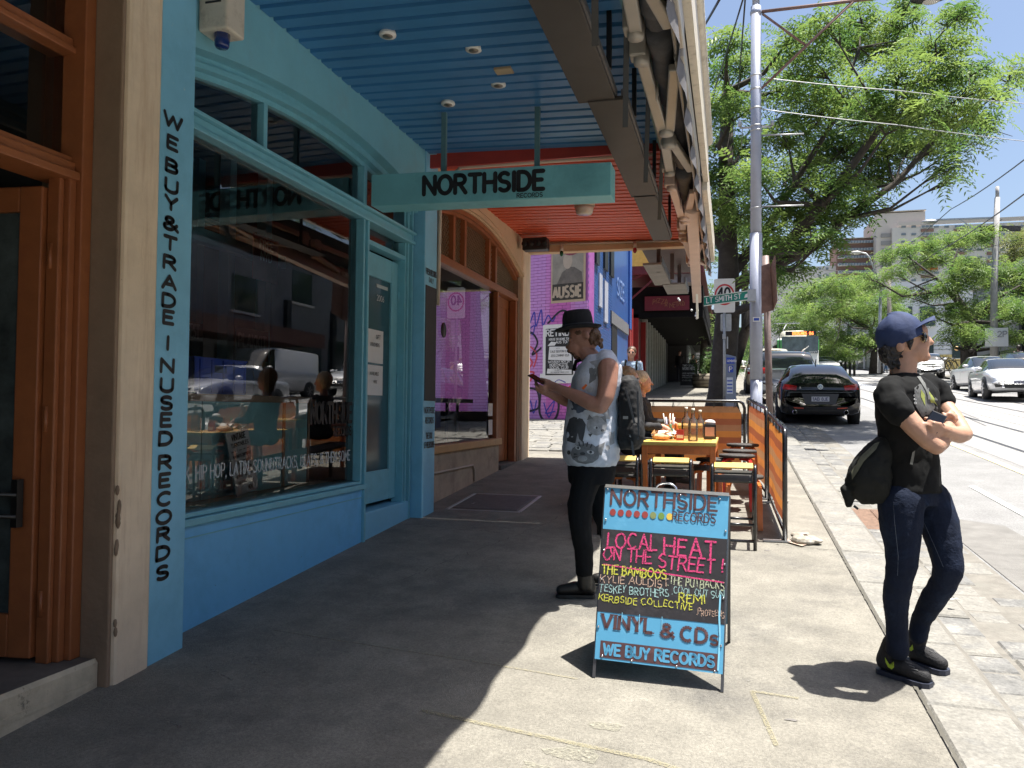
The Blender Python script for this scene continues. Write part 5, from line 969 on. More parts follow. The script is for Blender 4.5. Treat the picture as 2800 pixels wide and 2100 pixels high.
wire([P(2740, 600, 46), P(2500, 560+140, 60), P(2250, 760, 90)], .015, 'span wire from the far pole across the towers'); wire([P(2250, 738, 60), P(2500, 750, 60), P(2740, 625, 46)], .015, 'sagging span wire over the far trees'); wire([P(2530, 640, 60), P(2640, 690, 46), P(2800, 650, 40)], .012, 'thin wire crossing the right tree tops')
# brown timber post with a rusty sign seen from its edge
bp = thing('rusty_sign_post', (.52, 13, gz(13)), 'rusty brown post with a folded rusty sign just right of the lilac pole', 'sign post')
p0 = P(2108, 1200, 13); p1 = P(2093, 700, 13); mb = MB(); mb.tube([V((p0.x, 13, gz(13))), p1], .052, 12); mb.build('post', mat('post_brown_grey', (.20, .15, .14), .6, .2, var=.3, scale=6), bp)
mb = MB(); a = P(2082, 727, 12.9); b = P(2110, 848, 12.9); mb.prism([V((a.x, 12.93, a.z)), V((b.x-.02, 12.93, a.z+.04)), V((b.x+.02, 12.93, b.z)), V((a.x, 12.93, b.z-.05))], (0, -.03, 0)); mb.prism([V((b.x-.02, 12.93, a.z-.02)), V((b.x+.03, 12.6, a.z+.1)), V((b.x+.06, 12.6, b.z+.1)), V((b.x+.02, 12.93, b.z))], (.01, 0, 0)); mb.build('sign_plate', RUST, bp)
# street name blade
sn = thing('street_name_sign', P(1990, 812, 14.35), 'green street name blade reading LT SMITH ST clamped to the lilac pole', 'street sign')
a = P(1925, 836, 14.3); b = P(2044, 820, 14.3); hh = .155; mb = MB(); mb.prism([a, b, b+V((0, 0, hh)), a+V((0, 0, hh))], (0, .03, 0)); mb.build('blade', mat('sign_green', (.0, .20, .15), .4, var=.05), sn)
ux_ = (b-a).normalized(); uz = V((0, 0, 1)); mb = MB(); text(mb, 'LT SMITH ST', a+ux_*.045+uz*.04-V((0, .001, 0)), ux_, uz, .085, .17, width=.58); mb.prism([a+ux_*.68+uz*.04-V((0, .004, 0)), a+ux_*.76+uz*.05-V((0, .004, 0)), a+ux_*.76+uz*.12-V((0, .004, 0)), a+ux_*.70+uz*.1-V((0, .004, 0))], (0, .002, 0)); mb.build('lettering', M_PAPER, sn)
for z_ in (0, hh): mb = MB(); mb.beam(a+uz*z_, b+uz*z_, .04, .012); mb.build('edge_rail', mat('edge_pale', (.6, .65, .6), .4), sn)
mb = MB(); mb.cbox(b+V((.07, .05, .08)), (.14, .12, .2)); mb.build('clamp', M_STEEL, sn)
# speed sign
SY = 17.3; sp = thing('speed_sign', V((-.12, SY, gz(SY))), 'white 40 speed sign with a red ring on a galvanised post', 'speed sign')
a = P(1952, 855, SY); b = P(2010, 761, SY); cx, cz = (a.x+b.x)/2, (a.z+b.z)/2; w2, h2 = (b.x-a.x)/2, (b.z-a.z)/2
def rrect(cx, cz, w, h, r, Y, n=5): return [V((cx+sx*(w-r)+r*math.cos(R(q)), Y, cz+sz*(h-r)+r*math.sin(R(q)))) for sx, sz, q0 in ((1, 1, 0), (-1, 1, 90), (-1, -1, 180), (1, -1, 270)) for q in [q0+90*i/n for i in range(n+1)]]
mb = MB(); mb.prism(rrect(cx, cz, w2, h2, .04, SY), (0, .02, 0)); mb.build('plate', M_PAPER, sp)
mb = MB(); ring = [[V((cx+rr*math.cos(2*math.pi*k/32), SY-.006, cz+.02+rr*1.12*math.sin(2*math.pi*k/32))) for k in range(33)] for rr in (w2*.93, w2*.78)]; mb.grid(ring, False); mb.build('red_ring', mat('ring_red', (.5, .02, .03), .4, var=0), sp)
mb = MB(); text(mb, '40', (cx-.13, SY-.004, cz-.04), (1, 0, 0), (0, 0, 1), .2, .2, width=.24); mb.build('lettering', M_INK, sp)
mb = MB(); mb.tube([V((cx, SY+.04, gz(SY))), V((cx, SY+.04, b.z))], .03, 10); mb.build('post', M_STEEL, sp)
mb = MB(); a = P(1970, 905, SY); b2 = P(2000, 857, SY); mb.prism(rrect((a.x+b2.x)/2, (a.z+b2.z)/2, (b2.x-a.x)/2, (b2.z-a.z)/2, .03, SY+.06), (0, .01, 0)); mb.build('lower_plate', M_STEEL, sp)
mb = MB(); p = P(1980, 920, SY); mb.cbox(p, (.07, .1, .1)); mb.cbox(P(1989, 937, SY), (.03, .02, .25)); mb.build('bracket', M_STEEL, sp)
# parking meter
MY = 16.2; pm = thing('parking_meter', (.02, MY, gz(MY)), 'grey blue ticket parking machine with a blue P standing before the big tree', 'parking meter')
a = P(1984, 1150, MY); b = P(2013, 968, MY); M_MET = mat('meter_grey', (.17, .21, .29), .4, .2, var=.05)
zt = b.z; mb = MB(); x0, x1 = a.x, b.x; mb.add([(x0, MY, gz(MY)), (x1, MY, gz(MY)), (x1, MY+.28, gz(MY)), (x0, MY+.28, gz(MY)), (x0, MY, zt), (x1, MY, zt-.05), (x1, MY+.28, zt-.05), (x0, MY+.28, zt)], [(0,3,2,1),(4,5,6,7),(0,1,5,4),(1,2,6,5),(2,3,7,6),(3,0,4,7)]); mb.build('case', M_MET, pm, bevel=.015)
BLU = mat('sign_blue', (.02, .06, .40), .4, var=0); cxm = (x0+x1)/2
mb = MB(); mb.box((x0+.015, MY-.008, zt-.19), (x1-.03, MY-.001, zt-.07)); mb.box((cxm-.055, MY-.008, zt-.36), (cxm+.045, MY-.001, zt-.23)); mb.build('blue_panel', BLU, pm)
mb = MB(); text(mb, 'P', (cxm-.03, MY-.010, zt-.34), (1, 0, 0), (0, 0, 1), .09, .2, lift=.001); text(mb, 'GEMD050', (x0+.03, MY-.01, zt-.155), (1, 0, 0), (0, 0, 1), .04, .16, width=.17, lift=.001); mb.build('lettering', M_PAPER, pm)
mb = MB(); mb.box((x0+.02, MY-.008, zt-.78), (x1-.06, MY-.001, zt-.46)); mb.build('notice', mat('notice_pale', (.5, .56, .65), .5), pm)
mb = MB(); [mb.box((x0+.03, MY-.012, zt-.54-.07*k), (x1-.07, MY-.009, zt-.515-.07*k)) for k in range(4)]; mb.build('notice_line', BLU, pm)
# planter box
pb = thing('planter_box', (-.9, 39, gz(39)), 'round timber planter holding a leafy green shrub by the far chalkboard', 'planter'); c = V((-.72, 39, gz(39))); mb = MB(); mb.lathe(c, [(.95, 0), (1.0, .1), (1.0, .6), (.92, .62), (.9, .5)], 20); mb.build('tub', mat('tub_timber', (.3, .26, .2), .8, var=.25, scale=3), pb)
for k in range(3): mb = MB(); mb.lathe(c+V((0, 0, .12+.18*k)), [(1.005, 0), (1.03, .02), (1.005, .04)], 20); mb.build('hoop', mat('tub_joint', (.12, .1, .08), .9), pb)
# far street lights
t = thing('street_lamp', (10, 52, gz(52)), 'slim curved arm street lamp standing among the far trees', 'street lamp'); mb = MB(); q = [P(2403, 1020, 52), P(2408, 800, 52)]; mb.tube(q, .09, 8); mb.build('mast', M_STEEL, t); mb = MB(); mb.tube([P(2412, 805, 52), P(2392, 740, 52), P(2378, 705, 52), P(2368, 693, 52), P(2350, 690, 52)], .05, 6); mb.build('arm', M_STEEL, t); mb = MB(); mb.ell(P(2340, 691, 52), (.35, .15, .12), n=10, m_=6); mb.build('lamp_head', MATS['lamp_bowl'], t)
mb = MB(); mb.tube([P(2434, 1000, 56), P(2430, 760, 56)], .13, 8); tag(mb.build('timber_pole', mat('timber_pole', (.16, .14, .13), .8, var=.2), None, loc=P(2432, 900, 56)), 'dark timber pole just right of the slim street lamp', 'pole')
fp2 = thing('power_pole', (14, 46, gz(46)), 'tall grey power pole with a parking sign at the right of the view', 'power pole'); MP2 = mat('pole_weathered', (.34, .33, .32), .8, var=.25, scale=2)
mb = MB(); mb.tube([P(2718, 1030, 46), P(2718, 800, 46), P(2727, 540, 46)], [.2, .17, .13], 12); mb.tube([P(2727, 540, 46), P(2727, 510, 46)], .09, 8); mb.build('shaft', MP2, fp2)
mb = MB(); mb.beam(P(2560, 601, 46), P(2722, 595, 46), .08, .08); mb.beam(P(2625, 600, 46), P(2690, 645, 46), .05, .05); mb.ell(P(2542, 606, 46), (.4, .2, .12), n=10, m_=6); mb.build('lamp_arm', M_STEEL, fp2)
mb = MB(); mb.beam(P(2680, 625, 46), P(2790, 625, 46), .2, .25); mb.build('crossarm', mat('crossarm_dark', (.08, .07, .065), .8), fp2)
mb = MB(); mb.cbox(P(2725, 922, 45.7), (1.05, .04, .95)); mb.build('parking_plate', M_PAPER, fp2); mb = MB(); text(mb, '2P', P(2728, 921, 45.65), (1, 0, 0), (0, 0, 1), .28, .16, width=.42); mb.build('lettering', mat('sign_grey_ink', (.3, .3, .32), .6), fp2)
# ================================================================ trees
def leafmat(name, c, c2):
    m = bpy.data.materials.new(name); m.use_nodes = True; n = m.node_tree.nodes; l = m.node_tree.links; b = n['Principled BSDF']
    tc = n.new('ShaderNodeNewGeometry'); nz = n.new('ShaderNodeTexNoise'); nz.inputs['Scale'].default_value = 1.3; nz.inputs['Detail'].default_value = 4; l.new(tc.outputs['Position'], nz.inputs['Vector'])
    r = n.new('ShaderNodeMapRange'); r.inputs[1].default_value = .38; r.inputs[2].default_value = .66; l.new(nz.outputs[0], r.inputs[0])
    mx = n.new('ShaderNodeMix'); mx.data_type = 'RGBA'; l.new(r.outputs[0], mx.inputs[0]); mx.inputs[6].default_value = (*c, 1); mx.inputs[7].default_value = (*c2, 1)
    l.new(mx.outputs[2], b.inputs['Base Color']); b.inputs['Roughness'].default_value = .5; b.inputs['Specular IOR Level'].default_value = .35
    tr = n.new('ShaderNodeBsdfTranslucent'); l.new(mx.outputs[2], tr.inputs[0]); ms = n.new('ShaderNodeMixShader'); ms.inputs[0].default_value = .5
    l.new(b.outputs[0], ms.inputs[1]); l.new(tr.outputs[0], ms.inputs[2]); l.new(ms.outputs[0], n['Material Output'].inputs[0]); return m
import numpy as np
RNG = np.random.default_rng(5)
def sprays(pts, length, nleaf, lw, droop, mname, m_, parent):
    """pinnate sprays: each a rachis with opposite leaflets"""
    N = len(pts); pts = np.array(pts); az = RNG.uniform(0, 2*math.pi, N); el = RNG.normal(-.12, .38, N)
    d = np.stack([np.cos(az)*np.cos(el), np.sin(az)*np.cos(el), np.sin(el)], 1); L = length*RNG.uniform(.6, 1.25, N)
    side = np.stack([-np.sin(az), np.cos(az), RNG.normal(0, .35, N)], 1); side /= np.linalg.norm(side, axis=1)[:, None]
    V_ = []; 
    for k in range(nleaf):
        f = (k+.6)/nleaf; base = pts+d*(L*f)[:, None]; base[:, 2] -= droop*L*f*f
        for s in (1, -1):
            ll = (L*.34*(1-.5*abs(f-.45)))[:, None]; w_ = ll*lw; jit = RNG.normal(0, .25, (N, 3))
            tip = base+side*s*ll+d*ll*.45+jit*ll*.3; tip[:, 2] -= ll[:, 0]*.3; mid = (base+tip)/2
            up = np.cross(d, side)*.15*ll; a = mid+d*w_*.7+up; b_ = mid-d*w_*.7+up
            V_.append(np.stack([base, a, tip, b_], 1))
    A = np.concatenate(V_, 0).reshape(-1, 3); nf = len(A)//4
    org = np.array(worg(parent)) if parent else np.zeros(3)
    me = bpy.data.meshes.new(mname); me.vertices.add(len(A)); me.vertices.foreach_set('co', (A-org).astype('f').ravel()); me.loops.add(nf*4); me.loops.foreach_set('vertex_index', np.arange(nf*4, dtype='i')); me.polygons.add(nf); me.polygons.foreach_set('loop_start', np.arange(0, nf*4, 4, dtype='i')); me.update(calc_edges=True); me.materials.append(m_)
    o = bpy.data.objects.new(mname, me); COL.objects.link(o); o.parent = parent; return o
BARK = mat('bark_dark', (.05, .042, .036), .95, var=.35, scale=6, bump=1, bscale=12)
def tree(name, label, base, trunk, clumps, density, leaf, length=.38, nleaf=5, lw=.24, limbs=(), tr=.35, twig=True, group=None):
    """clumps: (centre, radii); a limb is grown to every clump from the nearest point of the trunk line"""
    t = thing(name, base, label, 'tree', group); trunk = [V(p) for p in trunk]
    mb = MB(); n = len(trunk); rad = [tr*(1.5 if i == 0 else 1)*(1-.6*i/(n-1)) for i in range(n)]; mb.tube(trunk, rad, 12)
    rnd = random.Random(len(clumps)); nodes = list(zip(trunk[1:], rad[1:]))
    for L_ in limbs:
        L_ = [V(p) for p in L_]; rr = [tr*.42*(1-.8*i/(len(L_)-1)) for i in range(len(L_))]; mb.tube(L_, rr, 8); nodes += list(zip(L_[1:], rr[1:]))
    pts = []
    for c, r in clumps:
        c = V(c); src, r_ = min(nodes, key=lambda q: (q[0]-c).length+(1.5 if q[0].z > c.z else 0))
        m1 = src.lerp(c, .5)+V((rnd.uniform(-.3, .3), rnd.uniform(-.3, .3), -.12*(c-src).length)); r0_ = max(.02, min(r_*.6, .12)); mb.tube([src, src.lerp(m1, .5), m1, c], [r0_, r0_*.85, r0_*.6, .012], 5)
        if twig:
            for q in range(5): e = c+V((rnd.gauss(0, r[0]*.55), rnd.gauss(0, r[1]*.55), rnd.gauss(0, r[2]*.45))); mb.tube([m1.lerp(c, .6), e], [.02, .006], 4)
        k = int(density*r[0]*r[2]*4*(.75+.25*r[1]/max(r[0], .1)))
        q = RNG.normal(0, 1, (k, 3)); q /= np.linalg.norm(q, axis=1)[:, None]; q *= (RNG.uniform(.25, 1, k)**.6)[:, None]*RNG.uniform(.75, 1.2, (k, 1)); q[:, 2] = np.where(q[:, 2] < 0, q[:, 2]*.65, q[:, 2])
        pts.append(np.array(c)+q*np.array(r))
    mb.build('trunk', BARK, t)
    sprays(np.concatenate(pts), length, nleaf, lw, .5, 'crown', leaf, t); return t
LF1 = leafmat('leaf_bright', (.085, .17, .04), (.24, .33, .08)); LF2 = leafmat('leaf_mid', (.08, .15, .045), (.17, .24, .065)); LF3 = leafmat('leaf_tan', (.10, .15, .04), (.22, .22, .08))
random.seed(21)
def CL(lst, Y, dy, k=1.0): 
    out = []
    for px, py, r in lst:
        yy = Y+random.uniform(-dy, dy); s = r*yy/FPX*k; out.append((P(px, py, yy), (s, s*1.15, s*.72)))
    return out
TYY = 18.6
c1_ = CL([(1990,110,60),(1955,190,55),(2035,170,55),(1945,290,60),(2020,290,65),(1960,380,50),(2030,400,60),(1945,470,55),(2010,500,65),(1955,560,60),(2060,470,60),(2040,580,70),(1950,640,45),(2100,640,60),
 (2140,140,60),(2180,80,50),(2230,170,75),(2260,60,60),(2330,120,70),(2360,40,55),(2420,120,70),(2470,60,50),(2450,200,70),(2530,130,60),(2600,40,42),(2640,20,35),(2480,10,45),(2610,110,40),(2570,200,65),(2650,190,55),(2690,240,45),(2770,195,38),(2740,250,35),
 (2150,240,70),(2220,300,80),(2310,250,80),(2390,300,80),(2470,300,80),(2550,290,75),(2620,320,60),(2690,330,50),(2150,360,70),(2240,410,80),(2330,380,80),(2420,400,75),(2500,380,70),(2570,390,50),(2640,390,35),(2590,450,42),(2600,490,26),
 (2180,470,70),(2270,500,75),(2360,480,70),(2430,480,40),(2150,560,70),(2230,590,70),(2310,580,60),(2370,545,42),(2120,680,60),(2190,660,55),(2260,650,45),(2090,740,50),(2170,730,42)], TYY, 2.4, 1.06)
gb = V((-.16, TYY, gz(TYY)))
tree('shade_tree', 'big spreading street tree with feathery leaves behind the parking meter', gb, [gb-V((0,0,.1)), V((-.18, TYY, gz(TYY)+.7)), P(1990, 860, TYY), P(1992, 740, TYY), P(1990, 640, TYY), P(1985, 450, TYY), P(1990, 250, TYY)],
     c1_, 128, LF1, length=.40, limbs=[[P(1992, 790, TYY), P(2080, 745, TYY-.3), P(2200, 690, TYY-.6), P(2310, 600, TYY-.5), P(2450, 500, TYY), P(2600, 330, TYY+.3), P(2720, 250, TYY)], [P(1992, 760, TYY), P(2090, 640, TYY+.5), P(2160, 520, TYY+.8), P(2280, 330, TYY+.8), P(2350, 130, TYY)], [P(1990, 700, TYY), P(1940, 610, TYY), P(1920, 560, TYY+.6), P(1925, 420, TYY)], [P(2080, 745, TYY-.3), P(2250, 560, TYY-1.3), P(2420, 330, TYY-1.4), P(2560, 150, TYY-1)]], tr=.33)
# second street tree further along on the left
random.seed(4)
tb = V((-.3, 34, gz(34))); tree('shade_tree', 'slender darker street tree farther along the left kerb, behind the pole', tb, [tb, P(2040, 900, 34), P(2035, 700, 34)], CL([(2040,620,60),(2090,800,40),(2060,700,60),(2130,760,40),(2000,640,50),(1930,700,40),(1900,660,40),], 34, 3), 70, LF2, length=.5, nleaf=4, tr=.28)
tb = P(1925, 1010, 44); tree('shade_tree', 'small street tree seen in the gap under the dark verandah', V((tb.x, 44, gz(44))), [V((tb.x, 44, gz(44))), P(1925, 900, 44), P(1900, 840, 44)], CL([(1880,780,50),(1930,800,50),(1850,880,22),(1870,870,25),(1900,880,25),(1920,860,30),(1950,900,25),(1800,700,60),(1870,720,60)], 44, 3), 40, LF2, length=.6, nleaf=3, tr=.2)
# mid distance rounded trees
random.seed(9)
tb = P(2395, 1005, 66); tree('shade_tree', 'rounded bright green tree in the middle distance, left of the man in the cap', V((tb.x, 66, gz(66))), [V((tb.x, 66, gz(66))), P(2392, 950, 66), P(2380, 900, 66)],
     CL([(2190,810,45),(2240,790,50),(2300,780,55),(2350,800,50),(2400,830,50),(2440,850,40),(2200,860,50),(2260,850,55),(2320,850,55),(2370,870,50),(2430,900,45),(2230,910,45),(2290,920,45),(2350,930,40),(2400,940,40),(2320,970,30),(2270,960,35),(2440,800,30)], 66, 4), 44, LF1, length=.62, nleaf=4, lw=.3, tr=.35, limbs=[[P(2380, 900, 66), P(2300, 860, 66), P(2220, 840, 66)], [P(2392, 950, 66), P(2420, 880, 66), P(2440, 850, 66)]])
tb = P(2250, 1000, 95); tree('shade_tree', 'hazy round tree rising behind the tram roof', V((tb.x, 95, gz(95))), [V((tb.x, 95, gz(95))), P(2200, 930, 95)], CL([(2120,880,35),(2150,850,35),(2190,840,40),(2160,900,40),(2230,880,40),(2200,930,40),(2260,940,35),(2100,970,25),(2270,985,22)], 95, 5), 13, LF2, length=1.2, nleaf=4, lw=.3, tr=.35)
tb = P(2060, 1000, 120); tree('shade_tree', 'far green tree in the sky gap left of the lilac pole', V((tb.x, 120, gz(120))), [V((tb.x, 120, gz(120))), P(2060, 960, 120)], CL([(2045,950,25),(2070,930,30),(2025,980,22),(2090,960,25),(2060,985,25)], 120, 5), 8, LF2, length=1.4, nleaf=4, lw=.3, tr=.3)
# right hand trees
random.seed(15)
tb = P(2650, 1020, 48); tree('shade_tree', 'broad dark street tree at the right, over the silver cars', V((tb.x, 48, gz(48))), [V((tb.x, 48, gz(48))), P(2652, 960, 48), P(2660, 880, 48), P(2600, 790, 48)],
     CL([(2430,700,34),(2480,680,36),(2530,670,34),(2440,745,36),(2385,775,34),(2365,750,22),(2510,720,45),(2570,700,40),(2590,660,45),(2650,650,45),(2690,640,40),(2450,800,35),(2530,800,40),(2540,860,28),(2600,780,50),(2650,740,55),(2700,760,55),(2760,740,50),(2800,780,60),(2620,850,50),(2680,840,55),(2740,830,50),(2790,850,50),(2620,900,40),(2590,920,25),(2660,910,40),(2720,900,40),(2770,920,35),(2640,720,40)], 48, 4, .95), 75, LF1, length=.5, nleaf=4, lw=.28, tr=.4, limbs=[[P(2660, 880, 48), P(2620, 830, 48), P(2560, 760, 48), P(2480, 700, 48)], [P(2660, 880, 48), P(2720, 820, 48), P(2790, 780, 48)], [P(2620, 830, 48), P(2600, 740, 48), P(2620, 680, 48)]])
tb = P(2570, 1020, 56); tree('shade_tree', 'slim tree before the white building windows', V((tb.x+1.5, 56, gz(56))), [V((tb.x+1.5, 56, gz(56))), P(2632, 900, 56), P(2640, 830, 56)], CL([(2640,880,25),(2610,860,25)], 56, 2), 40, LF2, length=.7, nleaf=4, tr=.22)
tb = P(2790, 1000, 70); tree('shade_tree', 'pale yellow green tree top at the far right skyline', V((tb.x, 70, gz(70))), [V((tb.x, 70, gz(70))), P(2780, 760, 70)], CL([(2770,660,35),(2800,640,40),(2785,700,40),(2760,700,25),(2820,700,40)], 70, 3), 22, LF3, length=.9, nleaf=4, lw=.3, tr=.3)
# trees across the road that the shop window mirrors
tb = V((12.9, 17, gz(17))); tree('shade_tree', 'street tree across the road beside the parked silver sedan', tb, [tb, tb+V((0, 0, 2.4)), tb+V((-.3, .3, 4))], [(tb+V((random.uniform(-2.6, 1.6), random.uniform(-2.6, 2.6), random.uniform(3.6, 7))), (1.1, 1.1, .7)) for k in range(22)], 26, LF1, length=.6, nleaf=4, tr=.25)
tb = V((12.9, 30, gz(30)))
SH = leafmat('leaf_shrub', (.04, .10, .03), (.12, .18, .05)); pts = RNG.normal(0, 1, (500, 3))*np.array([.4, .4, .32])+np.array([-.72, 39, gz(39)+1.1]); sprays(pts, .35, 3, .5, .3, 'shrub_foliage', SH, pb)
t = thing('hedge', (-.2, 60, gz(60)), 'low clipped green hedge far along the left kerb', 'hedge'); pts = RNG.uniform(-1, 1, (700, 3))*np.array([1.0, 6, .5])+np.array([-.3, 62, gz(62)+.5]); sprays(pts, .4, 3, .5, .2, 'foliage', SH, t)
# ================================================================ vehicles
M_TYRE = mat('tyre', (.018, .018, .018), .85, var=.1); M_RIM = mat('alloy', (.5, .5, .52), .3, .8, var=.05); M_CGL = mat('car_glass', (.012, .016, .018), .04, var=0, spec=.9, coat=.6); M_LAMP = mat('lamp_clear', (.55, .57, .6), .12, .3, var=.15, scale=12); M_TAIL = mat('tail_red', (.32, .01, .012), .15, var=.15, scale=15, coat=.7); M_CHR = mat('chrome', (.7, .7, .72), .12, 1, var=0); M_TRIM = mat('trim_black', (.02, .02, .02), .5, var=.05)
def cr(p0, p1, p2, p3, t): return tuple(.5*((2*b)+(-a+c)*t+(2*a-5*b+4*c-d)*t*t+(-a+3*b-3*c+d)*t**3) for a, b, c, d in zip(p0, p1, p2, p3))
def car(name, label, cat_, loc, rz, paint, st, cab, wheels, wr=.32, plate=None, group=None, rear=True, lamps=True, tail=None, glassrows=None, front=None):
    """st: stations (x, z bottom, z shoulder, z top, half width, half width of the top); x runs to the FRONT.
    cab = (rear glass start, roof rear, roof front, windscreen foot) as x positions"""
    t = thing(name, loc, label, cat_, group, rz); rm = rotz(rz); L0 = V(loc); W = lambda x, y, z: V((x, y, z))+L0   # local, the thing turns
    SUB = 4; S = []
    for i in range(len(st)-1):
        p0 = st[max(i-1, 0)]; p1, p2 = st[i], st[i+1]; p3 = st[min(i+2, len(st)-1)]
        for k in range(SUB): S.append(cr(p0, p1, p2, p3, k/SUB))
    S.append(st[-1])
    def ringpts(s):
        x, zb, zs, zr, hw, hr = s; zt = max(zr, zs+.02); c = zt-zs
        return [(0, zb), (.80*hw, zb), (.95*hw, zb+.06), (hw, zb+.22), (1.0*hw, (zb+zs)/2+.02), (.985*hw, zs-.10), (.95*hw, zs-.01), (.925*hw, zs+min(.02, c*.3)), (hr, zt-min(.075, c*.5)), (hr*.93, zt-min(.035, c*.3)), (hr*.55, zt-.005), (0, zt)]
    rings = [ringpts(s) for s in S]; n = len(rings[0]); full = []
    for s, rg in zip(S, rings): full.append([W(s[0], y, z) for y, z in rg]+[W(s[0], -y, z) for y, z in rg[-2:0:-1]])
    m = len(full[0]); body = MB(); sideg = MB(); scr = MB(); allb = MB()
    V0, R0, R1, V1 = cab
    vs = [p for r_ in full for p in r_]; bf, gf, sf = [], [], []
    for i in range(len(full)-1):
        xm = (S[i][0]+S[i+1][0])/2
        for k in range(m):
            f = (i*m+k, i*m+(k+1) % m, (i+1)*m+(k+1) % m, (i+1)*m+k); kk = k if k < n-1 else m-1-k
            if kk == 7 and V0+.1 < xm < V1-.12: gf.append(f)
            elif kk >= 8 and (V0 < xm < R0 or R1 < xm < V1): sf.append(f)
            else: bf.append(f)
    bf.append(tuple(range(m))); bf.append(tuple((len(full)-1)*m+k for k in reversed(range(m))))
    body.add(vs, bf, True); ob = body.build('body', paint, t); 
    g = MB(); g.add(vs, gf, True); g.add(vs, sf, True); go = g.build('glass', M_CGL, t)
    # door pillars and shut lines
    h = .95
    tree_ = BVHTree.FromPolygons([tuple(p) for p in vs], bf+gf+sf)
    def hit(o, d):
        r_ = tree_.ray_cast(o, d); return r_[0]
    def patch(name_, q, m_, axis, off=.006, nn=6, curve=None):
        """q: four corners given as (lateral, z) seen along the car; laid on to the skin"""
        mb = MB(); rows = []
        for a in range(nn+1):
            row = []
            for b in range(nn+1):
                u, v = a/nn, b/nn; p = [(1-u)*(1-v)*q[0][j]+u*(1-v)*q[1][j]+u*v*q[2][j]+(1-u)*v*q[3][j] for j in (0, 1)]
                if axis == 'r': o = W(-6, p[0], p[1]); d = V((1, 0, 0))
                elif axis == 'f': o = W(6, p[0], p[1]); d = V((-1, 0, 0))
                elif axis == 'l': o = W(p[0], 3, p[1]); d = V((0, -1, 0))
                else: o = W(p[0], -3, p[1]); d = V((0, 1, 0))
                hp = hit(o, d) or o+d*5; row.append(hp-d*off)
            rows.append(row)
        mb.grid(rows); return mb.build(name_, m_, t)
    xs = st[-1][0]; zsx = [s for s in st if V0 < s[0] < V1]
    zsh = sorted(zsx, key=lambda s: abs(s[0]))[0][2]; ztop = max(s[3] for s in st)
    xm_ = (V0+V1)/2-.1
    for ax in 'lR': 
        patch('pillar', [(xm_, zsh), (xm_+.07, zsh), (xm_-.02, ztop-.06), (xm_-.09, ztop-.06)], M_TRIM, ax, .004, 3)
        patch('shut_line', [(xm_-.01, .33), (xm_+.005, .33), (xm_+.005, zsh), (xm_-.01, zsh)], M_TRIM, ax, .002, 4); patch('shut_line', [(V1-.28, .33), (V1-.265, .33), (V1-.265, zsh), (V1-.28, zsh)], M_TRIM, ax, .002, 4)
        patch('door_handle', [(xm_+.08, zsh-.15), (xm_+.26, zsh-.15), (xm_+.26, zsh-.12), (xm_+.08, zsh-.12)], M_CHR if paint.name.find('black') < 0 else paint, ax, .02, 2)
    hw = max(s[4] for s in st)
    for xw in wheels:
        for s_ in (1, -1):
            mb = MB(); mb.lathe(W(xw, s_*(hw-.19), wr+.01), [(wr+.065, 0), (wr+.065, .195)], 24, (0, s_, 0)); mb.build('wheel_arch', M_TRIM, t)
            w_ = MB(); w_.lathe(W(xw, s_*(hw-.2), wr), [(wr*.6, 0), (wr*.93, .0), (wr, .03), (wr, .18), (wr*.94, .21), (wr*.68, .215)], 26, (0, s_, 0)); w_ = w_.build('wheel', M_TYRE, t)
            mb = MB(); mb.lathe(W(xw, s_*(hw-.02), wr), [(wr*.68, .0), (wr*.70, .035), (wr*.62, .03), (wr*.60, .002)], 26, (0, s_, 0))
            for k in range(7):
                a = 2*math.pi*k/7; c = W(xw, s_*(hw+.012), wr); mb.beam(c, c+V((math.cos(a), 0, math.sin(a)))*wr*.64, .035, .05, (0, 1, 0))
            mb.lathe(W(xw, s_*(hw+.0), wr), [(.05, 0), (.05, .035)], 12, (0, s_, 0)); mb.build('rim', M_RIM, w_)
    for s_ in (1, -1):
        mb = MB(); mb.ell(W(V1-.35, s_*(hw+.07), zsh+.08), (.09, .12, .07), n=12, m_=8); mb.build('mirror', paint, t)
    if plate:
        end, z, txt, wd = plate
        sx = -1 if end == 'r' else 1; hp = hit(W(6*sx, 0, z), V((-sx, 0, 0))); x = hp.x-L0.x+.012*sx
        mb = MB(); mb.box(W(min(x, x+.01*sx), -wd/2, z-.055), W(max(x, x+.01*sx), wd/2, z+.055)); po_ = mb.build('number_plate', mat('plate_white', (.55, .56, .6), .5, var=.03), t)
        mb = MB(); ux_ = V((0, -1, 0)) if sx < 0 else V((0, 1, 0)); text(mb, txt, W(x+.011*sx, wd*.43*(1 if sx < 0 else -1), z-.035), ux_, (0, 0, 1), .07, .17, width=wd*.86, lift=.003); mb.build('lettering', mat('plate_ink', (.03, .03, .12), .5, var=0), po_)
    t['_'] = 1; del t['_']
    return t, patch, W, hit
def hatch_st(l=2.12, w=.905, h=1.40): return [(-l, .40, .74, .76, w*.84, w*.72), (-l+.03, .26, .80, .84, w*.93, w*.74), (-l+.12, .20, .90, .97, w*.955, w*.76), (-l+.32, .2, .95, 1.17, w*.985, w*.72), (-1.30, .2, .96, 1.38, w, w*.66), (-.7, .2, .95, h+.02, w, w*.675), (0, .2, .92, h, w*.995, w*.69), (.42, .2, .91, h-.04, w*.99, w*.69), (.95, .2, .91, 1.13, w*.985, w*.76), (1.25, .2, .90, .96, w*.98, w*.80), (1.75, .22, .80, .85, w*.95, w*.72), (2.02, .26, .68, .72, w*.86, w*.6), (l, .34, .56, .58, w*.7, w*.5)]
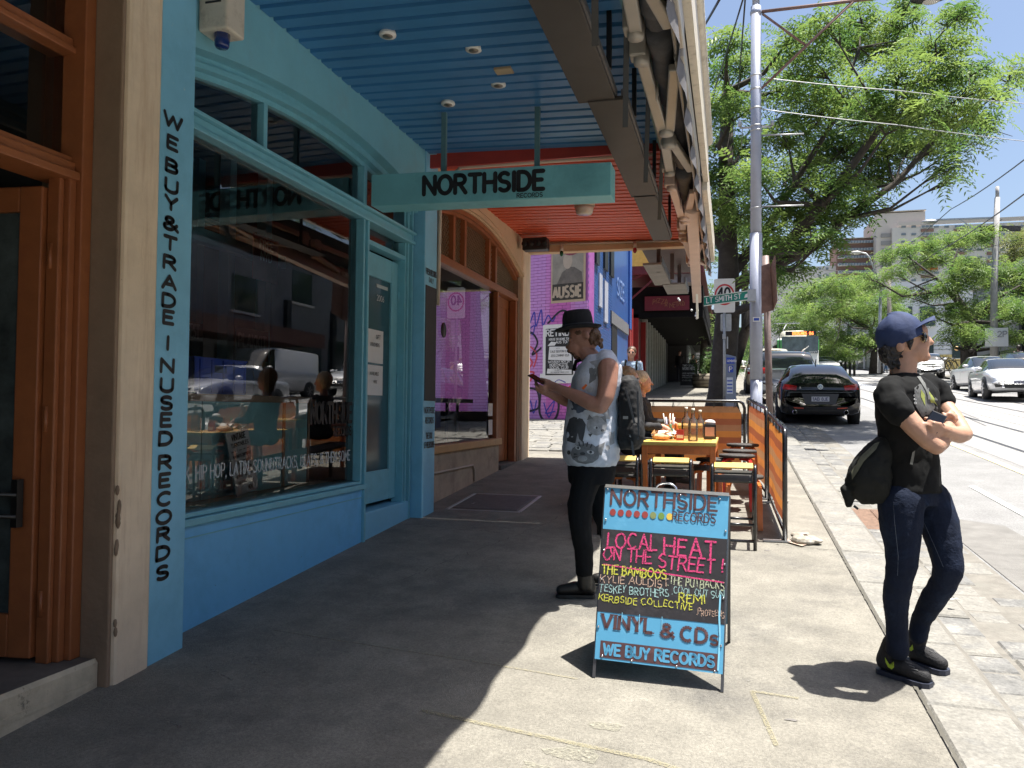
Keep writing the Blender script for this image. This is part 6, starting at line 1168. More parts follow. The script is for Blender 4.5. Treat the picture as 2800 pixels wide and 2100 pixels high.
def sedan_st(l=2.25, w=.89, h=1.42): return [(-l, .40, .80, .84, w*.78, w*.66), (-l+.07, .28, .92, .98, w*.9, w*.74), (-l+.4, .22, .95, 1.02, w*.97, w*.76), (-1.45, .2, .95, 1.06, w, w*.76), (-.85, .2, .94, 1.36, w, w*.66), (-.3, .2, .93, h, w, w*.68), (.3, .2, .92, h-.03, w, w*.69), (.95, .2, .91, 1.12, w*.99, w*.77), (1.22, .2, .89, .97, w*.98, w*.80), (1.75, .22, .80, .86, w*.96, w*.74), (l-.17, .25, .66, .72, w*.88, w*.62), (l, .33, .52, .56, w*.70, w*.5)]
def suv_st(l=2.4, w=.95, h=1.78): return [(-l, .55, 1.0, 1.02, w*.84, w*.74), (-l+.05, .40, 1.08, 1.14, w*.92, w*.8), (-l+.16, .34, 1.12, 1.45, w*.96, w*.78), (-l+.4, .3, 1.12, h-.06, w*.99, w*.76), (-1.2, .3, 1.12, h, w, w*.79), (0, .3, 1.10, h, w, w*.80), (.5, .3, 1.08, h-.05, w, w*.79), (1.0, .3, 1.06, 1.35, w*.99, w*.82), (1.25, .3, 1.04, 1.12, w*.985, w*.84), (1.9, .3, .98, 1.03, w*.95, w*.78), (l-.12, .34, .82, .88, w*.88, w*.66), (l, .42, .66, .70, w*.74, w*.6)]
def van_st(l=2.4, w=.9, h=2.0): return [(-l, .4, 1.1, h-.14, w*.92, w*.84), (-l+.08, .3, 1.1, h-.03, w*.98, w*.88), (-1, .3, 1.1, h, w, w*.9), (.8, .3, 1.1, h, w, w*.9), (1.3, .3, 1.1, h-.12, w, w*.87), (1.85, .3, 1.08, 1.32, w*.99, w*.86), (2.1, .32, 1.0, 1.08, w*.96, w*.8), (l, .42, .7, .76, w*.84, w*.7)]
CY = 20.0; P_BK = mat('car_black', (.006, .0065, .008), .22, .3, var=0, coat=1)
cx = 1.93; c, patch, W, hit = car('parked_car', 'black hatchback seen from behind, nearest parked car at the left kerb', 'car', (1.99, 21.45, gz(19.8)-.07), R(90), P_BK, hatch_st(), (-2.02, -1.26, .46, 1.24), (-1.28, 1.30), .33, ('r', .56, '1AB 8JE', .38))
for s_ in (1, -1):
    patch('tail_light', [(s_*.50, .86), (s_*.83, .92), (s_*.88, .79), (s_*.52, .76)], M_TAIL, 'r', .012); patch('reflector', [(s_*.36, .36), (s_*.58, .375), (s_*.56, .345), (s_*.36, .335)], mat('reflector', (.5, .06, .03), .3), 'r', .012, 2)
    mb = MB(); mb.lathe(W(-2.13, s_*.55, .26), [(.05, 0), (.062, .1), (.045, .1), (.042, 0)][::-1], 16, (1, 0, 0)); mb.build('exhaust', M_CHR, c)
patch('bumper_inset', [(-.40, .68), (.40, .68), (.32, .44), (-.32, .44)], mat('bumper_grey', (.04, .042, .05), .4), 'r', .004); patch('diffuser', [(-.6, .32), (.6, .32), (.55, .22), (-.55, .22)], M_TRIM, 'r', .006); patch('bumper_sheen_strip', [(-.7, .725), (.7, .725), (.7, .71), (-.7, .71)], mat('crease_sheen', (.08, .09, .1), .2, .5), 'r', .005)  # the sheen along the bumper crease is painted as a paler strip
hp = hit(W(-6, 0, .84), V((1, 0, 0))); x = hp.x-worg(c).x-.016
mb = MB(); mb.lathe(W(x-.005, 0, .84), [(.058, 0), (.058, .012)], 20, (-1, 0, 0)); bd = mb.build('badge', mat('badge_blue', (.2, .3, .45), .2, .5, var=0), c)
mb = MB(); mb.grid([[W(x-.020, rr*math.cos(2*math.pi*k/24), .84+rr*math.sin(2*math.pi*k/24)) for k in range(25)] for rr in (.06, .05)], False); ribbon(mb, [(-.028, .04), (0, .004), (.028, .04)], .010, W(x-.018, 0, .84), V((0, -1, 0)), V((0, 0, 1)), V((-1, 0, 0)), .002); ribbon(mb, [(-.04, .012), (-.02, -.042), (0, -.002), (.02, -.042), (.04, .012)], .010, W(x-.018, 0, .84), V((0, -1, 0)), V((0, 0, 1)), V((-1, 0, 0)), .002); mb.build('emblem', mat('emblem_silver', (.75, .78, .8), .2, .6, var=0), bd)
mb = MB(); text(mb, 'R', W(x-.0, .44, .80), (0, -1, 0), (0, 0, 1), .04, .2, lift=.02); mb.build('letter', M_CHR, c)
mb = MB(); mb.tube([W(-1.05, 0, 1.40), W(-1.18, 0, 1.52)], .012, 6); mb.build('aerial', M_TRIM, c)
mb = MB(); mb.beam(W(-1.98, 0, 1.04), W(-1.82, -.32, 1.12), .02, .02); mb.build('wiper', M_TRIM, c)
# silver wagon ahead of it
P_SV = mat('car_silver', (.22, .25, .30), .3, .6, var=.02, coat=.8)
c2, patch, W, hit = car('parked_car', 'silver grey four wheel drive parked just ahead of the black hatchback', 'car', (1.70, 28.2, gz(27.6)-.06), R(90), P_SV, suv_st(2.35, .95, 1.66), (-2.34, -1.98, .52, 1.24), (-1.4, 1.4), .36, ('r', .9, 'PT 204', .3))
for s_ in (1, -1): patch('tail_light', [(s_*.56, 1.08), (s_*.86, 1.10), (s_*.89, .88), (s_*.62, .9)], M_TAIL, 'r', .012)
patch('chrome_bar', [(-.6, 1.06), (.6, 1.06), (.6, 1.02), (-.6, 1.02)], M_CHR, 'r', .012)
for s_ in (.35, -.35): mb = MB(); mb.beam(W(-1.9, s_*1.9, 1.78), W(.4, s_*1.9, 1.78), .03, .03); mb.build('roof_rail', M_CHR, c2)
c3, patch, W, hit = car('parked_car', 'beige old four wheel drive mostly hidden behind the lilac pole', 'car', (.95+.55, 34.6, gz(33.6)-.04), R(90), mat('car_beige', (.42, .37, .27), .35, .1, var=.03, coat=.5), suv_st(2.3, .88, 1.8), (-2.34, -1.98, .52, 1.24), (-1.4, 1.4), .36, ('r', .9, 'SNK 61', .3))
for s_ in (1, -1): patch('tail_light', [(s_*.6, .84), (s_*.86, .84), (s_*.86, .74), (s_*.6, .74)], M_TAIL, 'r', .012)
copy_spots = None
P_WH = mat('car_white', (.62, .62, .62), .3, .05, var=.02, coat=.9); P_SL = mat('car_pale_silver', (.66, .67, .69), .28, .25, var=.02, coat=.9)
def front_bits(c, patch, W, hit, gz_=.6, hl=.64, w=.85):
    for s_ in (1, -1):
        patch('headlight', [(s_*w*.52, hl+.04), (s_*w*.9, hl+.13), (s_*w*.92, hl+.02), (s_*w*.6, hl-.05)], M_LAMP, 'f', .012); patch('fog_lamp', [(s_*w*.60, .42), (s_*w*.84, .45), (s_*w*.80, .33), (s_*w*.60, .35)], M_TRIM, 'f', .01, 3)
    patch('grille', [(-w*.45, hl+.03), (w*.45, hl+.03), (w*.38, hl-.05), (-w*.38, hl-.05)], M_TRIM, 'f', .01); patch('chrome_bar', [(-w*.45, hl+.0), (w*.45, hl+.0), (w*.44, hl-.022), (-w*.44, hl-.022)], M_CHR, 'f', .02); patch('air_intake', [(-w*.55, .44), (w*.55, .44), (w*.5, .31), (-w*.5, .31)], M_TRIM, 'f', .008)
# the silver coupe coming towards us on the right
cc, patch, W, hit = car('silver_car', 'pale silver coupe with a number plate driving towards the camera at the right edge', 'car', (9.3, 31.4, gz(31.4)-.07), R(-90-6), P_SL, sedan_st(2.24, .88, 1.41), (-1.42, -.75, .3, 1.18), (-1.32, 1.30), .33, ('f', .50, 'VTW 022', .37)); front_bits(cc, patch, W, hit)
c5, patch, W, hit = car('silver_car', 'silver sedan close behind the pale silver coupe', 'car', (10.55, 38.2, gz(38.2)-.07), R(-90), P_SL, sedan_st(2.3, .9, 1.46), (-1.5, -.8, .3, 1.2), (-1.35, 1.35), .33, ('f', .50, 'WGT 318', .3)); front_bits(c5, patch, W, hit)
c6, patch, W, hit = car('dark_car', 'black car half hidden behind the two silver cars at the right', 'car', (12.0, 37.8, gz(37.8)-.07), R(-90), P_BK, suv_st(2.3, .9, 1.62), (-2.3, -1.9, .5, 1.24), (-1.35, 1.35), .34); front_bits(c6, patch, W, hit, hl=.8)
c7, patch, W, hit = car('silver_car', 'grey car parked behind the neck of the man in the cap', 'car', (12.0, 55.5, gz(55.5)-.07), R(-90-8), P_SL, suv_st(2.2, .9, 1.6), (-2.3, -1.9, .5, 1.24), (-1.35, 1.35), .34); front_bits(c7, patch, W, hit, hl=.8)
# vehicles across the road that the shop glass mirrors
c8, patch, W, hit = car('silver_car', 'silver sedan parked across the road, mirrored in the shop window', 'car', (8.9, 21.4, gz(21.4)-.07), R(-90), P_SL, sedan_st(2.3, .9, 1.42), (-1.5, -.8, .3, 1.2), (-1.35, 1.35), .33); front_bits(c8, patch, W, hit)
c9, patch, W, hit = car('white_van', 'white van parked across the road, mirrored in the shop window', 'van', (11.7, 28.2, gz(28.2)-.07), R(-90), P_WH, van_st(), (.9, 1.3, 1.32, 1.95), (-1.5, 1.5), .34); front_bits(c9, patch, W, hit, hl=.8)
c10, patch, W, hit = car('white_van', 'white van parked opposite the orange door, out of the frame', 'van', (9.3, 9.0, gz(9)-.07), R(-90), P_WH, van_st(), (.9, 1.3, 1.32, 1.95), (-1.5, 1.5), .34); front_bits(c10, patch, W, hit, hl=.8)
c11, patch, W, hit = car('white_car', 'white car far up the road beside the tram', 'car', (5.6+1.2, 63, gz(63)-.07), R(-90), P_WH, sedan_st(), (-1.42, -.75, .3, 1.18), (-1.3, 1.3), .33); front_bits(c11, patch, W, hit)
c12, patch, W, hit = car('white_car', 'white car in the far gap beside the hedge at the left kerb', 'car', (.4, 76, gz(76)-.07), R(90), P_WH, sedan_st(), (-1.42, -.75, .3, 1.18), (-1.3, 1.3), .33)
# bicycles at the far rack
t = thing('bike_rack', (13.6, 58, gz(58)), 'steel hoops with a row of parked bicycles before the white corner building', 'bike rack')
for k in range(3): mb = MB(); c_ = P(2555+k*14, 1022, 56); mb.tube([c_+V((.9*math.cos(a*math.pi/10), 0, 1.05*math.sin(a*math.pi/10))) for a in range(11)], .03, 6); mb.build('hoop', M_STEEL, t)
for k in range(3):
    c_ = P(2560+k*17, 1015, 55.6); t = thing('bicycle', c_, ('left', 'middle', 'right')[k]+'most dark bicycle leaning in the far steel rack', 'bicycle', 'bicycles in the far rack')
    for s_ in (-.5, .5): mb = MB(); cw = c_+V((s_, 0, .35)); mb.tube([cw+V((.33*math.cos(a*math.pi/8), 0, .33*math.sin(a*math.pi/8))) for a in range(17)], .02, 5); mb.build('wheel', M_TYRE, t)
    mb = MB(); A, B, D, E_ = c_+V((-.5, 0, .35)), c_+V((-.05, 0, .3)), c_+V((-.2, 0, .85)), c_+V((.35, 0, .85)); mb.tube([A, D, E_, c_+V((.5, 0, .35))], .02, 5); mb.tube([A, B, E_], .02, 5); mb.tube([B, D], .02, 5); mb.tube([E_, E_+V((.05, 0, .15)), E_+V((-.1, .2, .17))], .015, 5); mb.cbox(D+V((0, 0, .05)), (.25, .1, .04)); mb.build('frame', M_BLACK, t)
# ---------------------------------------------------------------- the tram
TM = 50.0; tg = thing('tram', (3.95, TM, gz(TM)), 'white and green tram with an orange lit Docklands 86 display coming up the street', 'tram')
M_TW = mat('tram_white', (.74, .76, .74), .35, var=.05, scale=2, coat=.4); M_TG = mat('tram_green', (.10, .42, .12), .35, var=.04, coat=.4)
x0 = P(2125, 960, TM).x; x1 = P(2240, 960, TM).x; g0 = gz(TM)-.05; zt = P(2180, 925, TM).z; LT = 17
def tz(py): return P(2180, py, TM).z
mb = MB(); mb.box((x0, TM+.25, g0+.35), (x1, TM+LT, zt-.15)); tb_ = mb.build('body', M_TW, tg, bevel=.08)
mb = MB(); mb.prism([V((x0+.02, TM+.26, g0+.35)), V((x1-.02, TM+.26, g0+.35)), V((x1-.02, TM-.02, g0+.5)), V((x1-.02, TM-.02, tz(1010))), V((x1-.12, TM+.1, zt-.12)), V((x0+.12, TM+.1, zt-.12)), V((x0+.02, TM-.02, tz(1010))), V((x0+.02, TM-.02, g0+.5))][2:8], (0, .3, 0)); mb.box((x0+.02, TM, g0+.35), (x1-.02, TM+.3, tz(1012))); mb.build('front_panel', M_TW, tg, bevel=.04)
mb = MB(); mb.box((x0, TM+.2, zt-.2), (x1, TM+LT, zt+.02)); mb.build('roof', M_TW, tg, bevel=.1)
for a, b in ((x0, P(2142, 0, TM).x), (P(2228, 0, TM).x, x1)): mb = MB(); mb.box((min(a, b)+.0, TM-.035, tz(958)), (max(a, b), TM+.22, tz(929))); mb.build('green_corner', M_TG, tg, bevel=.04)
mb = MB(); mb.box((x0-.012, TM+.3, tz(955)), (x0-.002, TM+LT, tz(940))); mb.box((x0-.012, TM+.3, g0+.5), (x0-.002, TM+LT, g0+.9)); mb.build('green_stripe', M_TG, tg)
mb = MB(); mb.box((P(2147, 0, TM).x, TM-.05, tz(917+0)), (P(2229, 0, TM).x, TM+.1, tz(906))); mb.build('display_case', M_INK, tg)
LED = mat('led_orange', (.9, .15, .03), .5, var=0, emit=(1, .16, .04, 2.2)); mb = MB(); zb_ = tz(915.5); text(mb, 'DOCKLANDS', (P(2166, 0, TM).x, TM-.055, zb_), (1, 0, 0), (0, 0, 1), tz(908)-zb_, .2, width=.78, lift=.01); text(mb, '86', (P(2211, 0, TM).x, TM-.055, zb_), (1, 0, 0), (0, 0, 1), tz(908)-zb_, .2, width=.22, lift=.01); mb.build('led_lettering', LED, tg)
mb = MB(); mb.prism([V((P(2138, 0, TM).x, TM-.06, tz(967))), V((P(2234, 0, TM).x, TM-.06, tz(967))), V((P(2236, 0, TM).x, TM-.04, tz(920))), V((P(2136, 0, TM).x, TM-.04, tz(920)))], (0, .03, 0)); mb.build('windscreen', mat('tram_glass', (.10, .13, .14), .06, var=.5, scale=2), tg)
mb = MB(); mb.box((x0+.12, TM-.075, tz(965)), (x0+.17, TM-.05, tz(922))); mb.beam((x0+.5, TM-.08, tz(966)), (x0+1.4, TM-.08, tz(958)), .03, .02); mb.build('wiper', M_TRIM, tg)
mb = MB(); text(mb, '2037', (P(2210, 0, TM).x, TM-.065, tz(966.5)), (1, 0, 0), (0, 0, 1), .12, .18, width=.42, lift=.01); mb.build('lettering', M_PAPER, tg)
for k in range(9): mb = MB(); mb.box((x0-.015, TM+1.0+k*1.75, tz(990)), (x0-.0, TM+2.4+k*1.75, tz(932)-.5)); mb.build('side_window', M_CGL, tg)
mb = MB(); a, b = P(2136, 0, TM).x, P(2212, 0, TM).x; zz = tz(923); mb.loft([(V(((a+b)/2, TM+2.2, zz)), (b-a)/2, 1.3, 0), (V(((a+b)/2, TM+2.2, zz+.3)), (b-a)/2*.96, 1.25, 0), (V(((a+b)/2, TM+2.2, zz+.52)), (b-a)/2*.86, 1.1, 0)], 24, 4); mb.build('roof_pod', mat('pod_cream', (.66, .64, .52), .5, var=.05), tg, bevel=.03)
for s_ in (x0+.35, x1-.35): mb = MB(); mb.lathe((s_, TM-.03, g0+.75), [(.1, 0), (.1, .04)], 14, (0, -1, 0)); mb.build('headlight', M_LAMP, tg)
mb = MB(); mb.beam((x0-.02, TM+.3, tz(945)), (x0-.22, TM+.1, tz(950)), .04, .2); mb.build('mirror', M_TRIM, tg)
mb = MB(); p = P(2150, 888, TM+8); mb.tube([V((3.9, TM+8, zt)), V((3.5, TM+7, zt+1.2)), p], .04, 5); mb.beam(p+V((-.8, 0, .1)), p+V((.9, 0, .1)), .05, .05); mb.build('pantograph', M_STEEL, tg)
for yy in (TM+2, TM+6, TM+12): mb = MB(); [mb.lathe((x_, yy, g0+.33), [(.33, 0), (.33, .12)], 18, (1, 0, 0)) for x_ in (x0+.2,)]; mb.build('wheel', M_TYRE, tg)
mb = MB(); mb.box((x0+.1, TM+.2, g0+.05), (x1-.1, TM+LT, g0+.36)); mb.build('underframe', M_TRIM, tg)
# ================================================================ cafe furniture
M_OT = mat('table_orange', (.60, .17, .035), .45, var=.12, scale=6, dirt=(.42, .12, .03), dscale=8); M_SEATY = mat('seat_timber_yellow', (.62, .42, .10), .5, var=.12, scale=9, dirt=(.5, .32, .1), dscale=12, dth=(.55, .75)); M_TT = mat('table_slat', (.66, .36, .10), .4, var=.15, scale=14, dirt=(.5, .22, .06), dscale=10)
M_TUBE = mat('black_tube', (.012, .012, .014), .25, var=.05, coat=.5); M_SLAT = mat('worn_black_plank', (.03, .028, .022), .5, var=.4, scale=20, dirt=(.4, .3, .12), dscale=14, dth=(.62, .75)); M_CUSH = mat('worn_black_seat', (.035, .033, .032), .75, var=.4, scale=14, bump=.6, bscale=40, dirt=(.10, .095, .09), dscale=8); M_BENT = mat('bent_orange_leg', (.58, .17, .04), .4, var=.12, scale=8, coat=.3)
def table(x0, x1, y0, y1, h, label):
    c = V(((x0+x1)/2, (y0+y1)/2, gz((y0+y1)/2))); t = thing('cafe_table', c, label, 'table', 'orange cafe tables'); z = gz(y0)+h
    sl = G
    def bb(mb, a0, a1, b0, b1, zz0, zz1): mb.add([(a0,b0,zz0+G*0),(a1,b0,zz0),(a1,b1,zz0),(a0,b1,zz0),(a0,b0,zz1),(a1,b0,zz1),(a1,b1,zz1),(a0,b1,zz1)], [(0,3,2,1),(4,5,6,7),(0,1,5,4),(1,2,6,5),(2,3,7,6),(3,0,4,7)])
    mb = MB(); w_ = .055; bb(mb, x0, x1, y0, y0+w_, z-.035, z); bb(mb, x0, x1, y1-w_, y1, z-.035, z); bb(mb, x0, x0+w_, y0+w_+.001, y1-w_-.001, z-.035, z); bb(mb, x1-w_, x1, y0+w_+.001, y1-w_-.001, z-.035, z); mb.build('rim', M_SEATY, t, bevel=.004)
    n = 9; pw = (x1-x0-2*w_)/n
    for k in range(n): mb = MB(); bb(mb, x0+w_+k*pw+.002, x0+w_+(k+1)*pw-.003, y0+w_+.003, y1-w_-.003, z-.028, z-.004); mb.build('slat', M_TT, t)
    mb = MB(); bb(mb, x0+.01, x1-.01, y0+.008, y0+.03, z-.11, z-.036); bb(mb, x0+.01, x1-.01, y1-.03, y1-.008, z-.11, z-.036); bb(mb, x0+.008, x0+.03, y0+.03, y1-.03, z-.11, z-.036); bb(mb, x1-.03, x1-.008, y0+.03, y1-.03, z-.11, z-.036); mb.build('apron', M_OT, t)
    for xx in (x0+.004, x1-.054):
        for yy in (y0+.004, y1-.054): mb = MB(); mb.box((xx, yy, gz(yy)), (xx+.05, yy+.05, z-.037)); mb.build('leg', M_OT, t, bevel=.004)
    return z
tz1 = table(-.775, -.115, 7.30, 8.85, .77, 'near orange slatted cafe table with bottles and plates on it'); tz2 = table(-.80, -.19, 8.95, 10.3, .78, 'far orange slatted cafe table by the striped barrier')
def bar_stool(cx, y, label, first=[None]):
    """black tube stool, slatted seat and a low tilted yellow rail"""
    if first[0]:
        return copytree(first[0], V((cx, y, gz(y))), label=label)
    t = thing('bar_stool', V((cx, y, gz(y))), label, 'stool', 'black tube stools with yellow rails'); g = gz(y); w_ = .165
    for s_ in (-1, 1):
        mb = MB(); x = cx+s_*w_; mb.tube([(x, y-.02, g), (x, y-.01, g+.62), (x, y+.015, g+.665), (x, y+.05, g+.66), (x, y+.30, g+.60), (x, y+.33, g+.55), (x, y+.36, g+.02)], .0145, 8); mb.build('side_frame', M_TUBE, t)
    mb = MB(); mb.tube([(cx-w_, y-.018, g+.20), (cx+w_, y-.018, g+.20)], .0125, 8); mb.tube([(cx-w_, y-.02, g+.07), (cx+w_, y-.02, g+.07)], .012, 8); mb.tube([(cx-w_, y+.35, g+.2), (cx+w_, y+.35, g+.2)], .012, 8); mb.tube([(cx-w_, y-.02, g+.2), (cx-w_, y+.355, g+.2)], .012, 8); mb.tube([(cx+w_, y-.02, g+.2), (cx+w_, y+.355, g+.2)], .012, 8); mb.build('foot_rail', M_TUBE, t)
    rt = rotm(R(-24), 'X')
    mb = MB(); mb.cbox((cx, y+.035, g+.66), (.30, .085, .016), rotm(R(24), 'X')); mb.build('back_rail', M_SEATY, t, bevel=.005)
    mb = MB(); mb.cbox((cx, y+.04, g+.555), (.30, .10, .018), rotm(R(28), 'X')); mb.build('plank', M_SLAT, t, bevel=.005)
    for k in range(3): mb = MB(); mb.cbox((cx, y+.13+.085*k, g+.595), (.30, .07, .018)); mb.build('seat_slat', M_SLAT, t, bevel=.004)
    first[0] = t; return t
bar_stool(.03, 6.62, 'right hand black stool with a bright yellow rail, nearest the barrier foot'); bar_stool(-.48, 6.85, 'middle black stool with a yellow rail in front of the near table'); bar_stool(-.93, 6.9, 'left black stool with a yellow rail behind the man in the hat')
def round_stool(x, y, h, c, label, first={}):
    key = c
    if key in first: o = copytree(first[key][0], V((x, y, gz(y)+h-first[key][1])), label=label); return o
    t = thing('round_stool', V((x, y, gz(y))), label, 'stool', 'round black topped cafe stools'); g = gz(y); cc_ = M_BENT if c == 'o' else mat('bent_red_leg', (.5, .03, .03), .35, coat=.3)
    mb = MB(); mb.lathe((x, y, g+h-.03), [(.168, 0), (.176, .008), (.176, .024), (.165, .032), (.1, .034)], 26); mb.build('seat', M_CUSH, t)
    for k in range(4):
        a = math.pi/4+k*math.pi/2; d = V((math.cos(a), math.sin(a), 0)); o_ = V((x, y, g))
        pts = [o_+d*.05+V((0, 0, h-.042)), o_+d*.125+V((0, 0, h-.042)), o_+d*.165+V((0, 0, h-.055)), o_+d*.185+V((0, 0, h-.09)), o_+d*.19+V((0, 0, h-.15)), o_+d*.20]
        mb = MB(); 
        for p, q in zip(pts, pts[1:]): mb.beam(p, q, .042, .026, d.cross(V((0, 0, 1))) if False else (0, 0, 1))
        mb.build('leg', cc_, t, bevel=.004)
    first[key] = (t, h); return t
round_stool(.12, 7.45, .47, 'o', 'round black topped stool with orange legs beside the right yellow railed stool'); round_stool(.07, 8.3, .55, 'r', 'round black topped stool on red legs beside the table')
for a in ((.10, 8.75, .545, 'o', 'round stool just beyond the red legged one'), (.14, 9.3, .55, 'o', 'farthest round stool at the striped barrier'), (-.22, 7.95, .47, 'o', 'round stool tucked under the right side of the near table'), (-.95, 7.5, .45, 'o', 'round stool under the bag of the man in the hat'), (-.16, 8.35, .50, 'o', 'second round stool pushed under the near table')): round_stool(*a)
# striped wind barriers
def stripecol():
    return [mat('canvas_%d' % i, c, .8, var=.08, scale=5, bump=.2, bscale=200, dirt=tuple(q*.75 for q in c), dscale=3, trans=0) for i, c in enumerate(((.42, .13, .06), (.72, .28, .07), (.5, .24, .12), (.45, .15, .07), (.70, .26, .07), (.52, .27, .13), (.66, .21, .06)))]
SCOL = stripecol()
for m_ in SCOL:      # thin canvas: the sun glows through it
    n_ = m_.node_tree.nodes; l_ = m_.node_tree.links; tr_ = n_.new('ShaderNodeBsdfTranslucent'); c_ = n_['Principled BSDF'].inputs['Base Color']; l_.new(c_.links[0].from_socket, tr_.inputs[0]); mx_ = n_.new('ShaderNodeMixShader'); mx_.inputs[0].default_value = .5; l_.new(n_['Principled BSDF'].outputs[0], mx_.inputs[1]); l_.new(tr_.outputs[0], mx_.inputs[2]); l_.new(mx_.outputs[0], n_['Material Output'].inputs[0])
def barrier(p, q, hgt, label, n=9, foot=True, bot=.12, ph=0):
    p = V(p); q = V(q); t = thing('striped_barrier', p.lerp(q, .5), label, 'barrier', 'striped canvas cafe barriers'); d = (q-p).normalized(); up = V((0, 0, 1)); r_ = .05
    L = (V((q.x, q.y, 0))-V((p.x, p.y, 0))).length
    pts = [p, p+up*(hgt-.09), p+up*(hgt-.03)+d*.02, p+up*hgt+d*.07, q+up*hgt-d*.07, q+up*(hgt-.03)-d*.02, q+up*(hgt-.09), q]; mb = MB(); mb.tube(pts, .021, 10); mb.tube([p+up*bot*.6, q+up*bot*.6], .015, 8); mb.build('frame', M_TUBE, t)
    nn_ = d.cross(up).normalized(); sh = (hgt-.07-bot)/n
    for k in range(n):
        z0, z1 = bot+sh*k, bot+sh*(k+1); c0 = .05 if k < n-1 else .05; mb = MB(); rows = []
        for zz, e in ((z0, .04), (z1, .04 if k < n-1 else .10)): rows.append([p+d*(e+(L-2*e)*u/6*1)+up*zz+nn_*(.006*math.sin(u*1.7)) for u in range(7)])
        mb.grid(rows); mb.build('stripe', SCOL[(k+ph) % 7], t)
    mb = MB(); [mb.tube([p+d*(L*f)+up*(hgt-.085), p+d*(L*f+.01)+up*(hgt+.024), p+d*(L*f+.02)+up*(hgt-.08)], .006, 5) for f in (.1, .3, .5, .7, .9)]; tag(mb.build('lacing', M_TRIM, t), kind='stuff')
    if foot:
        for e in (p, q): mb = MB(); mb.cbox(e+V((0, 0, .01)), (.34, .07, .012)); mb.build('foot', M_STEEL, t)
    return t
barrier((.44, 6.95, gz(6.95)), (.40, 8.75, gz(8.75)), .93, 'near striped barrier panel along the kerb, beside the sandbag'); barrier((.38, 8.95, gz(8.95)), (.24, 10.75, gz(10.75)), .97, 'second striped barrier panel along the kerb, in front of the pole', ph=2)
barrier((-1.15, 11.0, gz(11.0)), (.19, 11.0, gz(11.0)), .93, 'striped barrier panel closing the far end of the cafe tables', ph=4)
# sandbags on the feet
SB = mat('sandbag_cloth', (.30, .27, .22), .8, var=.3, scale=12, bump=.5, dirt=(.45, .42, .38), dscale=6)
for x, y, lab, k in ((.60, 6.95, 'grey sandbag lying on the foot of the near barrier', 1.0), (.52, 8.8, 'dark small sandbag between the two kerb barriers', .6)):
    mb = MB(); g = gz(y); mb.loft([(V((x, y, g+.002)), .10*k, .075*k, .5), (V((x, y, g+.02)), .115*k, .085*k, .5), (V((x, y, g+.05*k)), .10*k, .07*k, .5), (V((x, y, g+.065*k)), .06*k, .04*k, .5)], 20, 3); mb.ell((x-.05*k, y+.04, g+.06*k), (.07*k, .045*k, .025*k)); mb.ell((x+.09*k, y-.02, g+.03*k), (.04*k, .05*k, .02*k)); o = mb.build('sandbag', SB, None, loc=(x, y, g)); remesh(o, .007, 2, (.012, .04)); tag(o, lab, 'sandbag')
mb = MB(); mb.add([(.46, 7.02, gz(7)+.02), (.60, 6.86, gz(6.86)+.012), (.56, 6.80, gz(6.8)+.012), (.40, 6.98, gz(7)+.015)], [(0, 1, 2, 3)]); mb.add([(.49, 7.08, gz(7)+.05), (.62, 7.0, gz(7)+.085), (.63, 6.93, gz(7)+.08), (.5, 7.0, gz(7)+.05)], [(0, 1, 2, 3)]); tag(mb.build('cardboard_scrap', mat('card_brown', (.42, .32, .25), .8), None, loc=(.5, 7, gz(7))), 'torn brown cardboard scrap beside the grey sandbag', 'cardboard')
# things on the near table
zt_ = tz1
def lathe_thing(name, label, cat_, x, y, z, prof, m_, n=18, group=None):
    t = thing(name, (x, y, z), label, cat_, group); mb = MB(); mb.lathe((x, y, z), prof, n); mb.build('body', m_, t); return t
M_BOT = glass_mat('bottle_glass', (.86, .84, .82), 1.6, film=.10)
for x, y, z, h, lab in ((-.33, 7.62, zt_, 1, 'nearest clear water bottle on the near orange table'), (-.43, 8.35, zt_, 1.05, 'second clear water bottle, taller, behind the nearest one'), (-.30, 8.6, zt_, .95, 'clear bottle by the napkin box on the near table')):
    t = lathe_thing('water_bottle', lab, 'bottle', x, y, z, [(.042*h, 0), (.046*h, .01), (.046*h, .15*h), (.038*h, .19*h), (.017*h, .22*h), (.017*h, .28*h), (.022*h, .285*h)], M_BOT, group='water bottles on the cafe table'); mb = MB(); mb.lathe((x, y, z+.285*h), [(.016, -.02), (.017, .02)], 10); mb.build('stopper', M_PLAST, t)
t = lathe_thing('straw_tin', 'copper tin full of straws and cutlery on the table', 'tin', -.62, 8.55, zt_, [(.05, 0), (.068, .13), (.07, .135)], mat('copper_tin', (.5, .27, .2), .3, .6)); 
for k in range(9): mb = MB(); a = k*.7; b0_ = V((-.62+.03*math.cos(a), 8.55+.03*math.sin(a), zt_+.06)); mb.tube([b0_, b0_+V((.03*math.cos(a), .03*math.sin(a), .15+.02*(k % 3)))], .006, 5); mb.build('straw', mat('straw_%d' % (k % 3), ((.6, .62, .8), (.6, .3, .2), (.7, .7, .65))[k % 3], .5, var=0), t)
t = thing('napkin_box', (-.19, 8.2, zt_), 'black napkin dispenser with a pink disc on the near table', 'napkin dispenser'); mb = MB(); mb.box((-.25, 8.13, zt_), (-.13, 8.25, zt_+.15)); mb.build('case', M_TUBE, t, bevel=.008); mb = MB(); mb.box((-.235, 8.124, zt_+.03), (-.145, 8.129, zt_+.12)); mb.build('face', mat('napkin_face', (.5, .3, .28), .4), t); mb = MB(); mb.ell((-.19, 8.19, zt_+.165), (.055, .04, .03), n=10, m_=6); mb.build('napkin', M_PAPER, t)
